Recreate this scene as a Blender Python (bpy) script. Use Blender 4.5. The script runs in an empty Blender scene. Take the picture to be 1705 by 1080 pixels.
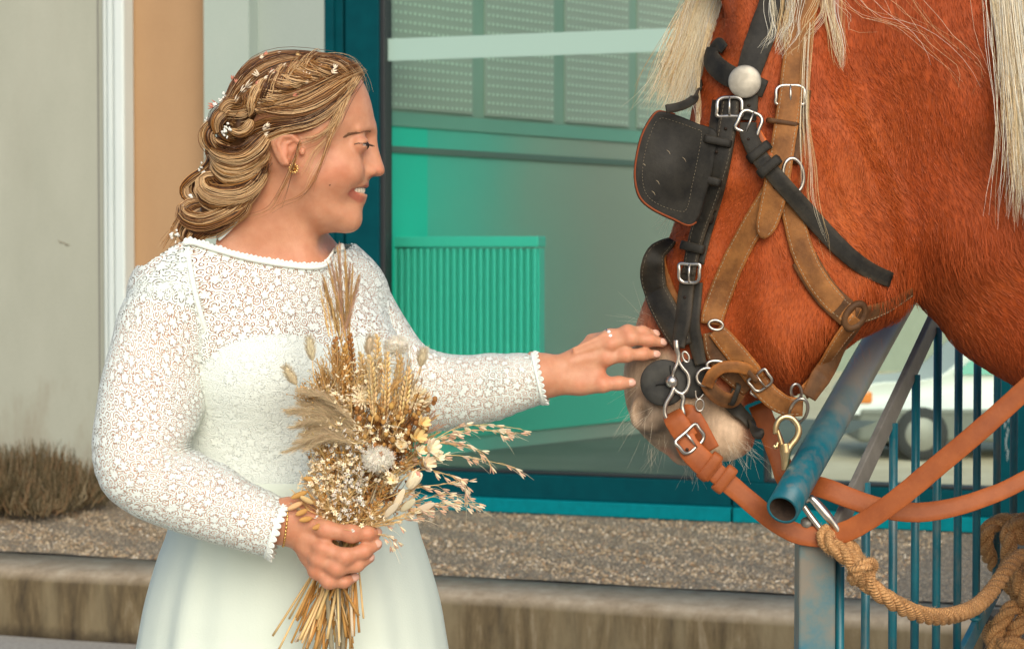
import bpy, bmesh, math, random
import numpy as np
from mathutils import Vector, Matrix
from mathutils.bvhtree import BVHTree
random.seed(7); rng = np.random.default_rng(7)
SC = bpy.context.scene
COL = SC.collection
R = math.radians

# ---------------------------------------------------------------- camera, sky, sun, exposure
F = 3630.0; CX = 852.5; CY = 540.0; PITCH = R(1.74); CAMZ = 1.39
cam_d = bpy.data.cameras.new('camera'); cam = bpy.data.objects.new('camera', cam_d); COL.objects.link(cam)
cam.location = (0, 0, CAMZ); cam.rotation_euler = (R(90) - PITCH, 0, 0)
cam_d.sensor_width = 36.0; cam_d.lens = 36.0 * F / 1705.0; cam_d.clip_start = 0.1; cam_d.clip_end = 600
cam_d.dof.use_dof = True; cam_d.dof.focus_distance = 2.97; cam_d.dof.aperture_fstop = 13.0
SC.camera = cam
world = bpy.data.worlds.new('World'); SC.world = world; world.use_nodes = True
wn = world.node_tree; wn.nodes.clear()
sky = wn.nodes.new('ShaderNodeTexSky'); sky.sky_type = 'NISHITA'; sky.sun_disc = False
SUN_EL, SUN_AZ = R(32), R(170)          # azimuth clockwise from +Y: behind the camera, from its left
sky.sun_elevation = SUN_EL; sky.sun_rotation = SUN_AZ; sky.air_density = 1.0; sky.dust_density = 2.2
bgn = wn.nodes.new('ShaderNodeBackground'); bgn.inputs[1].default_value = 0.098
won = wn.nodes.new('ShaderNodeOutputWorld')
wn.links.new(sky.outputs[0], bgn.inputs[0]); wn.links.new(bgn.outputs[0], won.inputs[0])
sun_d = bpy.data.lights.new('sun', 'SUN'); sun = bpy.data.objects.new('sun', sun_d); COL.objects.link(sun)
sun_d.energy = 1.55; sun_d.angle = R(50); sun_d.color = (1.0, 0.93, 0.79)
sdir = Vector((math.sin(SUN_AZ) * math.cos(SUN_EL), math.cos(SUN_AZ) * math.cos(SUN_EL), math.sin(SUN_EL)))
sun.rotation_euler = sdir.to_track_quat('Z', 'Y').to_euler(); sun.location = sdir * 30
SC.view_settings.view_transform = 'Standard'; SC.view_settings.look = 'None'
SC.view_settings.exposure = 0.56; SC.view_settings.gamma = 1.0

# ---------------------------------------------------------------- pixel (of the 1705x1080 photograph) -> point in the world
cp, sp = math.cos(PITCH), math.sin(PITCH)
def Q(px, py, y):
    a = (px - CX) / F; b = (CY - py) / F
    dy = cp + b * sp; dz = -sp + b * cp
    t = y / dy
    return np.array((a * t, y, CAMZ + dz * t))
def QA(pts, y=None):
    pts = np.asarray(pts, float)
    if pts.shape[1] == 3: return np.array([Q(*p) for p in pts])
    return np.array([Q(p[0], p[1], y) for p in pts])
def topx(V):
    V = np.asarray(V); d = V - np.array((0, 0, CAMZ))
    dep = d[..., 1] * cp - d[..., 2] * sp
    return CX + F * d[..., 0] / dep, CY - F * (d[..., 1] * sp + d[..., 2] * cp) / dep

# ---------------------------------------------------------------- objects
def link(o, parent=None):
    COL.objects.link(o)
    if parent is not None: o.parent = parent
    return o
def tag(o, label=None, cat=None, group=None, kind=None):
    if label: o['label'] = label
    if cat: o['category'] = cat
    if group: o['group'] = group
    if kind: o['kind'] = kind
    return o
def empty(name, loc, label, cat, group=None):
    o = bpy.data.objects.new(name, None); o.location = tuple(loc); o.empty_display_size = 0.05
    link(o); tag(o, label, cat, group); return o

class MB:
    """collects geometry, then becomes one mesh object"""
    def __init__(s): s.V = []; s.F = []; s.C = []; s.U = []; s.n = 0; s.M = []
    def add(s, V, F, col=None, uv=None, mi=0):
        V = np.asarray(V, np.float32).reshape(-1, 3)
        s.V.append(V)
        if not isinstance(F, (list, tuple)): F = [F]
        for f in F:
            f = np.asarray(f, np.int32)
            if f.size: s.F.append(f + s.n); s.M.append(mi)
        c = np.ones((len(V), 4), np.float32)
        if col is not None: c[:, :3] = np.asarray(col, np.float32)
        s.C.append(c)
        s.U.append(np.zeros((len(V), 2), np.float32) if uv is None else np.asarray(uv, np.float32))
        s.n += len(V); return s
    def mesh(s, name, mats, smooth=True):
        me = bpy.data.meshes.new(name)
        V = np.concatenate(s.V); me.vertices.add(len(V)); me.vertices.foreach_set('co', V.ravel())
        nl = sum(f.size for f in s.F); npoly = sum(len(f) for f in s.F)
        me.loops.add(nl); me.polygons.add(npoly)
        li = np.concatenate([f.ravel() for f in s.F]).astype(np.int32)
        tot = np.concatenate([np.full(len(f), f.shape[1], np.int32) for f in s.F])
        st = np.concatenate([[0], np.cumsum(tot)[:-1]]).astype(np.int32)
        me.loops.foreach_set('vertex_index', li)
        me.polygons.foreach_set('loop_start', st)
        try: me.polygons.foreach_set('loop_total', tot)
        except Exception: pass
        me.polygons.foreach_set('use_smooth', np.full(npoly, smooth))
        mi = np.concatenate([np.full(len(f), m, np.int32) for f, m in zip(s.F, s.M)])
        me.polygons.foreach_set('material_index', mi)
        C = np.concatenate(s.C); a = me.color_attributes.new('Col', 'FLOAT_COLOR', 'POINT'); a.data.foreach_set('color', C.ravel())
        U = np.concatenate(s.U); ul = me.uv_layers.new(name='UVMap'); ul.data.foreach_set('uv', U[li].ravel())
        me.update(calc_edges=True); me.validate()
        for m in (mats if isinstance(mats, (list, tuple)) else [mats]): me.materials.append(m)
        return me
    def build(s, name, mats, parent=None, smooth=True):
        o = bpy.data.objects.new(name, s.mesh(name, mats, smooth)); link(o, parent)
        if parent is not None and tuple(parent.location) != (0, 0, 0):
            o.matrix_parent_inverse = Matrix.Translation(-Vector(parent.location))
        return o

def norm(v): 
    v = np.asarray(v, float); return v / np.maximum(np.linalg.norm(v, axis=-1, keepdims=True), 1e-9)
def spline(P, n):
    """Catmull-Rom through P (k,d), n samples, roughly uniform in parameter"""
    P = np.asarray(P, float); k = len(P)
    if k == 2: return P[0] + (P[1] - P[0]) * np.linspace(0, 1, n)[:, None]
    ext = np.vstack([2 * P[0] - P[1], P, 2 * P[-1] - P[-2]])
    L = np.concatenate([[0], np.cumsum(np.linalg.norm(np.diff(P, axis=0), axis=1) + 1e-9)])
    t = np.interp(np.linspace(0, L[-1], n), L, np.arange(k)); i = np.minimum(t.astype(int), k - 2); u = (t - i)[:, None]
    p0, p1, p2, p3 = ext[i], ext[i + 1], ext[i + 2], ext[i + 3]
    return 0.5 * (2 * p1 + (p2 - p0) * u + (2 * p0 - 5 * p1 + 4 * p2 - p3) * u * u + (3 * p1 - p0 - 3 * p2 + p3) * u ** 3)
def closed_spline(P, n):
    P = np.asarray(P, float); k = len(P)
    ext = np.vstack([P[-2:], P, P[:3]])
    S = spline(ext, 4000); 
    # cut one turn
    d = np.linalg.norm(S - P[0], axis=1); cand = np.where((d < np.roll(d, 1)) & (d <= np.roll(d, -1)))[0]
    cand = cand[np.argsort(d[cand])[:2]]; a, b = sorted(cand)
    return S[np.linspace(a, b, n + 1).astype(int)[:-1]]
def grid_faces(n, m, closed=True):
    i = np.arange(n - 1)[:, None]; mm = m if closed else m - 1
    j = np.arange(mm)[None, :]; j2 = (j + 1) % m
    return np.stack([i * m + j, i * m + j2, (i + 1) * m + j2, (i + 1) * m + j], -1).reshape(-1, 4)
def frames(P, ref=None):
    """P (S,n,3) -> tangents, normals, binormals, parallel transported"""
    T = norm(np.gradient(P, axis=1)); S, n = P.shape[:2]
    r = np.array((0.31, 0.87, 0.39)) if ref is None else np.asarray(ref, float)
    N = np.zeros_like(P); N[:, 0] = norm(np.cross(T[:, 0], np.broadcast_to(r, (S, 3))))
    for k in range(1, n):
        v = N[:, k - 1] - T[:, k] * np.sum(N[:, k - 1] * T[:, k], -1, keepdims=True); N[:, k] = norm(v)
    return T, N, np.cross(T, N)
def tubes(mb, P, rad, sides=3, col=None, cap=False, mi=0):
    """P (S,n,3), rad (S,n) or (n,), col (S,3) or (S,n,3)"""
    P = np.asarray(P, float); 
    if P.ndim == 2: P = P[None]
    S, n = P.shape[:2]; rad = np.broadcast_to(np.asarray(rad, float), (S, n))
    T, N, B = frames(P); a = np.arange(sides) * 2 * math.pi / sides
    V = P[:, :, None] + rad[:, :, None, None] * (N[:, :, None] * np.cos(a)[None, None, :, None] + B[:, :, None] * np.sin(a)[None, None, :, None])
    base = grid_faces(n, sides); Fc = (base[None] + (np.arange(S) * n * sides)[:, None, None]).reshape(-1, 4)
    Fs = [Fc]
    if cap:
        c0 = np.arange(sides)[::-1]; c1 = (n - 1) * sides + np.arange(sides)
        Fs.append((np.stack([c0, c1])[None] + (np.arange(S) * n * sides)[:, None, None]).reshape(-1, sides))
    C = None
    if col is not None:
        col = np.asarray(col, float)
        if col.ndim == 1: col = np.broadcast_to(col, (S, 3))
        if col.ndim == 2: col = np.broadcast_to(col[:, None], (S, n, 3))
        C = np.broadcast_to(col[:, :, None], (S, n, sides, 3)).reshape(-1, 3)
    L = np.concatenate([np.zeros((S, 1)), np.cumsum(np.linalg.norm(np.diff(P, axis=1), axis=2), 1)], 1)
    uv = np.stack([np.broadcast_to((np.arange(sides) / sides)[None, None], (S, n, sides)), np.broadcast_to(L[:, :, None], (S, n, sides))], -1).reshape(-1, 2)
    mb.add(V.reshape(-1, 3), Fs, C, uv, mi); return mb
def sweep(mb, P, N, sec, col=None, cap=True, closed=False, mi=0):
    """sweep closed section sec (m,2) [across, along normal] along P (n,3) with surface normals N (n,3)"""
    P = np.asarray(P, float); n = len(P)
    T = norm(np.gradient(P, axis=0)) if not closed else norm(np.roll(P, -1, 0) - np.roll(P, 1, 0))
    N = np.broadcast_to(np.asarray(N, float), P.shape); N = norm(N - T * np.sum(N * T, -1, keepdims=True)); B = np.cross(T, N)
    sec = np.asarray(sec, float)
    if sec.ndim == 2: sec = np.broadcast_to(sec, (n,) + sec.shape)
    m = sec.shape[1]
    V = P[:, None] + B[:, None] * sec[:, :, :1] + N[:, None] * sec[:, :, 1:]
    Fc = grid_faces(n, m)
    Fs = [Fc]
    if closed: 
        j = np.arange(m); j2 = (j + 1) % m
        Fs[0] = np.vstack([Fc, np.stack([(n - 1) * m + j, (n - 1) * m + j2, j2, j], -1)])
    elif cap: Fs.append(np.stack([np.arange(m)[::-1], (n - 1) * m + np.arange(m)]))
    L = np.concatenate([[0], np.cumsum(np.linalg.norm(np.diff(P, axis=0), axis=1))])
    uv = np.stack([sec[:, :, 0], np.broadcast_to(L[:, None], (n, m))], -1)
    mb.add(V.reshape(-1, 3), Fs, col, uv.reshape(-1, 2), mi); return mb
def strap_sec(w, t, b=None):
    """flat leather cross section with rounded edges; bottom at 0, top at t"""
    b = min(t * 0.45, 0.0014) if b is None else b; h = w / 2
    return np.array([(-h, b), (-h + b, 0), (h - b, 0), (h, b), (h, t - b), (h - b, t), (h * .33, t + .0004), (-h * .33, t + .0004), (-h + b, t), (-h, t - b)])
def box(mb, lo, hi, col=None, mi=0, M=None):
    x0, y0, z0 = lo; x1, y1, z1 = hi
    V = np.array([(x0, y0, z0), (x1, y0, z0), (x1, y1, z0), (x0, y1, z0), (x0, y0, z1), (x1, y0, z1), (x1, y1, z1), (x0, y1, z1)], float)
    if M is not None: V = V @ M[0].T + M[1]
    mb.add(V, np.array([(0, 3, 2, 1), (4, 5, 6, 7), (0, 1, 5, 4), (1, 2, 6, 5), (2, 3, 7, 6), (3, 0, 4, 7)]), col, None, mi); return mb
def bevel(o, w=0.004, seg=2):
    m = o.modifiers.new('bevel', 'BEVEL'); m.width = w; m.segments = seg; m.limit_method = 'ANGLE'; m.angle_limit = R(40); return o
def lathe(mb, prof, origin, axis, sides=24, col=None, mi=0):
    """prof (n,2) radius, height along axis"""
    ax = norm(np.asarray(axis, float)); u = norm(np.cross(ax, (0.3, 0.5, 0.81))); v = np.cross(ax, u)
    a = np.arange(sides) * 2 * math.pi / sides; prof = np.asarray(prof, float)
    V = np.asarray(origin) + prof[:, 1][:, None, None] * ax + prof[:, 0][:, None, None] * (np.cos(a)[None, :, None] * u + np.sin(a)[None, :, None] * v)
    n = len(prof)
    mb.add(V.reshape(-1, 3), [grid_faces(n, sides), np.stack([np.arange(sides)[::-1], (n - 1) * sides + np.arange(sides)])], col, None, mi); return mb
def blob(mb, c, r, col=None, seg=8, rings=6, M=None, mi=0):
    """small ellipsoid, r scalar or 3-vector, M optional 3x3"""
    th = np.linspace(0.02, math.pi - 0.02, rings); a = np.arange(seg) * 2 * math.pi / seg
    V = np.stack([np.sin(th)[:, None] * np.cos(a), np.sin(th)[:, None] * np.sin(a), np.cos(th)[:, None] * np.ones(seg)], -1) * np.asarray(r, float)
    if M is not None: V = V @ np.asarray(M).T
    mb.add(V.reshape(-1, 3) + np.asarray(c), [grid_faces(rings, seg), np.stack([np.arange(seg)[::-1], (rings - 1) * seg + np.arange(seg)])], col, None, mi); return mb

# ---------------------------------------------------------------- signed-distance sculpting
class Field:
    def __init__(s, lo, hi, h):
        s.lo = np.asarray(lo, float); s.h = h; s.n = np.ceil((np.asarray(hi) - s.lo) / h).astype(int) + 1
        ax = [s.lo[k] + h * np.arange(s.n[k]) for k in range(3)]
        s.X = ax[0].astype(np.float32)[:, None, None]; s.Y = ax[1].astype(np.float32)[None, :, None]; s.Z = ax[2].astype(np.float32)[None, None, :]
        s.D = np.full(tuple(s.n), 9.0, np.float32)
    def un(s, d, k=0.0):
        if k <= 0: s.D = np.minimum(s.D, d)
        else:
            h = np.maximum(k - np.abs(s.D - d), 0) / k; s.D = np.minimum(s.D, d) - h * h * k * 0.25
        s.D = s.D.astype(np.float32); return s
    def cut(s, d, k=0.004):
        h = np.maximum(k - np.abs(s.D + d), 0) / k; s.D = (np.maximum(s.D, -d) + h * h * k * 0.25).astype(np.float32); return s
    def ell(s, c, r, M=None):
        x, y, z = s.X - c[0], s.Y - c[1], s.Z - c[2]
        if M is not None: x, y, z = [M[k][0] * x + M[k][1] * y + M[k][2] * z for k in range(3)]
        r = np.broadcast_to(np.asarray(r, float), 3)
        q = np.sqrt((x / r[0]) ** 2 + (y / r[1]) ** 2 + (z / r[2]) ** 2)
        g = np.sqrt((x / r[0] ** 2) ** 2 + (y / r[1] ** 2) ** 2 + (z / r[2] ** 2) ** 2) + 1e-6
        return q * (q - 1) / g
    def cone(s, a, b, ra, rb):
        a = np.asarray(a, float); b = np.asarray(b, float); d = b - a; L2 = float(d @ d) + 1e-12
        t = np.clip(((s.X - a[0]) * d[0] + (s.Y - a[1]) * d[1] + (s.Z - a[2]) * d[2]) / L2, 0, 1)
        dx = s.X - a[0] - t * d[0]; dy = s.Y - a[1] - t * d[1]; dz = s.Z - a[2] - t * d[2]
        return np.sqrt(dx * dx + dy * dy + dz * dz) - (ra + (rb - ra) * t)
    def chain(s, pts, rad, k=0.0):
        out = None
        for i in range(len(pts) - 1):
            d = s.cone(pts[i], pts[i + 1], rad[i], rad[i + 1])
            if out is None: out = d
            elif k <= 0: out = np.minimum(out, d)
            else:
                h = np.maximum(k - np.abs(out - d), 0) / k; out = np.minimum(out, d) - h * h * k * 0.25
        return out
    def poly2(s, poly):
        """signed distance in the XZ plane to a closed polygon (m,2)"""
        x = np.broadcast_to(s.X[:, 0], (s.n[0], s.n[2])); z = np.broadcast_to(s.Z[0], (s.n[0], s.n[2]))
        P = np.asarray(poly, np.float32); d = np.full(x.shape, 1e9, np.float32); ins = np.zeros(x.shape, bool)
        for i in range(len(P)):
            a = P[i]; b = P[(i + 1) % len(P)]; e = b - a
            wx, wz = x - a[0], z - a[1]; t = np.clip((wx * e[0] + wz * e[1]) / (e @ e + 1e-12), 0, 1)
            d = np.minimum(d, (wx - t * e[0]) ** 2 + (wz - t * e[1]) ** 2)
            if a[1] != b[1]:
                c = (a[1] > z) != (b[1] > z); ins ^= c & (x < (b[0] - a[0]) * (z - a[1]) / (b[1] - a[1]) + a[0])
        return np.sqrt(d) * np.where(ins, -1, 1)
    def inflate(s, d2, Rr, W, yc, far=1.0, p=2.0):
        """rounded slab: outline d2 (XZ), edge radius Rr, half thickness W (may be an array over XZ) around y = yc (scalar or XZ array)"""
        W = np.broadcast_to(np.asarray(W, np.float32), d2.shape); yc = np.broadcast_to(np.asarray(yc, np.float32), d2.shape)
        e = np.maximum(Rr + d2, 0) / Rr                      # 0 deep inside, 1 on the outline
        yy = (s.Y - yc[:, None, :]); yy = np.where(yy > 0, yy / far, yy)
        q = (e[:, None, :] ** p + np.abs(yy / W[:, None, :]) ** p) ** (1.0 / p)
        return (q - 1) * np.minimum(Rr, W)[:, None, :]
    def idw(s, pts, vals, power=2.5):
        x = np.broadcast_to(s.X[:, 0], (s.n[0], s.n[2])); z = np.broadcast_to(s.Z[0], (s.n[0], s.n[2]))
        num = 0; den = 0
        for (a, b), v in zip(pts, vals):
            w = 1 / ((x - a) ** 2 + (z - b) ** 2 + 1e-5) ** (power / 2); num = num + w * v; den = den + w
        return num / den
    def nets(s, iters=1):
        D = s.D; n = D.shape; sg = D < 0
        c = [sg[i:n[0] - 1 + i, j:n[1] - 1 + j, k:n[2] - 1 + k] for i in (0, 1) for j in (0, 1) for k in (0, 1)]
        tot = sum(a.astype(np.int8) for a in c); act = (tot > 0) & (tot < 8)
        idx = np.full(act.shape, -1, np.int64); ii = np.argwhere(act); idx[act] = np.arange(len(ii))
        acc = np.zeros((len(ii), 3)); cnt = np.zeros(len(ii))
        cor = [(i, j, k) for i in (0, 1) for j in (0, 1) for k in (0, 1)]
        vals = [D[ii[:, 0] + a, ii[:, 1] + b, ii[:, 2] + g] for a, b, g in cor]
        for u in range(8):
            for v in range(u + 1, 8):
                if sum(abs(cor[u][t] - cor[v][t]) for t in range(3)) != 1: continue
                du, dv = vals[u], vals[v]; m = (du < 0) != (dv < 0)
                t = np.where(m, du / np.where(m, du - dv, 1), 0)[:, None]
                acc += np.where(m[:, None], np.array(cor[u]) + t * (np.array(cor[v]) - np.array(cor[u])), 0); cnt += m
        V = s.lo + s.h * (ii + acc / np.maximum(cnt, 1)[:, None])
        Fs = []
        for ax in range(3):
            o1, o2 = [(1, 2), (2, 0), (0, 1)][ax]
            sl = [slice(1, -1)] * 3; sl[ax] = slice(0, n[ax] - 1); sl2 = list(sl); sl2[ax] = slice(1, n[ax])
            a = sg[tuple(sl)]; b = sg[tuple(sl2)]; e = np.argwhere(a != b)
            if not len(e): continue
            off = np.array([1, 1, 1]); off[ax] = 0; e = e + off
            av = sg[e[:, 0], e[:, 1], e[:, 2]]
            def cell(d1, d2):
                q = e.copy(); q[:, o1] -= d1; q[:, o2] -= d2; return idx[q[:, 0], q[:, 1], q[:, 2]]
            f = np.stack([cell(1, 1), cell(0, 1), cell(0, 0), cell(1, 0)], -1)
            f[~av] = f[~av][:, ::-1]; f = f[(f >= 0).all(1)]; Fs.append(f)
        Fq = np.concatenate(Fs)
        for _ in range(iters): V = laplace(V, Fq, 0.5)
        return V, Fq
def laplace(V, Fq, lam):
    acc = np.zeros_like(V); cnt = np.zeros(len(V))
    for a in range(4):
        for b in ((a + 1) % 4, (a + 3) % 4):
            np.add.at(acc, Fq[:, a], V[Fq[:, b]]); np.add.at(cnt, Fq[:, a], 1)
    return V + lam * (acc / np.maximum(cnt, 1)[:, None] - V)
def vnormals(V, Fq):
    fn = np.cross(V[Fq[:, 2]] - V[Fq[:, 0]], V[Fq[:, 3]] - V[Fq[:, 1]]); N = np.zeros_like(V)
    for a in range(4): np.add.at(N, Fq[:, a], fn)
    return norm(N)
def smooth01(a, b, x): t = np.clip((x - a) / (b - a), 0, 1); return t * t * (3 - 2 * t)
def bvh(V, Fq): return BVHTree.FromPolygons([tuple(v) for v in V.tolist()], Fq.tolist())
def shoot(tree, px, py, y0=1.0):
    o = Vector((0, 0, CAMZ)); d = (Vector(Q(px, py, 3.0)) - o).normalized()
    hit = tree.ray_cast(o + d * y0, d)
    return hit[0], hit[1]

# ---------------------------------------------------------------- materials
def mat(name, col=(.5, .5, .5), rough=.6, metal=0.0, spec=.5):
    m = bpy.data.materials.new(name); m.use_nodes = True; b = m.node_tree.nodes['Principled BSDF']
    b.inputs['Base Color'].default_value = (*col, 1); b.inputs['Roughness'].default_value = rough
    b.inputs['Metallic'].default_value = metal; b.inputs['Specular IOR Level'].default_value = spec
    return m
class NT:
    def __init__(s, m): s.t = m.node_tree; s.b = s.t.nodes.get('Principled BSDF')
    def n(s, typ, **kw):
        nd = s.t.nodes.new('ShaderNode' + typ)
        for k, v in kw.items():
            if k.startswith('i_'):
                key = k[2:]; key = int(key) if key.isdigit() else key.replace('_', ' ')
                if hasattr(v, 'outputs'): s.t.links.new(v.outputs[0], nd.inputs[key])
                elif isinstance(v, bpy.types.NodeSocket): s.t.links.new(v, nd.inputs[key])
                else: nd.inputs[key].default_value = v
            else: setattr(nd, k, v)
        return nd
    def l(s, a, b): s.t.links.new(a.outputs[0] if hasattr(a, 'outputs') else a, b); return s
    def math(s, op, a, b=None, c=None):
        kw = {'i_0': a}
        if b is not None: kw['i_1'] = b
        if c is not None: kw['i_2'] = c
        return s.n('Math', operation=op, **kw)
    def ramp(s, fac, stops):
        r = s.n('ValToRGB', i_0=fac); e = r.color_ramp.elements
        while len(e) < len(stops): e.new(.5)
        for k, (p, c) in zip(e, stops): k.position = p; k.color = (*c, 1) if len(c) == 3 else c
        return r
    def mix(s, f, a, b, bt='MIX'):
        nd = s.t.nodes.new('ShaderNodeMix'); nd.data_type = 'RGBA'; nd.blend_type = bt
        for k, v in ((0, f), (6, a), (7, b)):
            if hasattr(v, 'outputs'): s.t.links.new(v.outputs[2] if v.bl_idname == 'ShaderNodeMix' else v.outputs[0], nd.inputs[k])
            elif isinstance(v, bpy.types.NodeSocket): s.t.links.new(v, nd.inputs[k])
            else: nd.inputs[k].default_value = (*v, 1) if isinstance(v, tuple) and len(v) == 3 else v
        return nd
    def base(s, nd): s.t.links.new(nd.outputs[2] if nd.bl_idname == 'ShaderNodeMix' else nd.outputs[0], s.b.inputs['Base Color'])
    def bump(s, h, strength=.3, dist=.001):
        b = s.n('Bump', i_Height=h, i_Strength=strength, i_Distance=dist); s.t.links.new(b.outputs[0], s.b.inputs['Normal']); return b
    def obj(s, scale=None):
        c = s.n('TexCoord').outputs['Object']
        if scale is None: return c
        mp = s.n('Mapping', i_Vector=c); mp.inputs['Scale'].default_value = scale; return mp.outputs[0]
    def noise(s, vec, scale, detail=4, rough=.55, **kw): return s.n('TexNoise', i_Vector=vec, i_Scale=scale, i_Detail=detail, i_Roughness=rough, **kw)
def noisy(name, c1, c2, scale, rough=.7, bump=.0, bdist=.001, metal=0., spec=.5, stretch=(1, 1, 1), detail=6, lo=.35, hi=.65):
    m = mat(name, c1, rough, metal, spec); t = NT(m); nz = t.noise(t.obj(stretch), scale, detail)
    t.base(t.ramp(nz, [(lo, c1), (hi, c2)]))
    if bump: t.bump(nz, bump, bdist)
    return m
def vcol(name, rough=.6, spec=.5, var=0.0, vscale=60):
    m = mat(name, rough=rough, spec=spec); t = NT(m); a = t.n('Attribute', attribute_name='Col')
    if var:
        nz = t.noise(t.obj(), vscale, 3); k = t.ramp(nz, [(.3, (1 - var,) * 3), (.7, (1 + var * .5,) * 3)]); t.base(t.mix(1.0, a, k, 'MULTIPLY'))
    else: t.base(a)
    return m
# ================================================================ SETTING
# facade frame: s runs along the wall to the right (and towards the camera), o runs into the building
WA = R(20.3); E = np.array((math.cos(WA), -math.sin(WA), 0)); NI = np.array((math.sin(WA), math.cos(WA), 0))
A0 = Q(640, 430, 9.9); A0[2] = 0
def s_of(px, off=0.0):
    a = (px - CX) / F; B = A0 + NI * off          # ray (a*y, y) meets the plane
    y = (B @ NI) / (a * NI[0] + NI[1]); return float((np.array((a * y, y, 0)) - A0) @ E)
def wpt(s, off, z): return A0 + E * s + NI * off + np.array((0, 0, z))
WM = (np.stack([E, NI, np.array((0, 0, 1.0))], 1), A0)
def wbox(mb, s0, s1, o0, o1, z0, z1, col=None, mi=0): return box(mb, (s0, o0, z0), (s1, o1, z1), col, mi, WM)
TZ = 0.254
# ---- ground below the step, terrace of exposed aggregate, concrete kerb
m_ground = noisy('pavement_asphalt', (.30, .285, .25), (.40, .385, .34), 60, .9, .5, .003)
g = MB(); box(g, (-40, -25, -0.05), (40, .30, 0), None, 0, WM); tag(g.build('pavement', m_ground, smooth=False), kind='structure')
m_street = noisy('sandy_ground', (.62, .5, .33), (.75, .63, .45), 1.5, .9, .2, .01)
g = MB(); V = np.array([(-60, 14.5, -1.0), (220, 8.0, -1.0), (220, 320, -1.0), (-60, 320, -1.0)]); V2 = V.copy(); V2[:, 2] -= .2
g.add(np.vstack([V, V2]), np.array([(0, 1, 2, 3), (7, 6, 5, 4), (0, 4, 5, 1), (1, 5, 6, 2), (2, 6, 7, 3), (3, 7, 4, 0)])); tag(g.build('street', m_street, smooth=False), kind='structure')

m_agg = mat('exposed_aggregate', (.3, .26, .2), .85); t = NT(m_agg)
vo = t.n('TexVoronoi', i_Vector=t.obj(), i_Scale=105.0); cr = t.ramp(vo.outputs['Color'], [(0, (.10, .07, .04)), (.3, (.23, .165, .092)), (.6, (.42, .315, .2)), (.82, (.66, .56, .42)), (1, (.15, .09, .05))])
t.base(t.mix(t.ramp(vo.outputs['Distance'], [(.35, (0, 0, 0)), (.62, (1, 1, 1))]), cr, (.13, .115, .09))); t.bump(t.math('SUBTRACT', 1.0, vo.outputs['Distance']), .8, .006)
m_kerb = mat('weathered_concrete', (.3, .27, .22), .85); t = NT(m_kerb)
geo = t.n('NewGeometry'); sep = t.n('SeparateXYZ', i_0=t.n('TexCoord').outputs['Object'])
vert = t.obj((5, 5, .8)); nz = t.noise(vert, 3.2, 9, .72, i_Distortion=.4); nz2 = t.noise(t.obj(), 22, 8, .7); nz3 = t.noise(t.obj((1, 1, .25)), 7, 5)
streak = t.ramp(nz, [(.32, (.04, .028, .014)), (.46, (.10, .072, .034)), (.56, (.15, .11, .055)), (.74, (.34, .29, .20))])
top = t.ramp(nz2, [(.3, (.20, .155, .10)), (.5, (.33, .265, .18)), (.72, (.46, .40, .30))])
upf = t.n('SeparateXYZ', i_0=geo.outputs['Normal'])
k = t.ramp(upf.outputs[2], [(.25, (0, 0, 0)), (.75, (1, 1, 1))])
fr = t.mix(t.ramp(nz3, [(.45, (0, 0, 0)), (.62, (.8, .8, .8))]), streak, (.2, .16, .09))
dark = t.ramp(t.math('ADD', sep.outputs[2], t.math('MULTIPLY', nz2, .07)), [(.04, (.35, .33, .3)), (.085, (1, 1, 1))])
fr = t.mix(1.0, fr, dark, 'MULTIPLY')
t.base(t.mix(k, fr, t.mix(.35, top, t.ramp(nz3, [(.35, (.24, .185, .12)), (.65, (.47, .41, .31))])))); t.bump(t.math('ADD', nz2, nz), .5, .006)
SF = -2.22     # the step's front, metres before the facade
SL, SR = -9.0, 9.0
kb = MB(); prof = [(-.0, 0), (.0, .205), (.012, .232), (.035, .249), (.07, TZ), (.34, TZ), (.34, 0)]
ss = np.linspace(SL, SR, 61); rings = []
for s_ in ss:
    w_ = .006 * math.sin(s_ * 2.1) + .004 * math.sin(s_ * 5.3)
    rings.append([wpt(s_, SF + o + w_ * (1 if i_ < 5 else 0), z + (w_ * .4 if 0 < i_ < 5 else 0)) for i_, (o, z) in enumerate(prof)])
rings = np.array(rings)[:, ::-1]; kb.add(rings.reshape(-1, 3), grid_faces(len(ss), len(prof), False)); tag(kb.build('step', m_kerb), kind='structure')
tr = MB(); rg = []
oo = np.linspace(SF + .335, 0.11, 24)
V = []; 
for s_ in np.linspace(SL, SR, 140):
    for o_ in oo:
        bank = .14 * smooth01(-.9, -2.0, s_) * math.exp(-((o_ + .45) / .55) ** 2) * 0.5
        V.append(wpt(s_, o_, TZ + .004 + bank + .002 * math.sin(s_ * 9 + o_ * 13)))
tr.add(np.array(V), grid_faces(140, 24, False)[:, ::-1]); tag(tr.build('terrace', m_agg), kind='structure')
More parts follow.
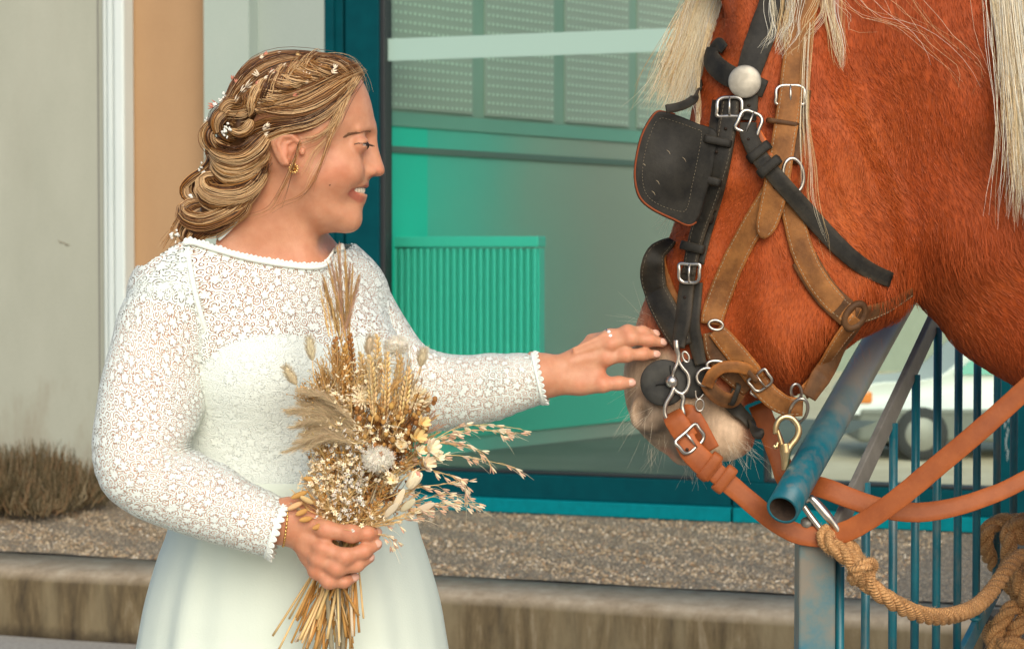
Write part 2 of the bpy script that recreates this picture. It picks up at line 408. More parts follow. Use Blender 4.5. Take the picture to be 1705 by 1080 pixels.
# pebbles standing proud of the aggregate
NB = 40000
pb = MB(); s_ = rng.uniform(-2.9, 2.6, NB); o_ = SF + .345 + rng.random(NB) ** 1.15 * 2.2
rr = rng.uniform(.0028, .0066, NB); bank = .07 * smooth01(-.9, -2.0, s_) * np.exp(-((o_ + .45) / .55) ** 2)
c = A0 + E * s_[:, None] + NI * o_[:, None]; c[:, 2] = TZ + .0035 + bank
oct_ = np.array([(1, .1, 0), (.3, 1, .05), (-.8, .6, 0), (-.8, -.6, .05), (.3, -1, 0), (.1, 0, .8)])
of = np.array([(0, 1, 5), (1, 2, 5), (2, 3, 5), (3, 4, 5), (4, 0, 5)])
an = rng.uniform(0, 6.28, NB); ca, sa = np.cos(an), np.sin(an)
sx = rng.uniform(.7, 1.3, (NB, 6, 3)); L = oct_[None] * sx * rr[:, None, None]
X = L[..., 0] * ca[:, None] - L[..., 1] * sa[:, None]; Yy = L[..., 0] * sa[:, None] + L[..., 1] * ca[:, None]
PV = np.stack([X, Yy, L[..., 2]], -1) + c[:, None]
pal = np.array([(.12, .08, .04), (.26, .18, .095), (.44, .325, .19), (.66, .52, .35), (.82, .72, .56), (.40, .21, .09), (.22, .17, .12)])
pc = pal[rng.choice(7, NB, p=[.17, .24, .25, .16, .07, .06, .05])] * rng.uniform(.85, 1.15, (NB, 1))
pb.add(PV.reshape(-1, 3), (of[None] + (np.arange(NB) * 6)[:, None, None]).reshape(-1, 3), np.repeat(pc, 6, 0))
tag(pb.build('gravel', vcol('pebble', .8), smooth=False), kind='stuff')

# ---- dark concrete flight of steps beside the railing
sb_ = Q(1578, 1004, 5.0); mb = MB()
for k in range(3): box(mb, (sb_[0] + .02 + .30 * k, 5.0, 0), (sb_[0] + (.32 + .30 * k if k < 2 else 1.6), 6.1, sb_[2] - .19 * (2 - k)))
m_stair = noisy('dark_concrete', (.035, .028, .02), (.08, .065, .045), 12, .9, .4, .004); o = mb.build('stairs', m_stair, None, False); tag(o, kind='structure')
# ---- building
mb0 = MB(); wbox(mb0, SL, SR, .115, .32, -1.1, .26)
bld = empty('building', wpt(0, 0, TZ), 'pale rendered building with an ochre wall strip and a glazed blue-green shopfront', 'building')
def plaster(name, c1, c2, sc=3.0):
    m = mat(name, c1, .9, 0, .25); t = NT(m); a = t.noise(t.obj((1, 1, .5)), sc, 6, .6); b = t.noise(t.obj(), 180, 3)
    t.base(t.mix(.25, t.ramp(a, [(.3, c1), (.7, c2)]), t.ramp(b, [(.3, tuple(x * .8 for x in c1)), (.7, c2)]))); t.bump(b, .25, .002); return m
m_beige = plaster('greige_render', (.365, .38, .31), (.43, .445, .37)); m_ochre = plaster('ochre_render', (.40, .245, .13), (.45, .285, .155)); m_white = plaster('pale_render', (.37, .45, .40), (.41, .48, .43)); m_grey = plaster('grey_render', (.32, .385, .35), (.36, .42, .385))
H = 4.2
def wall(name, p0, p1, o0, o1, m, z0=TZ - .1, z1=H):
    mb = MB(); wbox(mb, s_of(p0, o0), s_of(p1, o0), o0, o1, z0, z1); return mb.build(name, m, bld, False)
mb0.build('foundation', m_kerb, bld, False)
t = NT(m_beige); old = t.b.inputs['Base Color'].links[0].from_socket; sz_ = t.n('SeparateXYZ', i_0=t.obj()); dn = t.noise(t.obj((1, 1, .4)), 4.5, 7, .65); dn2 = t.noise(t.obj((1, 1, .15)), 2.2, 6, .6)
st = t.ramp(t.math('SUBTRACT', t.math('MULTIPLY', dn, .9), t.math('MULTIPLY', sz_.outputs[2], .62)), [(.02, (0, 0, 0)), (.36, (.75, .75, .75))]); m2_ = t.mix(st, old, (.22, .165, .10)); t.base(t.mix(t.ramp(dn2, [(.5, (0, 0, 0)), (.75, (.22, .22, .22))]), m2_, (.28, .25, .19)))
w1 = wall('wall', -1400, 176, 0, .25, m_beige); tag(w1, 'greige rendered wall panel behind the shrub')
w2 = wall('wall', 176.5, 341, 0.004, .25, m_ochre); tag(w2, 'ochre wall strip right of the pipe')
w3 = wall('pilaster', 341, 416, -.11, .25, m_white); w4 = wall('wall', 416, 541, -.02, .25, m_grey); tag(w4, 'light grey wall strip beside the window frame')
# scratches on the greige wall
mb = MB(); p = [wpt(s_of(97 + k * 5), -.001 - .0006, 1.39 + (30 - k * 2 - (k % 2) * 2) / F * 10.5) for k in range(5)]
tubes(mb, np.array(p)[None], np.array([.001, .003, .002, .004, .001]), 5, (.2, .17, .12)); mb.build('scuff_mark', vcol('scuff', .9), bld)
# expansion joint line
mb = MB(); wbox(mb, s_of(164.5), s_of(166.5), -.0015, .002, TZ, H); mb.build('joint_strip', mat('joint', (.16, .16, .15), .8), bld, False)
# downpipe
pipe = empty('downpipe', wpt(s_of(190), -.06, TZ), 'white square downpipe running up the wall between greige and ochre', 'downpipe')
m_pipe = noisy('pipe_paint', (.62, .70, .68), (.68, .75, .73), 8, .35, stretch=(1, 1, .2))
mb = MB(); 
for a, b, o0, o1 in ((172.5, 179, -.05, 0), (179.3, 190, -.075, 0), (190.3, 207.5, -.10, 0)):
    wbox(mb, s_of(a, o0), s_of(b, o0), o0, o1, TZ + .02, H)
bevel(mb.build('pipe', m_pipe, pipe, False), .012, 3)
mb = MB(); wbox(mb, s_of(171, -.11), s_of(209, -.11), -.112, -.0, 3.2, 3.24); mb.build('pipe_bracket', m_pipe, pipe, False)

# ---- glazed front
m_teal = noisy('teal_frame_paint', (.0, .050, .064), (.0, .060, .075), 14, .55, .06, .002)
m_teal2 = noisy('teal_frame_light', (.0, .17, .20), (.0, .20, .235), 30, .45, .05, .002)
m_teal.node_tree.nodes['Principled BSDF'].inputs['Specular IOR Level'].default_value = .08; m_teal2.node_tree.nodes['Principled BSDF'].inputs['Specular IOR Level'].default_value = .1
m_gask = mat('black_gasket_and_shade', (.012, .016, .018), .5)
win = empty('shopfront_window', wpt(0, 0, TZ), 'large blue-green framed glass door and window behind the woman and horse', 'window')
def fr(name, p0, p1, o0, o1, z0, z1, m, par=None):
    mb = MB(); wbox(mb, s_of(p0, o0), s_of(p1, o0), o0, o1, z0, z1); o = mb.build(name, m, par or win, False); bevel(o, .004, 2); return o
fr('jamb', 541, 556, -.022, .12, TZ, H, m_teal); fr('jamb', 556.5, 572, .0, .12, TZ, H, m_teal)
fr('groove', 572.2, 575, .02, .12, TZ, H, m_gask); fr('stile', 575.2, 631, -.012, .10, TZ, H, m_teal); fr('gasket_or_shade_strip', 631.3, 641, .004, .09, TZ, H, m_gask)
fr('bottom_rail', 641.3, 1217, -.012, .10, .325, .432, m_teal); fr('sill_lip', 600, 1217, -.04, .10, .262, .3245, m_teal2)
fr('gasket_or_shade_strip', 600, 1760, -.03, .10, .2545, .2615, m_gask); fr('gasket_or_shade_strip', 641.3, 1155, .004, .09, .4325, .446, m_gask)  # the long strip is a black fill for the shade below the sill lip
fr('stile', 1155.5, 1217, -.0115, .10, .4325, H, m_teal); fr('gasket_or_shade_strip', 1217.3, 1220.5, .02, .11, TZ, H, m_gask)
fr('bottom_rail', 1221, 1668, -.012, .10, .325, .432, m_teal); fr('sill_lip', 1221, 1760, -.04, .10, .262, .3245, m_teal2)
fr('stile', 1221, 1272, -.0115, .10, .4325, H, m_teal); fr('gasket_or_shade_strip', 1272.3, 1279, .004, .09, .4325, H, m_gask); fr('gasket_or_shade_strip', 1279.2, 1664, .004, .09, .4325, .446, m_gask)
fr('stile', 1664.5, 1760, -.0125, .10, .3, H, m_teal)
# scratches in the paint of the right stile
mb = MB(); 
for k in range(9):
    a = wpt(s_of(1672 + rng.uniform(0, 9), -.014), -.0135, 1.39 - (255 + k * 9) / F * 8.9); tubes(mb, np.array([a, a + (.003, 0, -.012), a + (.001, 0, -.03)])[None], np.array([.0006, .0018, .0005]), 5, (.6, .62, .58))
mb.build('paint_scratch', vcol('scratch', .8), win)
m_glass = bpy.data.materials.new('window_glass'); m_glass.use_nodes = True; t = NT(m_glass); t.t.nodes.clear()
tb = t.n('BsdfTransparent', i_Color=(.90, .985, .955, 1)); gl = t.n('BsdfGlossy', i_Color=(.9, 1, .97, 1), i_Roughness=.02); fz = t.n('Fresnel', i_IOR=1.5)
mx = t.n('MixShader', i_0=t.math('MULTIPLY', fz, .3), i_1=tb, i_2=gl); o_ = t.n('OutputMaterial'); t.l(mx, o_.inputs[0])
def pane(p0, p1):
    mb = MB(); wbox(mb, s_of(p0, .05), s_of(p1, .05), .05, .058, .44, H); return mb.build('glass_pane', m_glass, win, False)
pane(636, 1160); pane(1275, 1670)
m_band = mat('frosted_film', (.34, .50, .44), .6)
mb = MB(); wbox(mb, s_of(641.5, .04), s_of(1154, .04), .044, .047, 2.285, 2.385); mb.build('frosted_band', m_band, win, False)
# small latch on the glass
mb = MB(); wbox(mb, s_of(1097, -.0), s_of(1113, -.0), -.0, .04, 2.218, 2.236); bevel(mb.build('latch', m_gask, win, False), .004)
# ---- room behind the glass: its receding wall and panels imitate a reflected facade; floor, radiator
rm = empty('interior_room', (-.437, 10.4, .516), 'room behind the glass, its hazy wall and perforated panels imitating a reflected facade', 'room')
D = np.array((.624, .782, 0)); DN = np.array((.782, -.624, 0)); I0 = np.array((-.437, 10.4, 0))
def idist(px):
    a = (px - CX) / F; return (a * I0[1] - I0[0]) / (D[0] - a * D[1])
RM = (np.stack([D, DN, np.array((0, 0, 1.))], 1), I0)
def rbox(mb, t0, t1, n0, n1, z0, z1, mi=0): return box(mb, (t0, n0, z0), (t1, n1, z1), None, mi, RM)
m_in1 = noisy('teal_wall_paint', (.0, .50, .37), (.0, .55, .41), 1.2, .7); m_in2 = noisy('sage_wall_paint', (.11, .42, .33), (.13, .46, .36), .8, .7); m_in3 = noisy('grey_wall_paint', (.28, .33, .27), (.32, .37, .30), .8, .7)
m_skirt = noisy('floor_screed', (.15, .15, .12), (.19, .185, .15), 2, .6)
m_om = mat('wall_glass_haze', (.2, .4, .3), .7); t = NT(m_om); sx0 = t.n('SeparateXYZ', i_0=t.obj()); nz = t.noise(t.obj(), 1.1, 4)  # teal-to-grey haze of the glass, painted along the wall
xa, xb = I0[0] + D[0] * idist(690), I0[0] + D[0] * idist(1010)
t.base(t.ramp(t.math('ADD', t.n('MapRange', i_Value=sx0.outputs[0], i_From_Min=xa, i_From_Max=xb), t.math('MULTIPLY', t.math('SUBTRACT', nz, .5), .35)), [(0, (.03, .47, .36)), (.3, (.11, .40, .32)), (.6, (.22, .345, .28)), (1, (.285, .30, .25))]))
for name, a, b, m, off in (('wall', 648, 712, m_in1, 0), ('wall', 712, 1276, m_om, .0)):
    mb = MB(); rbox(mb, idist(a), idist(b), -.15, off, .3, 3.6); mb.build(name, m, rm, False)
mb = MB(); rbox(mb, idist(650), idist(1276), .0005, .012, 1.885, 1.915); mb.build('dado_strip', mat('dado', (.09, .14, .12), .6), rm, False)
mb = MB(); rbox(mb, idist(650), idist(1276), .0005, .014, .516, .70); mb.build('skirting', mat('skirting_green', (.06, .42, .30), .6), rm, False)
mb = MB(); rbox(mb, idist(650), idist(1276), .0005, .009, 2.076, 3.6); mb.build('panel_backing', noisy('panel_backing_paint', (.20, .29, .235), (.24, .33, .27), 1.5, .7), rm, False)
mb = MB(); rbox(mb, idist(650), idist(1276), .0005, .010, 2.01, 2.075); mb.build('cornice', mat('cornice', (.15, .33, .265), .6), rm, False)
mb = MB(); mb.add(np.array([wpt(-1.2, .12, .44), wpt(s_of(1219), .12, .44), wpt(s_of(1219) - .05, 3.6, .44), wpt(-1.2, 3.6, .44)]), np.array([(0, 1, 2, 3)])); mb.build('floor', m_skirt, rm, False)
m_perf = mat('perforated_panel', (.33, .345, .295), .6); m_dot = mat('pale_perforation', (.50, .58, .49), .7)
for a, b in ((640, 782), (803, 917), (936, 1042), (1056, 1170)):
    t0, t1 = idist(a), idist(b); mb = MB(); rbox(mb, t0, t1, .011, .02, 2.09, 3.5); pp = mb.build('perforated_panel', m_perf, rm, False)
    mb = MB()
    for z in np.arange(2.105, 3.45, .043):
        for tt in np.arange(t0 + .02, t1 - .015, .034): rbox(mb, tt, tt + .013, .0195, .023, z, z + .011 + rng.uniform(0, .003))
    tag(mb.build('perforation', m_dot, pp, False), kind='stuff')
rad = empty('radiator', wpt(s_of(770, .4), .4, .52), 'tall ribbed panel radiator standing behind the glass', 'radiator')
m_rad = mat('radiator_enamel', (.04, .50, .39), .45)
r0, r1 = s_of(600, .36), s_of(897, .36); ztop = 1.39 + (430 - 394) / F * 10.15
mb = MB(); wbox(mb, r0, r1, .37, .44, .87, ztop - .055); mb.build('panel', m_rad, rad, False)
mb = MB(); wbox(mb, r0, r1 + .004, .34, .45, ztop - .05, ztop); bevel(mb.build('top_grille', m_rad, rad, False), .006)
rib = MB(); w_ = (r1 - r0) / 27
wbox(rib, 0, w_ * .55, .345, .3695, .90, ztop - .056); rme = rib.mesh('rib', m_rad, False)
for k in range(27):
    o = bpy.data.objects.new('rib', rme); link(o, rad); o.location = tuple(E * (r0 + (k + .22) * w_) ); o.matrix_parent_inverse = Matrix.Translation(-Vector(rad.location)); bevel(o, .006, 2)
# ---- beyond the right-hand pane: a street and a parked car that imitate a reflection
def car(x0, y0, z0, L=4.3, yaw=0):
    root = empty('parked_car', (x0, y0, z0), 'white car with green tinted windows and dark lower body, set behind the right-hand glass for its reflection', 'car')
    mw = mat('car_white', (.72, .74, .70), .3); mg = mat('car_green_glass', (.0, .30, .20), .15); md = mat('car_dark', (.16, .165, .14), .5); mr = mat('hubcap', (.30, .29, .25), .5, .3)
    prof = spline([(0, .55), (.02, .8), (.25, .92), (1.0, 1.0), (1.55, 1.44), (2.2, 1.52), (3.0, 1.48), (3.75, 1.1), (4.22, 1.0), (4.3, .7), (4.28, .55)], 50)
    rings = []
    for w, ins in ((-.84, .06), (-.86, 0), (-.80, 0), (.80, 0), (.86, 0), (.84, .06)):
        q = prof.copy(); q[:, 0] = 2.15 + (q[:, 0] - 2.15) * (1 - ins * .3); q[:, 1] = q[:, 1] - ins * .4 * (q[:, 1] > .6)
        tw = np.where(q[:, 1] > 1.0, 1 - (q[:, 1] - 1.0) * .3, 1.0); rings.append(np.stack([x0 + q[:, 0], y0 + w * tw, z0 + q[:, 1]], 1))
    rings = np.array(rings); b = MB(); n, m = rings.shape[:2]; b.add(rings.reshape(-1, 3), [grid_faces(n, m, True)] + [np.array([np.arange(m)[::-1]]), np.array([np.arange(m) + (n - 1) * m])]); b.build('body', mw, root)
    b = MB(); box(b, (x0 + .05, y0 - .85, z0 + .22), (x0 + 4.25, y0 + .85, z0 + .64)); bevel(b.build('lower_body', md, root, False), .06, 3)
    for q in ([(1.18, 1.02), (1.62, 1.38), (2.12, 1.44), (2.12, 1.02)], [(2.24, 1.02), (2.24, 1.44), (2.95, 1.41), (3.42, 1.05)]):
        b = MB(); f = np.array([(x0 + a, y0 - .872 + max(0, c - 1.0) * .26, z0 + c) for a, c in q]); b.add(np.vstack([f, f + (0, .03, 0)]), np.array([(0, 1, 2, 3), (4, 5, 6, 7), (0, 1, 5, 4), (1, 2, 6, 5), (2, 3, 7, 6), (3, 0, 4, 7)])); b.build('side_window', mg, root, False)
    for wx in (.8, 3.45):
        for sy in (-.78, .78):
            b = MB(); lathe(b, [(.20, -.1), (.30, -.1), (.32, -.06), (.32, .06), (.30, .1), (.2, .1)], (x0 + wx, y0 + sy, z0 + .32), (0, 1, 0), 28); wh = b.build('wheel', mat('tyre', (.03, .03, .03), .8), root)
            b = MB(); lathe(b, [(.02, -.11), (.19, -.105), (.205, -.09), (.205, .09), (.19, .105), (.02, .11)], (x0 + wx, y0 + sy, z0 + .32), (0, 1, 0), 24); b.build('rim', mr, wh)
    b = MB(); box(b, (x0 + .0, y0 - .87, z0 + .68), (x0 + .22, y0 - .6, z0 + .82)); bevel(b.build('indicator_light', mat('amber_lamp', (.75, .22, .03), .3), root, False), .03)
    b = MB(); box(b, (x0 + 2.2, y0 - .88, z0 + .9), (x0 + 2.36, y0 - .86, z0 + .93)); bevel(b.build('door_handle', md, root, False), .01)
    return root
cq = Q(1478, 752, 26.5); car(cq[0] - .55, 26.5, -1.0)
fb = empty('far_building', (8, 46, -1.0), 'grey green building far behind the parked car', 'building'); mb = MB(); box(mb, (-4, 46, -1), (60, 50, 9)); mb.build('wall', plaster('far_wall', (.27, .3, .24), (.33, .36, .29)), fb, False)
for k in range(5):
    mb = MB(); box(mb, (5.4 + k * 2.6, 45.9, 1.1), (6.6 + k * 2.6, 45.99, 2.6)); w_ = mb.build('window', mat('far_pane', (.06, .10, .09), .2), fb, False)
# ---- dry shrub at the foot of the greige wall
sh = empty('shrub', wpt(s_of(50), -.55, TZ), 'dry brown clipped shrub at the foot of the greige wall', 'shrub')
NBL = 8000; bo = rng.uniform(-1.15, -.45, NBL); bs = rng.uniform(s_of(-140), s_of(138, -.8), NBL)
edge = smooth01(s_of(142, -.8), s_of(90, -.8), bs); hh = (.10 + .23 * edge ** .5) * rng.uniform(.55, 1.03, NBL) * (1 - .25 * np.sin(bs * 9) ** 2) * (1 - .5 * ((bo + .8) / .45) ** 2 * .6)
b0 = A0 + E * bs[:, None] + NI * bo[:, None]; b0[:, 2] = TZ + .03 + rng.random(NBL) * .45 * hh
hh2 = hh * 1.02; top = b0 + rng.normal(0, .028, (NBL, 3)); top[:, 2] = np.maximum(TZ + hh2, b0[:, 2] + .02); mid = (b0 + top) / 2 + rng.normal(0, .012, (NBL, 3))
pc = np.array([(.09, .07, .03), (.17, .12, .055), (.26, .19, .10), (.30, .17, .08), (.34, .27, .16)])[rng.choice(5, NBL, p=[.3, .3, .2, .1, .1])]
mb = MB(); tubes(mb, np.stack([b0, mid, top], 1), np.array([.0022, .0024, .0006]), 3, pc); tag(mb.build('foliage', vcol('dry_foliage', .9), sh), kind='stuff')
mb = MB(); 
for k in range(14):
    a = wpt(rng.uniform(s_of(-120), s_of(110, -.5)), -.45 + rng.uniform(-.2, .2), TZ); tubes(mb, np.stack([a, a + (.02, .0, .1), a + (rng.uniform(-.05, .05), 0, .22)])[None], np.array([.012, .009, .004]), 6, (.06, .045, .025))
mb.build('trunk', vcol('shrub_wood', .9), sh)
# ================================================================ WOMAN (one continuous skin, clothes and hair as children)
bride = empty('person', (-.33, 3.04, 0), 'woman in a white lace wedding dress reaching out to stroke the horse', 'person')
m_skin = mat('skin', rough=.47, spec=.42); t = NT(m_skin); a = t.n('Attribute', attribute_name='Col')
nz = t.noise(t.obj(), 55, 5, .6); t.base(t.mix(1.0, a, t.ramp(nz, [(.3, (.93, .83, .78)), (.7, (1.06, 1.08, 1.10))]), 'MULTIPLY'))
t.b.inputs['Subsurface Weight'].default_value = .42; t.b.inputs['Subsurface Radius'].default_value = (.012, .005, .003); t.b.inputs['Subsurface Scale'].default_value = 1.0
fine = t.noise(t.obj(), 700, 3); pore = t.n('TexVoronoi', i_Vector=t.obj(), i_Scale=900.0); cre = t.noise(t.obj((1, .4, 1)), 130, 4); t.bump(t.math('ADD', t.math('ADD', fine, t.math('MULTIPLY', pore, .5)), cre), .26, .0010)
SKIN = np.array((.60, .298, .174))
skin = MB()
HY = 3.0                                              # the head's mid plane
def XZ(pts, y): q = QA(pts, y); return q[:, [0, 2]]
# ---------------- head, neck
lo = Q(360, 480, HY) - (0, .15, 0); hi = Q(665, 60, HY) + (0, .17, 0); lo[1] = 2.86; hi[1] = 3.17
f = Field(lo, hi, .0021)
head = closed_spline(XZ([(597, 125), (610, 147), (619.5, 175), (623, 198), (622.5, 214), (617, 229), (608, 250), (604, 272), (605, 295), (605, 306), (601, 318), (598, 332), (594, 346), (596, 358), (594, 369), (586, 379), (572, 385), (553, 387.5), (528, 389), (495, 372), (462, 335), (428, 295), (399, 250), (388, 200), (393, 150), (416, 117), (450, 101), (490, 97), (530, 99), (568, 107)], HY), 150)
d2 = f.poly2(head)
W = f.idw([tuple(x) for x in XZ([(470, 170), (570, 150), (600, 180), (540, 220), (572, 275), (530, 300), (575, 355), (590, 365), (530, 370), (460, 260), (440, 320), (595, 318), (597, 344), (606, 290), (604, 240), (577, 318)], HY)], [.076, .070, .062, .071, .063, .066, .050, .040, .056, .070, .06, .041, .040, .046, .056, .052])
f.un(f.inflate(d2, .072, W, HY))
P3 = lambda px, py, lat: Q(px, py, HY + lat)
for sgn in (-1, 1):                                   # cheek, brow, eye sockets
    f.un(f.ell(P3(568, 284, sgn * .036), (.027, .019, .021)), .030)
    f.un(f.cone(P3(615, 215, sgn * .014), P3(598, 217, sgn * .040), .002, .002), .014)
    f.cut(f.ell(P3(617, 238, sgn * .030), (.0110, .014, .0065)), .020)
    f.un(f.ell(P3(600, 240, sgn * .0315), (.0120, .0135, .0112)), .010)      # lids over the eyeball
    f.cut(f.ell(P3(611, 240.3, sgn * .0335), (.0105, .0128, .0017), ((.97, 0, .24), (0, 1, 0), (-.24, 0, .97))), .0015)
    nose = closed_spline(XZ([(618, 208), (624, 217), (626.5, 228), (631, 250), (637, 270), (640.5, 281), (639.5, 289), (633, 293.5), (622, 294), (611, 295), (596, 294), (598, 275), (607, 250), (612, 228)], HY), 70)
Wn = f.idw([tuple(x) for x in XZ([(620, 220), (626, 245), (632, 268), (634, 284), (608, 285)], HY)], [.0085, .0095, .0115, .0135, .015])
f.un(f.inflate(f.poly2(nose), .0125, Wn, HY), .012)
for sgn in (-1, 1):
    f.un(f.ell(P3(613, 285.5, sgn * .0125), (.0105, .0062, .0080)), .005)
    f.cut(f.ell(P3(622, 295.5, sgn * .0065), (.0060, .0036, .0034)), .002)
# mouth: cavity, lips
f.un(f.ell(P3(598, 318, 0), (.010, .022, .020)), .014)
f.cut(f.ell(P3(600, 316.5, 0), (.0190, .0300, .0056), ((1, 0, 0), (0, 1, 0), (0, 0, 1))), .002)
for sgn in (-1, 1):
    f.un(f.chain([P3(607.5, 308, 0), P3(603.5, 308.5, sgn * .012), P3(581, 311, sgn * .0315)], [.0042, .0038, .0020]), .003)
    f.un(f.chain([P3(599, 329.5, 0), P3(596, 328.5, sgn * .012), P3(582, 316.5, sgn * .0305)], [.0053, .0047, .0023]), .003)
f.un(f.ell(P3(584, 366, 0), (.011, .017, .012)), .02)
# ear (the far one is mirrored)
for sgn in (-1, 1):
    e0 = sgn * .0665; tilt = .55
    M = ((1, sgn * tilt, 0.0), (-sgn * tilt, 1, 0), (0, 0, 1)); M = np.array(M) / math.sqrt(1 + tilt ** 2); M[2] = (.0, 0, 1)
    ear = closed_spline(XZ([(455, 228), (470, 220), (490, 222), (504, 233), (503, 250), (494, 262), (490, 275), (481, 281), (473, 275), (463, 256)], HY), 50)
    slab = f.inflate(f.poly2(ear), .007, .0065, np.float32(HY + e0 + sgn * .001))
    f.un(slab, .005)
    f.cut(f.ell(P3(486, 243, sgn * .074), (.0095, .0045, .0115)), .003)
    f.cut(f.ell(P3(482, 261, sgn * .073), (.0045, .004, .007)), .003)
    f.un(f.chain([P3(500, 238, sgn * .070), P3(486, 226, sgn * .0735), P3(470, 227, sgn * .0745), P3(463, 240, sgn * .0745), P3(470, 258, sgn * .0735), P3(478, 272, sgn * .072)], [.0026, .0030, .0034, .0033, .003, .0034]), .003)
    f.un(f.ell(P3(503, 252, sgn * .069), (.0045, .0035, .006)), .004)
    f.un(f.chain([P3(490, 233, sgn * .0715), P3(476, 241, sgn * .0720), P3(477, 257, sgn * .072)], [.0018, .002, .0022]), .003)
# neck and the slope to the shoulders
f.un(f.cone(Q(470, 322, 3.005), Q(448, 470, 3.035), .045, .058), .02)
f.un(f.cone(Q(487, 350, 2.998), Q(500, 452, 2.995), .024, .026), .012)
f.un(f.cone(Q(435, 335, 3.03), Q(330, 440, 2.99), .026, .036), .05)
f.un(f.cone(Q(470, 350, 3.05), Q(575, 478, 3.11), .028, .032), .04)
f.un(f.cone(Q(300, 482, 2.965), Q(575, 504, 3.11), .052, .043), .03)
f.un(f.ell(Q(455, 524, 3.035), (.135, .085, .100)), .028)
HV, HF = f.nets(1)
px, py = topx(HV); calm = smooth01(596, 572, px) * smooth01(248, 262, py) + smooth01(205, 190, py) + smooth01(338, 346, py)
calm = np.clip(calm, 0, 1) * np.clip(np.hypot((px - 481) / 34, (py - 250) / 40) - 1, 0, 1)
calm = calm * (1 - np.exp(-(((px - 594) / 22) ** 2 + ((py - 319) / 17) ** 2) ** 1.5))
for _ in range(26): HV = HV + calm[:, None] * (laplace(HV, HF, .5) - HV)
C = np.tile(SKIN, (len(HV), 1))
def tint(C, px, py, c, r, col, k):
    w = np.exp(-(((px - c[0]) / r[0]) ** 2 + ((py - c[1]) / r[1]) ** 2)) * k; return C * (1 - w[:, None]) + np.asarray(col) * w[:, None]
C = tint(C, px, py, (562, 287), (32, 24), (.64, .235, .135), .5); C = tint(C, px, py, (603, 250), (12, 7), (.50, .20, .12), .4); C = tint(C, px, py, (598, 228), (16, 5), (.48, .20, .12), .45); C = tint(C, px, py, (621, 294), (7, 3), (.25, .07, .04), .8); C = tint(C, px, py, (632, 283), (10, 10), (.70, .28, .17), .5)  # the dark nostril tint paints in its shadow
C = tint(C, px, py, (482, 250), (22, 26), (.66, .24, .14), .45); C = tint(C, px, py, (500, 440), (70, 25), (.62, .26, .14), .35)
def near(V, pts): 
    d = np.full(len(V), 9.0)
    pts = np.asarray(pts)
    for a, b in zip(pts[:-1], pts[1:]):
        e = b - a; tt = np.clip(((V - a) @ e) / (e @ e), 0, 1); d = np.minimum(d, np.linalg.norm(V - a - tt[:, None] * e, axis=1))
    return d
LIP = np.array((.44, .125, .085))
for sgn in (-1, 1):
    for pts, r in (([P3(609, 309, 0), P3(604, 309.5, sgn * .013), P3(582, 312, sgn * .031)], .0056), ([P3(601, 330, 0), P3(597.5, 329, sgn * .013), P3(582, 317, sgn * .030)], .0070)):
        w = smooth01(r + .0022, r - .0004, near(HV, pts)) * .85; C = C * (1 - w[:, None]) + LIP * w[:, None]
    # dark inside of the mouth
    q = ((HV - P3(600, 316.5, 0)) / (.0178, .0285, .0044)); w = smooth01(1.0, .8, np.linalg.norm(q, axis=1)); C = C * (1 - w[:, None]) + np.array((.10, .02, .015)) * w[:, None]
NECKL = np.array([(240, 440), (300, 400), (318, 401), (345, 410), (408, 428), (467, 439), (515, 444), (541, 441), (552, 430), (557, 418), (590, 408), (640, 430)], float)
keep = (py[HF].mean(1) < np.interp(px[HF].mean(1), NECKL[:, 0], NECKL[:, 1]) + 11) & ((px[HF].mean(1) > 316) | (py[HF].mean(1) < 395))
skin.add(HV, HF[keep], C)
head_bvh = bvh(HV, HF)

# ---------------- torso under the dress
def rotz(a): c, s_ = math.cos(a), math.sin(a); return ((c, s_, 0), (-s_, c, 0), (0, 0, 1))
TR = rotz(R(30))
lo = Q(130, 860, 3.0); hi = Q(760, 350, 3.0); lo[1] = 2.78; hi[1] = 3.32
f = Field(lo, hi, .0042)
f.un(f.cone(Q(290, 492, 2.96), Q(580, 503, 3.11), .058, .047))
f.un(f.ell(Q(452, 610, 3.07), (.155, .115, .20), TR), .06)
f.un(f.ell(Q(455, 520, 3.035), (.135, .085, .105), TR), .05)
f.un(f.cone(Q(435, 335, 3.03), Q(330, 440, 2.99), .026, .036), .05); f.un(f.cone(Q(470, 350, 3.05), Q(575, 478, 3.11), .028, .032), .04)
f.un(f.cone(Q(460, 360, 3.012), Q(450, 470, 3.035), .047, .059), .025); f.un(f.cone(Q(490, 370, 2.998), Q(501, 452, 2.995), .025, .027), .02)
f.un(f.ell(Q(425, 622, 2.965), (.078, .075, .075)), .05); f.un(f.ell(Q(585, 625, 3.02), (.078, .075, .075)), .05)
f.un(f.ell(Q(478, 780, 3.07), (.165, .135, .14), TR), .06)
f.un(f.ell(Q(480, 880, 3.08), (.19, .16, .12), TR), .05)
TV, TF = f.nets(1); torso_D = f
ta, tb_ = topx(TV[TF].mean(1)); keep = (tb_ > np.interp(ta, NECKL[:, 0], NECKL[:, 1]) + 5) & (tb_ < 792); skin.add(TV, TF[keep], np.array((.82, .44, .26)))  # skin lightened here to offset the shade under the lace

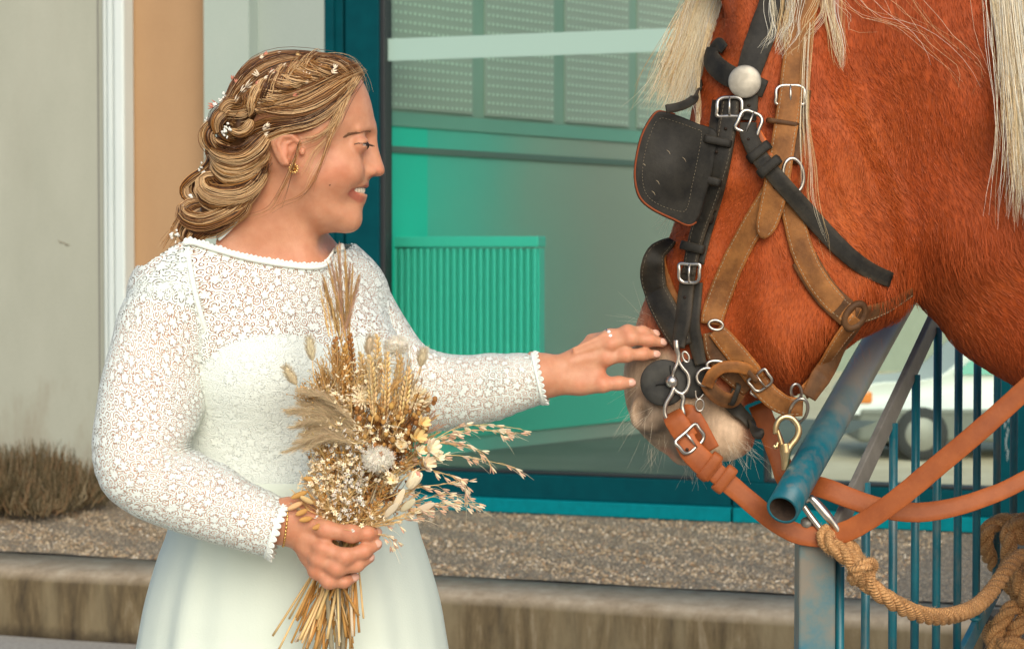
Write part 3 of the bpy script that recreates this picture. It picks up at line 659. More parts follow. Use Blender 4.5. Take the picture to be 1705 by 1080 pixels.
# ---------------- sleeves as outline pairs, and the arms inside them
def limb(pairs, n=90, m=40, scale=1.0, fold=0.0, seed=1):
    """pairs (outer px,py, inner px,py, y, depth radius) -> rings (n,m,3), uv (n,m,2)"""
    P = spline(np.array(pairs, float), n); rg = np.zeros((n, m, 3)); a = np.arange(m) * 2 * math.pi / m; UV = np.zeros((n, m, 2)); vl = 0; last = None
    r_ = np.random.default_rng(seed); ph = r_.uniform(0, 6.28, 12)
    for i, p in enumerate(P):
        A = Q(p[0], p[1], p[4]); B = Q(p[2], p[3], p[4]); c = (A + B) / 2; ex = (A - B) / 2; rx = np.linalg.norm(ex)
        ey = np.array((0, -1.0, 0)) * p[5]
        s_ = np.ones(m) * scale
        if fold:
            v = i / n * 30
            for k in range(6): s_ = s_ + fold * np.sin(v * (.55 + .23 * k) + a * (1 + k % 3) + ph[k]) / (1 + .4 * k)
        se = np.abs(np.cos(a)) ** .94 * np.sign(np.cos(a)), np.abs(np.sin(a)) ** .94 * np.sign(np.sin(a))
        rg[i] = c + (se[0] * s_)[:, None] * ex + (se[1] * s_)[:, None] * ey
        if last is not None: vl += np.linalg.norm(c - last) * 1.0 + .0 
        last = c; UV[i, :, 0] = a * (rx + p[5]) / 2; UV[i, :, 1] = vl
    return rg, UV
armR = [(322, 402, 364, 588, 2.975, .070), (285, 417, 362, 606, 2.965, .070), (250, 442, 359, 626, 2.955, .069), (222, 477, 356, 648, 2.945, .068), (200, 520, 349, 668, 2.935, .066), (180, 580, 341, 686, 2.92, .065), (168, 635, 333, 703, 2.905, .064), (160, 695, 325, 721, 2.89, .062), (156, 745, 317, 736, 2.88, .060), (159, 785, 316, 742, 2.87, .058), (175, 822, 320, 748, 2.862, .056), (210, 850, 331, 753, 2.855, .053), (260, 873, 351, 764, 2.845, .050), (320, 893, 386, 781, 2.832, .046), (380, 910, 431, 808, 2.815, .044), (442, 927, 475, 832, 2.805, .041)]
armL = [(560, 414, 585, 600, 3.10, .070), (600, 427, 604, 640, 3.105, .068), (636, 465, 620, 682, 3.11, .064), (665, 512, 640, 708, 3.11, .060), (690, 552, 662, 720, 3.11, .056), (712, 579, 692, 724, 3.10, .052), (742, 588.5, 728, 719, 3.09, .050), (790, 589, 778, 710, 3.07, .047), (840, 588, 836, 697, 3.05, .043), (884, 588, 903, 673, 3.035, .037)]
for pr in (armR, armL):
    rg, uv = limb(pr, 60, 28, .92); n, m = rg.shape[:2]; skin.add(rg.reshape(-1, 3), [grid_faces(n, m)[:, ::-1], np.array([np.arange(m)]), np.array([np.arange(m)[::-1] + (n - 1) * m])], np.array((.86, .47, .28)))  # arm colour raised against the shade inside the sleeves

# ---------------- hand stroking the horse's nose
lo = Q(800, 700, 3.03); hi = Q(1125, 520, 3.03); lo[1] = 2.965; hi[1] = 3.12
f = Field(lo, hi, .0014); HB = 3.035
hp = lambda px, py, dy=0.0: Q(px, py, HB + dy)
palm = closed_spline(XZ([(878, 592), (900, 590), (928, 590), (961, 575), (990, 561), (1012, 553), (1026, 562), (1030, 582), (1016, 603), (1008, 618), (1004, 634), (985, 650), (961, 652.5), (928, 652), (898, 662), (874, 672)], HB), 80)
f.un(f.inflate(f.poly2(palm), .023, f.idw([tuple(x) for x in XZ([(890, 625), (940, 620), (1000, 580), (980, 640)], HB)], [.024, .019, .0145, .016]), HB))
f.un(f.cone(hp(830, 640, .008), hp(900, 627, 0), .030, .030), .012)
FN = {'ring': ([(978, 577, .006), (1016, 560, -.004), (1045, 552, -.006), (1070, 552, .0), (1091, 556.5, .008)], [.010, .0098, .0090, .0080, .0062]),
      'middle': ([(985, 582, .0), (1017, 573, -.010), (1051, 563, -.013), (1082, 566, -.006), (1103, 570.5, .002)], [.011, .0102, .0096, .0086, .0068]),
      'index': ([(975, 600, .0), (1010, 596, -.009), (1042, 591, -.011), (1071, 589.5, -.004), (1092, 590, .003)], [.012, .0106, .0098, .0086, .0068]),
      'little': ([(985, 566, .01), (1020, 559, .012), (1045, 560, .016), (1066, 566, .022)], [.010, .0085, .0078, .006]),
      'thumb': ([(925, 636, .0), (965, 640, -.006), (1004, 640, -.012), (1031, 637.5, -.012), (1051, 637, -.008)], [.016, .0125, .0108, .0098, .0078])}
for k_, (pts, rad) in FN.items():
    f.un(f.chain([hp(*p) for p in pts], np.array(rad) * .92, .006), .0065 if k_ != 'thumb' else .014)
for k_, i_ in (('ring', 2), ('middle', 2), ('index', 2), ('thumb', 2), ('middle', 1), ('index', 1), ('ring', 1)):
    p = FN[k_][0][i_]; f.un(f.ell(hp(p[0], p[1] - .5, p[2] - .003), (.007, .0068, .007)), .008)
for a_, b_ in (((958, 588), (1010, 570)), ((950, 602), (1002, 592)), ((955, 580), (1004, 560))): f.un(f.cone(hp(*a_, -.0145), hp(*b_, -.0115), .001, .0036), .008)      # tendons
V, Fq = f.nets(1); px, py = topx(V); C = np.tile(SKIN, (len(V), 1))
for k_ in ('ring', 'middle', 'index', 'thumb'):
    for p in FN[k_][0][1:]: C = tint(C, px, py, p[:2], (9, 8), (.70, .27, .155), .32)
C = tint(C, px, py, (1010, 625), (14, 18), (.62, .22, .12), .5)
skin.add(V, Fq, C); handL = (V, Fq)
# ---------------- hand around the stems
lo = Q(400, 990, 2.80); hi = Q(650, 815, 2.80); lo[1] = 2.735; hi[1] = 2.90
f = Field(lo, hi, .0014); GB = 2.80; gp = lambda px, py, dy=0.0: Q(px, py, GB + dy)
palm = closed_spline(XZ([(462, 838), (472, 831), (492, 828), (524, 842), (552, 866), (556, 892), (548, 925), (541, 955), (530, 966), (518, 952), (505, 934), (486, 912), (472, 904), (462, 896)], GB), 70)
f.un(f.inflate(f.poly2(palm), .024, .0205, GB))
f.un(f.cone(gp(425, 869, .010), gp(476, 868, .002), .026, .0275), .012)
FG = {'index': ([(508, 866, -.006), (543, 882, -.022), (585, 888, -.026), (611, 888, -.018), (626, 886, -.004)], [.0135, .0118, .0108, .0096, .0078]),
      'middle': ([(508, 893, -.006), (538, 913, -.024), (574, 927, -.029), (606, 917, -.022), (627, 906, -.008)], [.0128, .0112, .0106, .0094, .0076]),
      'ring': ([(508, 910, -.006), (531, 931, -.022), (560, 946, -.027), (594, 940, -.020), (615, 928, -.008)], [.0125, .0108, .0102, .009, .0072]),
      'little': ([(512, 925, -.003), (527, 950, -.017), (548, 967, -.021), (573, 968, -.015), (590, 961, -.006)], [.0115, .0095, .0088, .0078, .0062]),
      'thumb': ([(480, 850, .006), (520, 846, .018), (560, 848, .034), (590, 852, .040)], [.016, .0125, .010, .008])}
for k_, (pts, rad) in FG.items(): f.un(f.chain([gp(*p) for p in pts], np.array(rad) * .95, .006), .005)
for k_ in ('index', 'middle', 'ring', 'little'):
    for i_ in (1, 2):
        p = FG[k_][0][i_]; f.un(f.ell(gp(p[0], p[1] - .5, p[2] - .003), (.0085, .0075, .0080)), .009)
V, Fq = f.nets(1); px, py = topx(V); C = np.tile(SKIN * (.97, .93, .92), (len(V), 1))
for k_ in FG:
    for p in FG[k_][0][1:]: C = tint(C, px, py, p[:2], (10, 8), (.68, .26, .15), .3)
skin.add(V, Fq, C)
body = skin.build('body', m_skin, bride)
# ---------------- nails, eyes, teeth, brow, lashes
m_nail = mat('nail', (.70, .40, .30), .22)
def nail(pa, pb, base, dy, rad, lift):
    a = Q(pa[0], pa[1], base + pa[2]); b = Q(pb[0], pb[1], base + pb[2]); d = norm(b - a); up = norm(np.array((0, -1, lift)) - d * np.dot((0, -1, lift), d)); sd = np.cross(d, up)
    mb = MB(); blob(mb, b - d * .0015 + up * (rad * .72), (.0072, .0054, .0024), None, 12, 8, np.stack([d, sd, up], 1)); return mb.build('nail', m_nail, bride)
for k_, lf in (('ring', .5), ('middle', .35), ('index', .2), ('thumb', .1)):
    p, r_ = FN[k_]; nail(p[-2], p[-1], HB, 0, r_[-1], lf)
for k_ in ('index', 'middle', 'ring', 'little'):
    p, r_ = FG[k_]; nail(p[-2], p[-1], GB, 0, r_[-1], .15)
m_eye = mat('eye_white', (.42, .36, .32), .15); m_iris = mat('iris', (.035, .02, .012), .1)
for sgn in (-1, 1):
    c = P3(599, 240.5, sgn * .0312); mb = MB(); blob(mb, c, .0112, None, 20, 14); ey = mb.build('eye', m_eye, bride)
    mb = MB(); dd = norm(np.array((1, sgn * .12, -.22))); blob(mb, c + dd * .0076, (.0060, .0060, .0060), None, 16, 10); mb.build('iris', m_iris, ey)
    # lid rim with lashes
    mb = MB(); arc = [P3(589.5, 240.5, sgn * .0435), P3(597, 238.5, sgn * .0445), P3(604, 238, sgn * .0420), P3(611.5, 240, sgn * .0350), P3(614, 242, sgn * .026)]
    A = spline(np.array(arc), 24); tubes(mb, A[None], np.linspace(.0006, .0010, 24), 5, (.045, .022, .013), True)
    for i in range(5, 24, 2):
        p = A[i]; o = norm(p - c); q = p + (o * .0055 + np.array((.0035, 0, -.0012))); tubes(mb, np.stack([p, (p + q) / 2 + (0, 0, -.0006), q])[None], np.array([.0005, .0004, .00012]), 3, (.02, .01, .008))
    mb.build('eyelashes', vcol('lash', .6), bride)
    mb = MB()
    for i in range(330):
        tq = rng.random(); b0 = np.array(P3(617 - 37 * tq, 218 + 2.0 * math.sin(tq * 3.1) * -1 + 11 * tq ** 2 + rng.uniform(-2.4, 2.4) * (1 - .6 * tq), sgn * (.016 + .034 * tq ** .8)))
        near_ = head_bvh.find_nearest(Vector(b0)); p = np.array(near_[0]); nn = np.array(near_[1])
        if nn @ (p - np.array(P3(540, 240, 0))) < 0: nn = -nn
        dirv = norm(np.array((-1.0, sgn * .5, -.10 + .25 * (1 - tq)))); L = rng.uniform(.006, .0095)
        tubes(mb, np.stack([p, p + dirv * L * .5 + nn * .0010, p + dirv * L + nn * .0004])[None], np.array([.0004, .0005, .00018]), 3, (.16, .072, .03))
    mb.build('eyebrow', vcol('brow', .7), bride)
m_tooth = mat('tooth', (.80, .72, .58), .2); 
for i in range(-5, 6):
    lat = i * .0054; u = abs(i) / 5.0; mb = MB(); c = P3(604.0 - 18 * u ** 1.8, 316.3 - .8 * u, lat * 1.02)
    blob(mb, c, (.0034, .0030, .0062 - .0016 * u), None, 10, 8); mb.build('tooth', m_tooth, bride)
mb = MB(); blob(mb, P3(593, 313, 0), (.010, .021, .003), (.45, .12, .10), 14, 8); mb.build('gum', vcol('gum', .3), bride)
mb = MB(); h_ = shoot(head_bvh, 549, 308); blob(mb, np.array(h_[0]), (.0014, .0008, .0014), (.2, .08, .04)); mb.build('mole', vcol('mole', .5), bride)
# ================================================================ DRESS
m_lace = mat('lace', (.80, .86, .80), .75, 0, .2); t = NT(m_lace)
uvn = t.n('UVMap', uv_map='UVMap')
def cell(scale, rnd=.85):
    v = t.n('TexVoronoi', voronoi_dimensions='2D', i_Vector=uvn, i_Scale=scale, i_Randomness=rnd)
    d = t.n('VectorMath', operation='SUBTRACT'); t.t.links.new(uvn.outputs[0], d.inputs[0]); t.t.links.new(v.outputs['Position'], d.inputs[1])
    s_ = t.n('VectorMath', operation='SCALE'); t.t.links.new(d.outputs[0], s_.inputs[0]); s_.inputs['Scale'].default_value = scale
    x = t.n('SeparateXYZ', i_0=s_); r = t.n('VectorMath', operation='LENGTH'); t.t.links.new(s_.outputs[0], r.inputs[0])
    th = t.math('ARCTAN2', x.outputs[1], x.outputs[0]); rc = t.n('SeparateColor', i_0=v.outputs['Color'])
    return r.outputs['Value'], th, rc.outputs[0], rc.outputs[1]
def step(a, b, x):      # 1 below a, 0 above b
    return t.n('MapRange', interpolation_type='SMOOTHSTEP', i_Value=x, i_From_Min=a, i_From_Max=b, i_To_Min=1.0, i_To_Max=0.0)
r1, th1, ra, rb = cell(52.0)
pet = t.math('POWER', t.math('ABSOLUTE', t.math('COSINE', t.math('ADD', t.math('MULTIPLY', th1, 2.5), t.math('MULTIPLY', ra, 6.28)))), .5)
rad_ = t.math('MULTIPLY_ADD', pet, .21, .075); flower = t.math('MULTIPLY', step(-.03, .03, t.math('SUBTRACT', r1, rad_)), t.math('GREATER_THAN', rb, .12))
r2, th2, rc_, rd = cell(104.0)
dirn = t.math('SUBTRACT', t.math('MULTIPLY', t.math('GREATER_THAN', rd, .5), 2.0), 1.0)
ph = t.math('ADD', t.math('MULTIPLY', r2, 3.1), t.math('MULTIPLY', t.math('MULTIPLY', th2, dirn), .1592)); ph = t.math('ADD', ph, rc_)
sw = t.math('ABSOLUTE', t.math('SUBTRACT', t.math('FRACT', t.math('ADD', ph, 10.0)), .5))
spiral = step(.31, .375, sw)
ed = t.n('TexVoronoi', voronoi_dimensions='2D', feature='DISTANCE_TO_EDGE', i_Vector=uvn, i_Scale=104.0, i_Randomness=.85)
net = step(.05, .10, ed)
halo = step(.0, .07, t.math('ABSOLUTE', t.math('SUBTRACT', t.math('SUBTRACT', r1, rad_), .10)))
mask = t.math('MAXIMUM', t.math('MAXIMUM', spiral, net), flower)
gap = t.math('MULTIPLY', t.math('MULTIPLY', halo, t.math('GREATER_THAN', rb, .12)), step(-.1, .5, t.math('COSINE', t.math('MULTIPLY', th1, 15.0)))); mask = t.math('MULTIPLY', mask, t.math('SUBTRACT', 1.0, t.math('MULTIPLY', gap, .95)))
dens = t.n('Attribute', attribute_name='Col'); ds = t.n('SeparateColor', i_0=dens.outputs['Color'])
raw = mask; mask = t.math('MAXIMUM', mask, t.math('SUBTRACT', 1.0, ds.outputs[0]))          # Col.r = 0: closed fabric
t.l(mask, t.b.inputs['Alpha']); wr = t.noise(t.obj((1, 1, 2.6)), 15, 4, .6); t.bump(t.math('ADD', t.math('MULTIPLY', raw, .13), t.math('MULTIPLY', wr, .42)), .8, .010)
t.b.inputs['Sheen Weight'].default_value = .15
m_cloth = mat('white_crepe', (.74, .82, .72), .7, 0, .2); t2 = NT(m_cloth); n_ = t2.noise(t2.obj(), 420, 4); n2 = t2.noise(t2.obj((1, 1, .35)), 14, 4); t2.bump(t2.math('ADD', t2.math('MULTIPLY', n_, .25), n2), .22, .006)
m_lining = mat('bodice_lining', (.73, .81, .74), .7, 0, .2); t2 = NT(m_lining); vv = t2.n('TexVoronoi', i_Vector=t2.obj(), i_Scale=210.0); n2 = t2.noise(t2.obj(), 16, 4); t2.bump(t2.math('ADD', t2.math('MULTIPLY', vv, .22), n2), .5, .004)
dress = None
def make_bodice():
    f = torso_D; px0 = np.array([(240, 440), (300, 400), (318, 401), (345, 410), (408, 428), (467, 439), (515, 444), (541, 441), (552, 430), (557, 418), (590, 408), (640, 430)], float)
    out = []
    D0 = f.D.copy()
    for off, top in ((.0026, 'lining'), (.0066, 'lace')):
        f.D = D0 - off; V, Fq = f.nets(2); px, py = topx(V); ymid = 3.075
        if top == 'lace': lim = np.interp(px, px0[:, 0], px0[:, 1]); lim = np.where(V[:, 1] > 3.06, np.minimum(lim, 404), lim)
        else:
            sx = np.array([(300, 640), (355, 588), (375, 574), (400, 564), (430, 557), (470, 554), (515, 560), (545, 578), (575, 562), (615, 556), (650, 570), (690, 600)], float); lim = np.interp(px, sx[:, 0], sx[:, 1])
        ok = py > lim; ok &= py < 815
        keep = ok[Fq].all(1); Fk = Fq[keep]; used = np.unique(Fk); mp = np.full(len(V), -1); mp[used] = np.arange(len(used)); V = V[used]; Fk = mp[Fk]
        ang = np.arctan2(V[:, 0] - Q(455, 600, 3.07)[0], -(V[:, 1] - 3.07)); uv = np.stack([ang * .15, V[:, 2]], 1)
        out.append((V, Fk, uv, np.array([np.interp(a, px0[:, 0], px0[:, 1]) for a in topx(V)[0]])))
    f.D = D0; return out
(LV, LF, _, _), (BV, BF, BUV, _) = make_bodice()
mb = MB(); mb.add(LV, LF); lining = mb.build('bodice_lining', m_lining, bride)
bp_x, bp_y = topx(BV); sx = np.array([(300, 640), (355, 588), (375, 574), (400, 564), (430, 557), (470, 554), (515, 560), (545, 578), (575, 562), (615, 556), (650, 570), (690, 600)], float)
open_ = 1 - smooth01(-2, 5, bp_y - np.interp(bp_x, sx[:, 0], sx[:, 1])); mb = MB(); mb.add(BV, BF, np.stack([open_] * 3, 1), BUV); bodice = mb.build('lace_bodice', m_lace, bride); bod_bvh = bvh(BV, BF)
m_trim = mat('lace_trim', (.86, .90, .84), .75, 0, .2); tt = NT(m_trim); tt.bump(tt.noise(tt.obj(), 500, 3), .6, .0015)
def trim(name, pts, r, loops, out, seed=3):
    """corded edge with small picot loops; pts (n,3), out (n,3) direction of the loops"""
    mb = MB(); tubes(mb, pts[None], r, 7, None, True)
    L = np.concatenate([[0], np.cumsum(np.linalg.norm(np.diff(pts, axis=0), axis=1))]); k = int(L[-1] / loops)
    if loops:
        for i in range(k):
            s_ = (i + .5) * L[-1] / k; p = np.array([np.interp(s_, L, pts[:, j]) for j in range(3)]); o = norm(np.array([np.interp(s_, L, out[:, j]) for j in range(3)]))
            q = np.array([np.interp(min(s_ + .002, L[-1]), L, pts[:, j]) for j in range(3)]); tg = norm(q - p + 1e-6); ln = loops * rng.uniform(.75, 1.2)
            a = np.linspace(-.3, math.pi + .3, 9); lp = p + np.cos(a)[:, None] * tg * loops * .42 + np.sin(a)[:, None] * o * ln
            tubes(mb, lp[None], r * .62, 5)
            nn = np.cross(tg, o); blob(mb, p + o * ln * .45, (loops * .33, ln * .42, r * .45), None, 7, 5, np.stack([tg, o, nn], 1))
    return mb.build(name, m_trim, bride)
NL = spline(np.array([(306, 404), (318, 402), (345, 410), (408, 428), (467, 439), (515, 444), (541, 441), (552, 430), (558, 417), (572, 411)], float), 60); tp = []
for a, b in NL:
    for q_ in (8, 11, 14, 5):
        h_ = shoot(bod_bvh, a, b + q_)
        if h_[0] is not None: break
    if h_[0] is not None: tp.append(Q(a, b + 1.5, h_[0][1] - .0015))
tp = np.array(tp); 
for _ in range(3): tp[1:-1] = (tp[:-2] + 2 * tp[1:-1] + tp[2:]) / 4
trim('neckline_trim', tp, .0031, .006, np.tile((0, -.2, 1.0), (len(tp), 1)))
# sleeves
def sleeve(pr, seed, u0):
    rg, uv = limb(pr, 150, 64, 1.0, .012, seed); n, m = rg.shape[:2]
    ii = np.arange(n)[:, None] / n; aa = (np.arange(m) * 2 * math.pi / m)[None]; cen_ = rg.mean(1, keepdims=True); inn = (1 - np.cos(aa)) / 2 * .8 + .2
    for c_, w_, k_, am_ in ((.555, .07, 210, .030), (.10, .06, 120, .018), (.86, .10, 150, .012)): rg = cen_ + (rg - cen_) * (1 + am_ * np.sin(ii * k_ + 1.5 * np.sin(aa * 2 + seed)) * np.exp(-((ii - c_) / w_) ** 2) * inn)[..., None]
    # elbow creases: gathers on the inside of the bend
    V = rg.reshape(-1, 3); F_ = grid_faces(n, m)[:, ::-1]; V = V.copy()
    uvq = uv.copy(); uvq[:, :, 0] += u0
    # closed seam in uv: duplicate the first column
    V3 = np.concatenate([rg, rg[:, :1]], 1); U3 = np.concatenate([uvq, uvq[:, :1]], 1)
    a = np.arange(m + 1) * 2 * math.pi / m; r_ = np.array([np.linalg.norm(rg[i, 0] - rg[i, m // 2]) / 2 for i in range(n)]); U3[:, :, 0] = u0 + a[None] * (np.mean(r_) * .5 + r_[:, None] * .5)
    mb = MB(); mb.add(V3.reshape(-1, 3), grid_faces(n, m + 1, False)[:, ::-1], np.ones(3), U3.reshape(-1, 2))
    return mb.build('lace_sleeve', m_lace, bride), rg
slR, rgR = sleeve(armR, 4, 0.0); slL, rgL = sleeve(armL, 9, .37)
for rg in (rgR, rgL):
    last = np.vstack([rg[-1], rg[-1][:2]]); ax = norm(rg[-1].mean(0) - rg[-6].mean(0)); c = rg[-1].mean(0)
    trim('cuff_trim', last + ax * .001, .0022, .0085, norm(ax * 1.0 + .25 * norm(last - c)))
# shoulder seam of the near sleeve
first = np.array([p for p in rgR[1] if p[1] < 2.975]); first = first[np.argsort(-first[:, 2])]
mb = MB(); tubes(mb, first[None] + (0, -.001, 0), .0038, 8, None, True); mb.build('shoulder_seam', m_trim, bride)
# skirt down to the ground
rows = [(782, 304, 684, .190), (786, 301, 687, .193), (800, 298, 688, .192), (830, 290, 691, .190), (880, 281, 697, .190), (930, 263, 713, .192), (1000, 243, 733, .195), (1080, 228, 747, .20), (1300, 190, 785, .25), (1700, 130, 850, .31), (2062, 80, 910, .36)]
rows = spline(np.array(rows, float), 90); ms = 160; a = np.arange(ms) * 2 * math.pi / ms; rg = []
for py_, l_, r_, dy_ in rows:
    A = Q(l_, py_, 3.09); B = Q(r_, py_, 3.09); c = (A + B) / 2; w_ = (B - A)[0] / 2; am = np.clip((py_ - 795) / 650, 0, 1) ** .6 * 1.5
    fo = 1 + am * (.045 * np.sin(9 * a + .6) + .05 * np.sin(14 * a + 1.1 + .6 * np.sin(3 * a)) + .03 * np.sin(23 * a)) * (1 - .72 * np.exp(-((np.cos(a)) / .16) ** 2 * 0)) 
    edge = np.abs(np.cos(a)) ** 6; fo = fo * (1 - edge) + edge * 1.0
    rg.append(np.stack([c[0] + w_ * np.cos(a) * fo, c[1] - dy_ * np.sin(a) * fo, np.full(ms, c[2])], 1))
rg = np.array(rg); mb = MB(); mb.add(rg.reshape(-1, 3), grid_faces(len(rg), ms)); mb.build('skirt', m_cloth, bride)
# jewellery
m_gold = mat('gold', (.83, .55, .20), .25, 1.0); m_silv = mat('silver', (.80, .78, .72), .22, 1.0)
mb = MB(); c = Q(488.5, 281, 2.929); 
for k in range(11):
    an = k / 11 * 2 * math.pi; d = np.array((math.cos(an), -.15, math.sin(an))); tubes(mb, np.stack([c + d * .0015, c + d * .005, c + d * .0078])[None], np.array([.0006, .0013, .0010]), 6, (.9, .75, .45), True)
blob(mb, c + (0, -.0015, 0), .0022, (.9, .7, .3)); mb.build('earring', m_gold, bride)
a_ = np.linspace(0, 2 * math.pi, 40); c = Q(1014.5, 560, HB - .004); ax = norm(Q(1040, 552, HB - .006) - Q(1005, 565, HB + .0)); u_ = norm(np.cross(ax, (0, 1, 0))); v_ = np.cross(ax, u_)
mb = MB(); tubes(mb, (c + (np.cos(a_)[:, None] * u_ + np.sin(a_)[:, None] * v_) * .0108)[None], .0011, 6); mb.build('ring', m_silv, bride)
mb = MB(); blob(mb, c + (.001, -.0118, .0), (.0036, .0026, .0040)); blob(mb, c + (-.001, -.0095, .0066), (.0028, .0024, .0028)); mb.build('ring_stone', mat('clear_stone', (.9, .92, .9), .05, .0, 1.0), bride)
c0, c1 = Q(478, 834, GB - .010), Q(470, 908, GB - .010); c = (c0 + c1) / 2; u_ = (c0 - c1) / 2 * 1.04; 
mb = MB(); br = c + np.cos(a_)[:, None] * u_ + np.sin(a_)[:, None] * np.array((.004, -.0265, 0)) + np.array((0, .010, 0))
for k in range(0, 39): blob(mb, (br[k] + br[k + 1]) / 2, (.0019, .0017, .0024), None, 6, 4)
tubes(mb, br[None], .0009, 5); mb.build('bracelet', m_gold, bride)
# ================================================================ HAIR
m_hair = vcol('hair', .38, .45); m_hair.node_tree.nodes['Principled BSDF'].inputs['Specular IOR Level'].default_value = .5
hair = None
cap = closed_spline(XZ([(596, 123), (583, 107), (552, 97), (519, 91), (482, 86), (445, 89), (416, 101), (394, 127), (382, 153), (372, 185), (366, 215), (380, 252), (415, 272), (434, 255), (447, 228), (470, 216), (500, 212), (528, 200), (552, 178), (570, 155), (586, 135)], HY), 110)
lo = Q(330, 430, HY); hi = Q(640, 60, HY); lo[1] = 2.88; hi[1] = 3.12
f = Field(lo, hi, .003); d2 = f.poly2(cap); f.un(f.inflate(d2, .07, .0795, HY))
core = [Q(404, 225, 2.99), Q(404, 262, 2.985), Q(388, 303, 2.978), Q(358, 348, 2.968), Q(334, 384, 2.966)]
f.un(f.chain(core, [.030, .029, .022, .015, .006], .02), .02)
CV, CF = f.nets(2); cap_bvh = bvh(CV, CF)
mb = MB(); mb.add(CV, CF, (.085, .038, .014)); hair = mb.build('hair', m_hair, bride)
PAL = np.array([(.74, .49, .25), (.46, .235, .075), (.28, .115, .030), (.135, .048, .012), (.055, .018, .005), (.43, .165, .024)])
def surf(px, py, fallback=HY):
    best = None
    for b in (cap_bvh, head_bvh):
        h_, n_ = shoot(b, px, py)
        if h_ is not None and (best is None or h_[1] < best[0][1]): best = (h_, n_)
    if best is None: return Q(px, py, fallback), np.array((0, -1.0, 0.3))
    return np.array(best[0]), np.array(best[1])
hb = MB()
def sheet(G0, G1, n, lift=.003, pal=(.3, .3, .2, .1, .05, .05), rad=.00037, clump=14, jit=1.7, npt=11, arch=0.0, mirror=True, mbx=None):
    """strands between two guide curves given in pixels, laid on the scalp"""
    A = spline(np.array(G0, float), npt); B = spline(np.array(G1, float), npt); PS = []; C = []; n = int(n * 2.1)
    ck = [(rng.random(), rng.choice(6, p=np.array(pal) / sum(pal)), rng.uniform(-.0012, .0025)) for _ in range(max(2, n // clump))]
    ck.sort(key=lambda q: q[0]); ck = [(a_, (min(4, c_ + 2) if math.sin(a_ * 37 + n) < -.45 else max(0, c_ - 1) if math.sin(a_ * 37 + n) > .3 and c_ < 5 else c_), l_) for a_, c_, l_ in ck]
    for tt, ci, lf in ck:
        cen = []
        for i in range(npt):
            p = A[i] * (1 - tt) + B[i] * tt; h_, n_ = surf(*p); cen.append(h_ + n_ * (lift + lf + arch * math.sin(math.pi * i / (npt - 1))))
        cen = np.array(cen); cen[1:-1] = (cen[:-2] + cen[1:-1] + cen[2:]) / 3; cen[1:-1] = (cen[:-2] + cen[1:-1] + cen[2:]) / 3
        for _ in range(clump):
            o = rng.normal(0, 1, 3) * jit / 1210 * (1 + .5 * rng.random()) * (2.4 if rng.random() < .08 else 1); w_ = rng.normal(0, .35, (npt, 3)) / 1210; w_ = np.cumsum(w_, 0) * .5
            e_ = np.linspace(-1, 1, npt)[:, None] ** 2 * rng.normal(0, .7, 3) / 1210
            PS.append(cen + o + w_ + e_); C.append(PAL[ci] * rng.uniform(.78, 1.22) if rng.random() > .12 else PAL[rng.integers(0, 6)])
    PS = np.array(PS); C = np.array(C); rr = rad * np.interp(np.linspace(0, 1, npt), [0, .08, .9, 1], [.5, 1, 1, .4])
    tubes(mbx or hb, PS, rr, 3, C)
    if mirror: M_ = PS.copy(); M_[..., 1] = 2 * HY - M_[..., 1]; tubes(mbx or hb, M_[::4], rr * 1.7, 3, C[::4])
light = (.58, .24, .07, .05, .03, .03); mid_ = (.16, .26, .28, .16, .06, .08); dark = (.03, .12, .25, .3, .2, .1); gold = (.1, .25, .25, .1, .05, .25)
# crown, sweeping back and down along the outline
sheet([(560, 99), (519, 92), (480, 88), (444, 91), (416, 103), (395, 129), (383, 156), (375, 186)], [(545, 110), (505, 112), (470, 122), (440, 140), (418, 158), (402, 178), (392, 195), (384, 206)], 520, .002, mid_)
sheet([(560, 99), (519, 91.5), (480, 87), (444, 90), (414, 103), (393, 129), (381, 156), (373, 186)], [(555, 103), (515, 98), (476, 96), (444, 102), (416, 117), (399, 140), (388, 165), (378, 190)], 160, .002, dark)
# roots in front of the braid, from the parting
sheet([(593, 118), (580, 106), (560, 99), (540, 98)], [(560, 122), (545, 117), (530, 114), (515, 112)], 160, .003, gold)
# upper side sweep, forehead to the end of the braid
sheet([(590, 115), (560, 120), (528, 138), (495, 152), (462, 164), (430, 174), (412, 182)], [(597, 126), (578, 146), (555, 168), (528, 187), (498, 193), (468, 188), (440, 178)], 620, .004, light, arch=.003)
sheet([(584, 112), (555, 114), (520, 130), (490, 146), (458, 160), (428, 170)], [(590, 116), (565, 124), (532, 142), (500, 156), (466, 166), (432, 176)], 220, .003, dark)
# lower side sweep over the ear into the knot
sheet([(588, 140), (566, 160), (540, 186), (508, 205), (474, 205), (440, 212), (412, 226)], [(572, 160), (556, 182), (534, 206), (500, 219), (466, 221), (440, 236), (425, 252)], 420, .003, mid_, arch=.003)
sheet([(510, 196), (478, 198), (450, 200), (425, 206), (404, 214)], [(520, 206), (480, 212), (452, 220), (430, 236), (414, 248)], 240, .0025, dark)
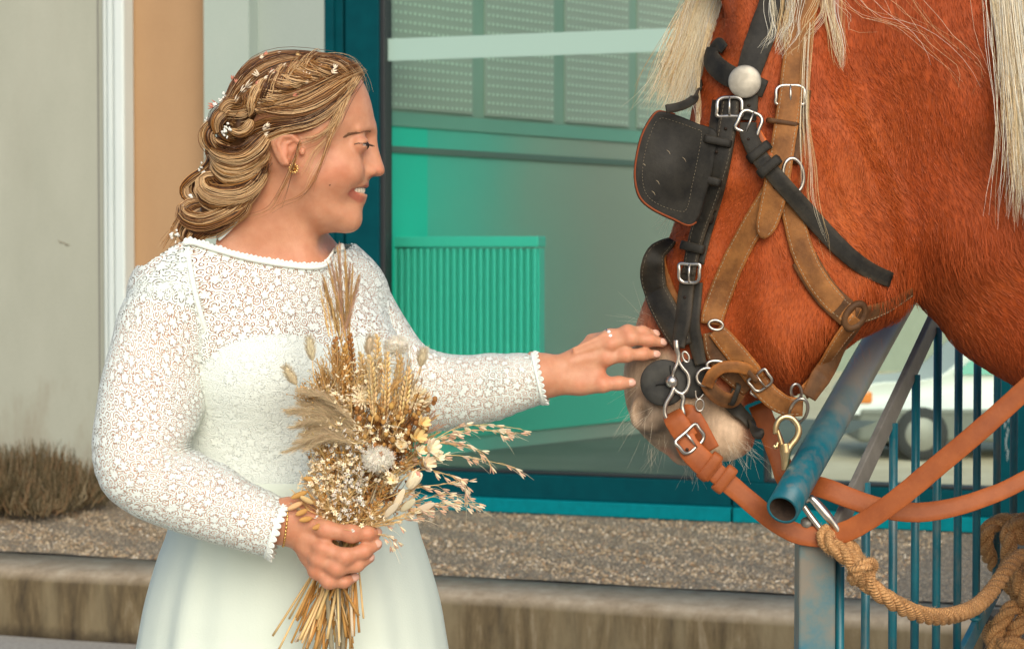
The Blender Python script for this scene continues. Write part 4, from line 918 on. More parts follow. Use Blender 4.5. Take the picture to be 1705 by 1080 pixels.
# fine short hair at the temple and hairline
sheet([(596, 128), (580, 150), (566, 176), (556, 200)], [(590, 134), (566, 172), (552, 206), (540, 224)], 60, .0015, light, rad=.0004, clump=3, jit=2.2)
def lock(pts, r0, n, pal=mid_, twist=1.2, npt=19, rad=.00044, flat=1.0, seed=None, end=.35, mbx=None, corec=(.12, .058, .022), strand_jit=.25):
    """a tress: strands wound round a centre line; pts (px, py, y)"""
    n = int(n * 2.2); P = spline(np.array([Q(*p) for p in pts]), npt); T, N, B = frames(P[None]); N = N[0]; B = B[0]
    prof = r0 * np.interp(np.linspace(0, 1, npt), [0, .15, .6, 1], [.6, 1, .95, end])
    tubes(mbx or hb, P[None], prof * .72, 8, corec, True)
    a0 = rng.uniform(0, 2 * math.pi, n); rr = np.sqrt(rng.uniform(.30, 1.4, n)); ci = rng.choice(6, n, p=np.array(pal) / sum(pal))
    # colour follows the angle so that highlights come in bands
    band = np.sin(a0 * 2 + rng.uniform(0, 6)); ci = np.where(band > .3, np.maximum(ci - 2, 0), np.where(band < -.4, np.minimum(ci + 1, 4), ci))
    tw = twist * np.linspace(0, 1, npt)[None] + rng.normal(0, strand_jit, (n, 1)) * np.linspace(-1, 1, npt)[None]
    an = a0[:, None] + tw; r_ = rr[:, None] * prof[None] * (1 + rng.normal(0, .10, (n, 1)) + .05 * np.sin(np.linspace(0, 7, npt)[None] + rng.uniform(0, 6, (n, 1))))
    stray = (rng.random((n, 1)) < .14) * rng.uniform(.1, .55, (n, 1)); r_ = r_ * (1 + stray * np.sin(np.linspace(0, 1, npt)[None] * math.pi * rng.uniform(.8, 2.5, (n, 1)) + rng.uniform(0, 2, (n, 1)))); X = P[None] + (np.cos(an) * r_)[..., None] * N[None] + (np.sin(an) * r_ * flat)[..., None] * B[None]
    tubes(mbx or hb, X, rad * np.interp(np.linspace(0, 1, npt), [0, .1, .85, 1], [.6, 1, 1, .35]), 3, PAL[ci] * rng.uniform(.8, 1.2, (n, 1)))
def ys(px, py, o=-.004): return surf(px, py)[0][1] + o
# plait lying over the side of the head
path = spline(np.array([(552, 104), (520, 113), (492, 124), (468, 137), (446, 154), (424, 172), (408, 186)], float), 60)
for k in range(8):
    for side in (-1, 1):
        i0 = int(3 + k * 6.2 + (3 if side > 0 else 0)); i1 = min(i0 + 14, 59)
        seg = path[np.linspace(i0, i1, 5).astype(int)]; d = norm(path[min(i0 + 4, 59)] - path[i0]); nrm = np.array((-d[1], d[0]))
        wv = np.array([15, 12, 4, -5, -9]) * side; pts = []
        for q, w_ in zip(seg, wv):
            a, b = q + nrm * w_; pts.append((a, b, ys(a, b, -.007 if abs(w_) < 13 else -.002)))
        lock(pts, .0088, 46, light if side < 0 else mid_, .8, 12, flat=.8)
# knot: coiled curl at the back of the head
def coil(cx, cy, rx, ry, y, r0, turns, n, pal, a0=0, shrink=.0, rise=0.0, twist=2):
    a = np.linspace(a0, a0 + turns * 2 * math.pi, 14); k = 1 - shrink * np.linspace(0, 1, 14)
    lock([(cx + rx * math.cos(q) * s_, cy + ry * math.sin(q) * s_, y + rise * u + .010 * math.cos(q * 1.0)) for q, s_, u in zip(a, k, np.linspace(0, 1, 14))], r0, n, pal, twist, 24)
coil(385, 208, 25, 24, 2.945, .0092, 1.0, 70, gold, 2.6, .1)
coil(393, 190, 22, 17, 2.942, .0088, .8, 64, light, 3.3, .2)
coil(372, 226, 26, 20, 2.95, .0085, .7, 60, gold, 1.2, .0)
lock([(420, 176, 2.935), (402, 184, 2.932), (384, 186, 2.94), (368, 200, 2.955), (361, 222, 2.97)], .009, 60, light)
lock([(418, 200, 2.93), (412, 214, 2.928), (398, 222, 2.93), (380, 216, 2.935)], .006, 40, light)
# hanging part, tress by tress
for pts, r0, n, pal in (
    ([(446, 226, 2.935), (428, 248, 2.93), (402, 262, 2.93), (374, 258, 2.935), (354, 242, 2.955), (351, 225, 2.97)], .012, 90, gold),
    ([(440, 240, 2.945), (424, 266, 2.938), (398, 280, 2.935), (372, 276, 2.94), (352, 258, 2.96)], .0125, 90, mid_),
    ([(436, 252, 2.955), (426, 284, 2.945), (404, 300, 2.94), (380, 302, 2.945), (360, 288, 2.955), (354, 270, 2.97)], .0115, 80, dark),
    ([(434, 262, 2.96), (424, 300, 2.948), (400, 322, 2.94), (368, 326, 2.938), (344, 318, 2.942), (338, 302, 2.95), (352, 294, 2.955), (376, 292, 2.952)], .0125, 96, light),
    ([(430, 280, 2.96), (418, 312, 2.952), (396, 336, 2.946), (366, 342, 2.946), (342, 336, 2.95), (332, 322, 2.96)], .0105, 80, mid_),
    ([(412, 316, 2.955), (398, 346, 2.95), (372, 362, 2.946), (338, 372, 2.944), (312, 364, 2.948), (305, 350, 2.954), (320, 340, 2.958), (346, 336, 2.956)], .0115, 90, gold),
    ([(398, 336, 2.962), (384, 360, 2.956), (356, 380, 2.952), (326, 382, 2.952), (308, 372, 2.956)], .0095, 70, dark),
    ([(360, 366, 2.957), (342, 384, 2.955), (326, 396, 2.955), (316, 410, 2.957)], .0080, 56, gold),
    ([(334, 372, 2.957), (318, 386, 2.957), (311, 400, 2.957), (301, 408, 2.957)], .0065, 46, mid_),
    ([(345, 356, 2.96), (326, 362, 2.962), (306, 372, 2.962), (298, 388, 2.962), (304, 402, 2.962)], .0045, 34, gold),
    ([(352, 246, 2.975), (350, 268, 2.975), (338, 284, 2.972), (318, 298, 2.97), (304, 314, 2.97), (308, 330, 2.968), (324, 334, 2.966)], .0048, 40, gold),
    ([(350, 262, 2.98), (346, 282, 2.978), (326, 298, 2.976), (318, 316, 2.975), (326, 330, 2.973)], .0036, 30, gold),
    ([(352, 226, 2.985), (347, 246, 2.985), (349, 268, 2.983), (344, 288, 2.98)], .0042, 30, gold)):
    lock(pts, r0, n, pal, rng.uniform(-1.6, 1.6))
# loose single hairs: wisps by the face, down the neck, on the crown and off the tail
def wisps(pts, n, spread, pal=light, rad=.0004, npt=18, tip=2.0, wob=1.5):
    P = spline(np.array(pts, float), npt); PS = []; C = []
    for _ in range(n):
        o = rng.normal(0, spread, 2); e = rng.normal(0, spread * tip, 2); tt = np.linspace(0, 1, npt)[:, None]; w_ = np.sin(np.linspace(0, rng.uniform(4, 9), npt) + rng.uniform(0, 6))[:, None] * rng.normal(0, wob, 2) * tt
        q = P[:, :2] + o * (1 - tt) + e * tt ** 1.5 + w_; PS.append([Q(a, b, y + rng.normal(0, .002)) for (a, b), y in zip(q, P[:, 2])]); C.append(PAL[rng.choice(6, p=np.array(pal) / sum(pal))] * rng.uniform(.8, 1.2))
    tubes(hb, np.array(PS), rad * np.linspace(1, .4, npt), 3, np.array(C))
wisps([(590, 132, 2.955), (575, 170, 2.936), (562, 205, 2.930), (545, 232, 2.928), (522, 258, 2.926), (508, 290, 2.930)], 16, 2.8, light, .0003)
wisps([(584, 145, 2.945), (566, 190, 2.930), (553, 225, 2.926), (538, 262, 2.926), (520, 292, 2.930), (512, 312, 2.932)], 9, 3.0, light, .0003)
wisps([(575, 165, 2.938), (556, 205, 2.928), (530, 228, 2.926), (505, 236, 2.925)], 20, 2.5, light, .0004)
wisps([(500, 235, 2.925), (492, 262, 2.922), (478, 296, 2.925), (462, 330, 2.935), (448, 350, 2.945), (420, 362, 2.955), (396, 364, 2.96)], 5, 2.0, mid_, .0004)
wisps([(497, 240, 2.925), (488, 275, 2.922), (474, 310, 2.927), (460, 336, 2.936)], 5, 2.2, dark, .0004)
wisps([(556, 205, 2.93), (542, 250, 2.925), (524, 300, 2.932), (500, 328, 2.942), (470, 340, 2.945), (450, 352, 2.95)], 6, 2.5, gold, .00035)
wisps([(540, 96, 2.99), (575, 98, 2.99), (598, 112, 2.99), (609, 135, 2.99), (612, 156, 2.988)], 6, 2.0, light, .0002)
wisps([(520, 92, 2.99), (560, 88, 2.99), (590, 98, 2.99), (606, 120, 2.99)], 3, 1.5, light, .0002)
wisps([(345, 330, 2.965), (318, 340, 2.965), (296, 362, 2.965), (282, 390, 2.965), (270, 410, 2.965)], 14, 1.6, gold, .0005)
wisps([(340, 350, 2.965), (310, 370, 2.965), (292, 392, 2.965), (284, 402, 2.965)], 8, 2.0, gold, .0004)
wisps([(352, 215, 2.985), (344, 250, 2.985), (340, 285, 2.98), (322, 300, 2.975)], 8, 2.5, gold, .0004)
wisps([(400, 125, 2.99), (385, 140, 2.99), (376, 165, 2.99), (366, 200, 2.99)], 2, 1, light, .00025, 18, 1.2, .8)
wisps([(470, 88, 2.99), (440, 88, 2.99), (414, 101, 2.99), (394, 126, 2.99)], 2, .6, light, .00022, 18, 1.2, .8)
strands = hb.build('hair_strands', m_hair, hair); strands['kind'] = 'stuff'
# hair flowers: gypsophila and small dried pink buds, each a piece tucked in the hair
m_fl = vcol('dried_flower', .8)
def gyp(px, py, y, n, spread):
    mb = MB(); base = Q(px, py + 6, y + .006)
    for _ in range(n):
        p = Q(px + rng.normal(0, spread), py + rng.normal(0, spread), y - rng.uniform(0, .006)); tubes(mb, np.stack([base, (base + p) / 2 + rng.normal(0, .001, 3), p])[None], .00035, 3, (.45, .5, .3))
        r_ = rng.uniform(.0014, .0030); 
        for _k in range(4): blob(mb, p + rng.normal(0, r_ * .4, 3), r_ * rng.uniform(.5, .8), (.86, .86, .80), 7, 5)
    return mb.build('gypsophila', m_fl, hair)
for a in ((378, 216, 2.932, 11, 6.0), (369, 162, 2.965, 5, 4.5), (357, 172, 2.97, 4, 4.0), (350, 205, 2.97, 3, 4), (293, 388, 2.955, 7, 4.5), (317, 328, 2.958, 2, 2), (309, 346, 2.958, 2, 2), (337, 285, 2.96, 3, 4), (330, 276, 2.965, 2, 3)): gyp(*a)
def bud(px, py, ang, ln, col, y=None):
    yy = ys(px, py, -.010) if y is None else y; mb = MB(); d = np.array((math.cos(ang), -.15, math.sin(ang))); c = Q(px, py, yy); s_ = norm(np.cross(d, (0, 1, 0)))
    for k in (-1, 0, 1):
        q = c + s_ * k * ln * .18; e = q + d * ln + s_ * k * ln * .3; tubes(mb, np.stack([q, (q + e) / 2 + (0, -.001, 0), e])[None], np.array([.0007, .0012, .0003]) * (1.3 if k == 0 else 1), 5, np.array(col) * rng.uniform(.85, 1.1))
    return mb.build('dried_bud', m_fl, hair)
pk = (.62, .24, .16); cr = (.84, .72, .55)
for a in ((433, 97, .4, .006, cr), (440, 92, .5, .006, pk), (462, 90, .1, .005, cr), (493, 93, .6, .006, (.8, .55, .25)), (470, 114, .5, .008, cr), (478, 113, .2, .007, pk), (488, 109, .5, .007, pk), (448, 124, .3, .009, cr), (430, 126, 2.4, .008, cr), (440, 131, .2, .006, cr), (452, 122, 1.0, .006, pk), (426, 140, .3, .007, pk), (410, 145, .6, .011, cr), (402, 153, .8, .009, cr), (394, 139, 1.5, .006, pk), (387, 133, 1.3, .006, pk), (446, 156, .3, .005, pk), (487, 158, .2, .007, (.68, .28, .18)), (516, 115, .2, .007, pk), (530, 116, .5, .008, (.85, .58, .45)), (533, 118, 2.2, .007, cr), (552, 120, .3, .008, cr), (557, 114, 1.2, .006, cr), (509, 131, 1.4, .010, cr), (511, 139, 1.8, .006, cr), (424, 169, .2, .008, cr), (392, 170, .9, .009, cr), (438, 216, .6, .009, cr), (444, 211, .8, .006, cr), (440, 226, .2, .008, cr), (362, 176, 2.8, .010, pk), (356, 177, 3.1, .008, pk), (366, 178, .2, .007, pk)): bud(*a)
# pale ribbon at the nape
mb = MB(); p = np.array([Q(400, 334, 2.968), Q(391, 345, 2.965), Q(382, 362, 2.962), Q(366, 378, 2.958), Q(357, 386, 2.957)]); p = spline(p, 16); sweep(mb, p, (-.2, -1, .2), strap_sec(.012, .0016)); sweep(mb, p + (.004, .003, -.010), (-.2, -1, .2), strap_sec(.008, .0016)); mb.build('ribbon', mat('ribbon_satin', (.66, .76, .74), .4), bride)
# ================================================================ BOUQUET
GRIP = Q(566, 915, 2.828)
bq = empty('bouquet', Q(550, 1070, 2.83), 'bouquet of dried tan grasses and white flowers held by the woman', 'bouquet')
m_dry = vcol('dried_plant', .8, .3)
m_dry.node_tree.nodes['Principled BSDF'].inputs['Subsurface Weight'].default_value = 0.0
TAN = np.array((.62, .375, .14)); STRAW = np.array((.76, .53, .24)); CREAM = np.array((.84, .72, .50)); BROWN = np.array((.27, .12, .035)); OCH = np.array((.52, .28, .08)); PINK = np.array((.66, .42, .28)); WHT = np.array((.84, .80, .70))
def rcol(c, v=.18): return np.asarray(c) * rng.uniform(1 - v, 1 + v) * (1 + rng.normal(0, .03, 3))
def basis(d): d = norm(d); u = norm(np.cross(d, (.2, .9, .3))); return d, u, np.cross(d, u)
def stem_path(head, bot=None):
    g_ = GRIP + np.array((rng.uniform(-.021, .021), rng.uniform(-.018, .018), rng.uniform(-.004, .004))); b = bot if bot is not None else None
    k = (head - g_); 
    if b is None:
        b = g_ + np.array((-k[0] * .30 - .018 + rng.normal(0, .014), -k[1] * .4 + rng.normal(0, .008), -rng.uniform(.085, .140)))
    return spline(np.array([b, g_ - (b - g_) * -.12, g_ + k * .25 + np.array((0, 0, .004)), g_ + k * .6, head]), 18)
def stem(head, col=TAN, r=.0012, name='stem', bot=None):
    p = stem_path(head, bot); mb = MB(); tubes(mb, p[None], np.linspace(r * 1.15, r * .7, 18), 6, rcol(col), True); mb.build(name, m_dry, bq); return norm(p[-1] - p[-3])
def hairs(mb, base, dirs, L, r, cols, bend=0.0, grav=0.0):
    S = len(base); t3 = np.linspace(0, 1, 3)[None, :, None]; bd = rng.normal(0, bend, (S, 1, 3)) + np.array((0, 0, -grav))
    P = base[:, None] + dirs[:, None] * L[:, None, None] * t3 + bd * L[:, None, None] * t3 ** 2
    tubes(mb, P, np.array([r, r * .8, r * .2]), 3, cols)
def plume(base, tip, n, L, col, ang=.35, r=.0004, name='grass_plume', curve=None, taper=True, seed_=False):
    ax = spline(np.array([base, (base + tip) / 2 + (curve if curve is not None else 0), tip]), 30); mb = MB(); tubes(mb, ax[None], np.linspace(.0009, .0003, 30), 5, rcol(col))
    u = rng.uniform(.02, 1, n); i = np.minimum((u * 29).astype(int), 28); p = ax[i] + (ax[i + 1] - ax[i]) * (u * 29 - i)[:, None]; d = norm(ax[i + 1] - ax[i])
    rd = norm(rng.normal(0, 1, (n, 3))); rd = norm(rd - d * np.sum(rd * d, 1, keepdims=True)); a = ang * rng.uniform(.4, 1.2, n)[:, None]
    dirs = norm(d * np.cos(a) + rd * np.sin(a)); LL = L * rng.uniform(.5, 1.1, n) * (np.interp(u, [0, .25, .7, 1], [.7, 1, .8, .35]) if taper else 1)
    hairs(mb, p, dirs, LL, r, np.array([rcol(col, .25) for _ in range(n)]), .10)
    if seed_:
        for k in range(0, n, 3): blob(mb, p[k] + dirs[k] * LL[k] * .35, (.0009, .0009, .0022), rcol(col * .8), 5, 4, np.stack([rd[k], np.cross(dirs[k], rd[k]), dirs[k]], 1))
    return mb.build(name, m_dry, bq)
def wheat(base, tip, col=STRAW, awn=.03, w=1.0):
    mb = MB(); d, u, v = basis(tip - base); L = np.linalg.norm(tip - base); n = int(L / .0032)
    tubes(mb, np.stack([base, tip])[None], .0008, 5, rcol(col))
    for k in range(n):
        s_ = k / n; side = 1 if k % 2 else -1; wd = .0038 * math.sin(math.pi * (.12 + .85 * s_)) + .0006
        for a in (u * side, v * side * .8):
            c = base + d * L * s_ + a * wd * w; gd = norm(d + a * .42); s2 = norm(np.cross(gd, v)); s3 = np.cross(gd, s2)
            blob(mb, c, (.0017 * w, .0016 * w, .0040), rcol(col), 6, 5, np.stack([s2, s3, gd], 1))
            if awn and rng.random() < .6: e = c + norm(d + a * .28 + rng.normal(0, .06, 3)) * awn * rng.uniform(.6, 1.1); tubes(mb, np.stack([c, (c + e) / 2, e])[None], np.array([.00035, .0003, .0001]), 3, rcol(CREAM * .85))
    return mb.build('wheat_ear', m_dry, bq)
def bunny(base, tip, col=CREAM * .85, fat=.0068):
    mb = MB(); d, u, v = basis(tip - base); L = np.linalg.norm(tip - base); blob(mb, (base + tip) / 2, (fat * .72, fat * .72, L / 2), rcol(col, .1), 10, 8, np.stack([u, v, d], 1))
    n = 420; s_ = rng.random(n); a = rng.uniform(0, 6.28, n); rr = fat * .7 * np.sin(np.pi * (.08 + .84 * s_)); rd = np.cos(a)[:, None] * u + np.sin(a)[:, None] * v
    hairs(mb, base + d * (L * s_)[:, None] + rd * rr[:, None], norm(d * .9 + rd * .75), np.full(n, .0062) * rng.uniform(.6, 1.2, n), .00022, np.array([rcol(col) for _ in range(n)]), .1)
    return mb.build('bunny_tail_grass', m_dry, bq)
def spray(base, tip, n, spread, br, col, bcol, name='seed_spray', rv=.3, petals=False, depth=1.0):
    mb = MB(); d, u, v = basis(tip - base); L = np.linalg.norm(tip - base); tubes(mb, spline(np.stack([base, (base + tip) / 2 + rng.normal(0, .002, 3), tip]), 8)[None], .0008, 5, rcol(col))
    for k in range(n):
        s_ = rng.uniform(.25, 1.0); p = base + d * L * s_ * .8; e = base + d * L * (s_ * .8 + .22) + (u * rng.normal(0, 1) + v * rng.normal(0, 1) * depth) * spread * (.35 + .65 * s_)
        tubes(mb, np.stack([p, (p + e) / 2 + rng.normal(0, .0015, 3) + d * .002, e])[None], np.array([.0006, .00045, .00035]), 3, rcol(col))
        r_ = br * rng.uniform(1 - rv, 1 + rv)
        if petals:
            dd, a1, a2 = basis(norm(e - p) + rng.normal(0, .3, 3))
            for q in range(5):
                aq = q * 1.2566 + rng.uniform(0, .5); rad_d = math.cos(aq) * a1 + math.sin(aq) * a2; ax3 = norm(rad_d + dd * .55); ax2 = np.cross(ax3, norm(np.cross(ax3, dd) + 1e-6)); ax1 = np.cross(ax2, ax3)
                blob(mb, e + ax3 * r_ * .75, (r_ * .48, r_ * .2, r_ * .8), rcol(bcol, .12), 5, 3, np.stack([ax1, ax2, ax3], 1))
            blob(mb, e, r_ * .35, rcol(OCH), 4, 3)
        else: blob(mb, e, (r_, r_, r_ * 1.15), rcol(bcol), 7, 5)
    return mb.build(name, m_dry, bq)
def strawflower(c, r, facing, col=WHT, n=110):
    mb = MB(); d, u, v = basis(facing); blob(mb, c - d * r * .3, (r * .75, r * .75, r * .55), rcol(col * .9, .05), 12, 8, np.stack([u, v, d], 1))
    for k in range(n):
        s_ = (k + .5) / n; th = math.acos(1 - 1.25 * s_); ph_ = k * 2.39996; rd = math.cos(ph_) * u + math.sin(ph_) * v; nrm = norm(d * math.cos(th) + rd * math.sin(th)); tg = norm(d * -math.sin(th) + rd * math.cos(th)); sd = np.cross(nrm, tg); pd = norm(nrm * .75 - tg * .65 * (1 - s_) + tg * .35 * s_)
        p = c - d * r * .3 + nrm * r * .72; q = norm(np.cross(sd, pd)); blob(mb, p + pd * r * .2, (r * .13, r * .035, r * .30), rcol(col, .07), 6, 4, np.stack([sd, q, pd], 1))
    return mb.build('strawflower', m_dry, bq)
def oat(pts, n, col=PINK, L=.011):
    P = spline(np.array([Q(*p) for p in pts]), 30); mb = MB(); tubes(mb, P[None], np.linspace(.0009, .0003, 30), 5, rcol(STRAW * .9))
    for k in range(n):
        i = int(rng.uniform(4, 29)); p = P[i]; tg = norm(P[i] - P[i - 1]); o = norm(rng.normal(0, 1, 3)) * .007 * rng.uniform(.5, 1.4); o[2] = o[2] * .6 - .002; e = p + tg * rng.uniform(.004, .012) + o
        tubes(mb, np.stack([p, (p + e) / 2 + (0, 0, .0012), e])[None], .00028, 3, rcol(STRAW))
        dd = norm(tg * .9 + o / .007 * .35 + np.array((0, 0, -.25)) + rng.normal(0, .15, 3)); _, u, v = basis(dd)
        for sgn in (-1, 1):
            g_ = norm(dd + u * sgn * .20); blob(mb, e + g_ * L * .45, (.0011, .0017, L * .5), rcol(col if rng.random() < .6 else CREAM, .2), 6, 5, np.stack([u, v, g_], 1))
        if rng.random() < .3: tubes(mb, np.stack([e, e + dd * L * 1.6, e + dd * L * 2.6 + (0, 0, -.002)])[None], np.array([.0003, .00022, .0001]), 3, rcol(CREAM))
    return mb.build('oat_grass', m_dry, bq)
def cotton(c, r, col=WHT):
    mb = MB(); blob(mb, c, (r * .86, r * .6, r * .66), col * .97, 16, 12); n = 1500; d = norm(rng.normal(0, 1, (n, 3))); base = c + d * np.array((r * .84, r * .58, r * .64))
    hairs(mb, base, norm(d + rng.normal(0, .35, (n, 3))), r * .26 * rng.uniform(.5, 1.2, n), .0005, np.array([rcol(col * 1.03, .06) for _ in range(n)]), .3); return mb.build('cotton_flower', m_dry, bq)
# ---- tall plume bundle
for k in range(13):
    bx = 575 + rng.uniform(-9, 9); tx = 568 + (k - 6) * 5.2 + rng.uniform(-4, 4); ty = 402 + abs(k - 6) * 9 + rng.uniform(0, 22); y = 2.815 + rng.uniform(-.012, .012)
    base, tip = Q(bx, 575 + rng.uniform(-12, 14), y), Q(tx, ty, y - .004); mid = base + (tip - base) * .30
    mb = MB(); tubes(mb, np.stack([base, mid, base + (tip - base) * .65])[None], .0007, 4, rcol(TAN)); mb.build('stem', m_dry, bq)
    plume(base + (tip - base) * .15, tip, 260, .020, (TAN * .6 + STRAW * .35) if k % 3 else PINK * .85, .20, .00026)
for k in range(4): plume(Q(548 + k * 6, 560, 2.815), Q(533 + k * 9, 480 + k * 8, 2.81), 90, .016, STRAW, .22, .0003)
for k in range(9):
    x = 578 + rng.uniform(-16, 16); wheat(Q(x, 690 + rng.uniform(-10, 20), 2.80 + rng.uniform(-.012, .02)), Q(x + rng.uniform(-10, 4), 560 + rng.uniform(-8, 40), 2.80 + rng.uniform(-.01, .01)), OCH if k % 3 else BROWN * 1.3, .012, 1.15)
# ---- wheat ears
for bx, by, tx, ty, dy in ((622, 690, 616, 590, -.03), (640, 700, 645, 585, -.02), (655, 690, 668, 590, -.01), (630, 650, 628, 556, -.01), (668, 700, 682, 610, -.02), (608, 660, 600, 585, .0)):
    wheat(Q(bx, by, 2.805 + dy), Q(tx, ty, 2.80 + dy), STRAW * rng.uniform(.85, 1.05), .034); stem(Q(bx, by, 2.805 + dy), STRAW)
# ---- bunny tails
for a in ((520, 600, 514, 560, 2.78), (494, 640, 474, 610, 2.785), (700, 610, 706, 580, 2.80), (612, 590, 618, 560, 2.80)): bunny(Q(a[0], a[1], a[4]), Q(a[2], a[3], a[4] - .004)); stem(Q(a[0], a[1], a[4]), STRAW, .0009)
# ---- feathery sprays, upper left and upper right
for k in range(17):
    u = k / 16; tip = Q(488 + u * 70 + rng.uniform(-8, 8), 690 - 115 * u ** .6 + rng.uniform(-22, 22), 2.79 + rng.uniform(-.02, .02)); base = Q(566 + rng.uniform(-10, 10), 740 + rng.uniform(-30, 30), 2.81)
    spray(base, tip, 26, .011, .0008, TAN, TAN * 1.1 if k % 2 else CREAM, 'feather_grass', .4)
for k in range(22):
    u = k / 21; tip = Q(672 + u * 66 + rng.uniform(-6, 6), 590 + u * 120 + rng.uniform(-22, 18), 2.815 + rng.uniform(-.02, .015)); base = Q(640 + rng.uniform(-8, 14), 760 + rng.uniform(-20, 20), 2.815)
    plume(base, tip, 150, .017, PINK * .8 if k % 2 else TAN, .38, .00028, curve=np.array((.004, 0, .002)))
# ---- big soft plume on the left
for k in range(13):
    tip = Q(468 + rng.uniform(0, 40), 650 + k * 8.8 + rng.uniform(-8, 8), 2.765 + rng.uniform(-.01, .012)); base = Q(592 + rng.uniform(-10, 8), 700 + k * 3.5, 2.775 + rng.uniform(-.006, .012))
    plume(base, tip, 470, .025, CREAM * .62 + TAN * .30, .42, .00022, curve=np.array((.0, 0, .010)))
# ---- seed balls, dark centre
for k in range(13):
    tip = Q(620 + rng.uniform(-8, 90), 640 + rng.uniform(0, 95), 2.775 + rng.uniform(-.012, .02)); base = Q(625 + rng.uniform(-12, 20), 800, 2.81); spray(base, tip, 13, .014, .0033, BROWN, (OCH * .9 if k % 3 else BROWN * 1.35), 'seed_spray', .35, False, .6)
for k in range(8):
    tip = Q(600 + rng.uniform(-5, 80), 720 + rng.uniform(0, 110), 2.79 + rng.uniform(-.01, .015)); spray(Q(600 + rng.uniform(-10, 20), 840, 2.815), tip, 34, .014, .0022, BROWN, BROWN * rng.uniform(1.0, 1.9), 'statice', .3, True)
# ---- small cream flowers
for a in ((552, 795, 22), (575, 820, 26), (545, 830, 20), (602, 770, 20), (592, 720, 14), (603, 690, 12), (630, 600, 18), (648, 590, 14), (560, 860, 14), (620, 848, 10), (590, 800, 16)):
    spray(Q(a[0] * .5 + 285, a[1] + 60, 2.81), Q(a[0], a[1], 2.765 + rng.uniform(0, .012) + (.035 if a[1] < 700 else 0)), int(a[2] * 2.3), .0125, .0027, STRAW, CREAM * 1.14 if rng.random() < .5 else WHT * .97, 'cream_flower_cluster', .3, True, .7)
cotton(Q(630, 764, 2.765), .0195); stem(Q(625, 780, 2.785), STRAW, .0013)
strawflower(Q(697, 668, 2.80), .0200, (.9, -.6, .2), CREAM * 1.08, 80); stem(Q(690, 680, 2.81), STRAW, .0012); cotton(Q(660, 575, 2.825), .016); strawflower(Q(607, 660, 2.785), .0145, (.4, -1, .3), CREAM * 1.1, 70)
# ---- pale star-shaped husk flowers on the right, and the pink-tipped bud
def husk(c, r, facing, col, n=9, tipc=None):
    mb = MB(); d, u, v = basis(facing)
    for k in range(n):
        a = k / n * 6.283 + rng.uniform(-.2, .2); rd = math.cos(a) * u + math.sin(a) * v; pd = norm(rd * rng.uniform(.35, .9) + d * .8); sd = norm(np.cross(pd, d)); q = np.cross(sd, pd)
        blob(mb, c + pd * r * .55, (r * .26, r * .06, r * .6), rcol(col, .12), 8, 6, np.stack([sd, q, pd], 1))
    blob(mb, c, r * .28, rcol(OCH), 8, 6); return mb.build('husk_flower', m_dry, bq)
for a in ((690, 730, .016, .5), (712, 748, .017, .9), (706, 772, .015, .7), (668, 745, .012, .1), (655, 800, .011, -.1), (700, 706, .013, .6), (724, 762, .012, 1), (696, 752, .012, .6)): husk(Q(a[0], a[1], 2.775), a[2], (a[3], -.7, .35), CREAM if rng.random() < .7 else STRAW)
mb = MB(); c = Q(684, 806, 2.765); d, u, v = basis(np.array((.55, -.35, .8)))
for k in range(9):
    a = k * 2.4; rd = math.cos(a) * u + math.sin(a) * v; lay = .35 + .65 * (k / 9); pd = norm(d + rd * .16 * lay); sd = norm(np.cross(d, rd)); q = np.cross(sd, pd)
    blob(mb, c + rd * .0052 * lay + pd * .007, (.0062, .0016, .0125), CREAM * 1.08 if k > 2 else (.72, .36, .27), 10, 8, np.stack([sd, q, pd], 1))
mb.build('rosebud', m_dry, bq); stem(Q(676, 820, 2.775), STRAW, .0014)
for a in ((655, 850, 672, 815), (640, 860, 662, 838), (668, 850, 690, 832), (690, 852, 722, 838)):   # pale leaves under the bud
    p0_, p1_ = Q(a[0], a[1], 2.78), Q(a[2], a[3], 2.768); d, u, v = basis(p1_ - p0_); mb = MB(); blob(mb, (p0_ + p1_) / 2, (.0048, .0011, np.linalg.norm(p1_ - p0_) * .56), rcol(CREAM * .85), 10, 9, np.stack([norm(np.cross(d, (0, -1, 0))), norm(np.cross(d, np.cross(d, (0, -1, 0)))), d], 1)); mb.build('leaf', m_dry, bq)
# ---- oat grass reaching out to the right
for pts, n in (([(640, 800, 2.80), (690, 755, 2.79), (750, 722, 2.785), (800, 716, 2.785), (860, 722, 2.785)], 26), ([(650, 800, 2.80), (700, 750, 2.80), (760, 712, 2.795), (820, 708, 2.79), (868, 714, 2.79)], 20),
               ([(650, 800, 2.79), (700, 770, 2.785), (745, 758, 2.78), (790, 762, 2.78), (858, 778, 2.78)], 15), ([(650, 810, 2.79), (700, 782, 2.785), (745, 790, 2.78), (772, 806, 2.78), (784, 830, 2.78)], 18), ([(640, 830, 2.79), (690, 812, 2.78), (735, 806, 2.775), (768, 800, 2.775)], 22),
               ([(640, 850, 2.79), (690, 846, 2.78), (740, 838, 2.775), (800, 838, 2.775)], 26), ([(640, 850, 2.80), (700, 832, 2.79), (745, 822, 2.785), (782, 834, 2.785)], 18), ([(650, 790, 2.80), (705, 745, 2.79), (745, 738, 2.785), (800, 752, 2.785), (818, 778, 2.785)], 18),
               ([(620, 870, 2.80), (660, 868, 2.785), (690, 855, 2.78), (712, 846, 2.78)], 14)): oat(pts, n)
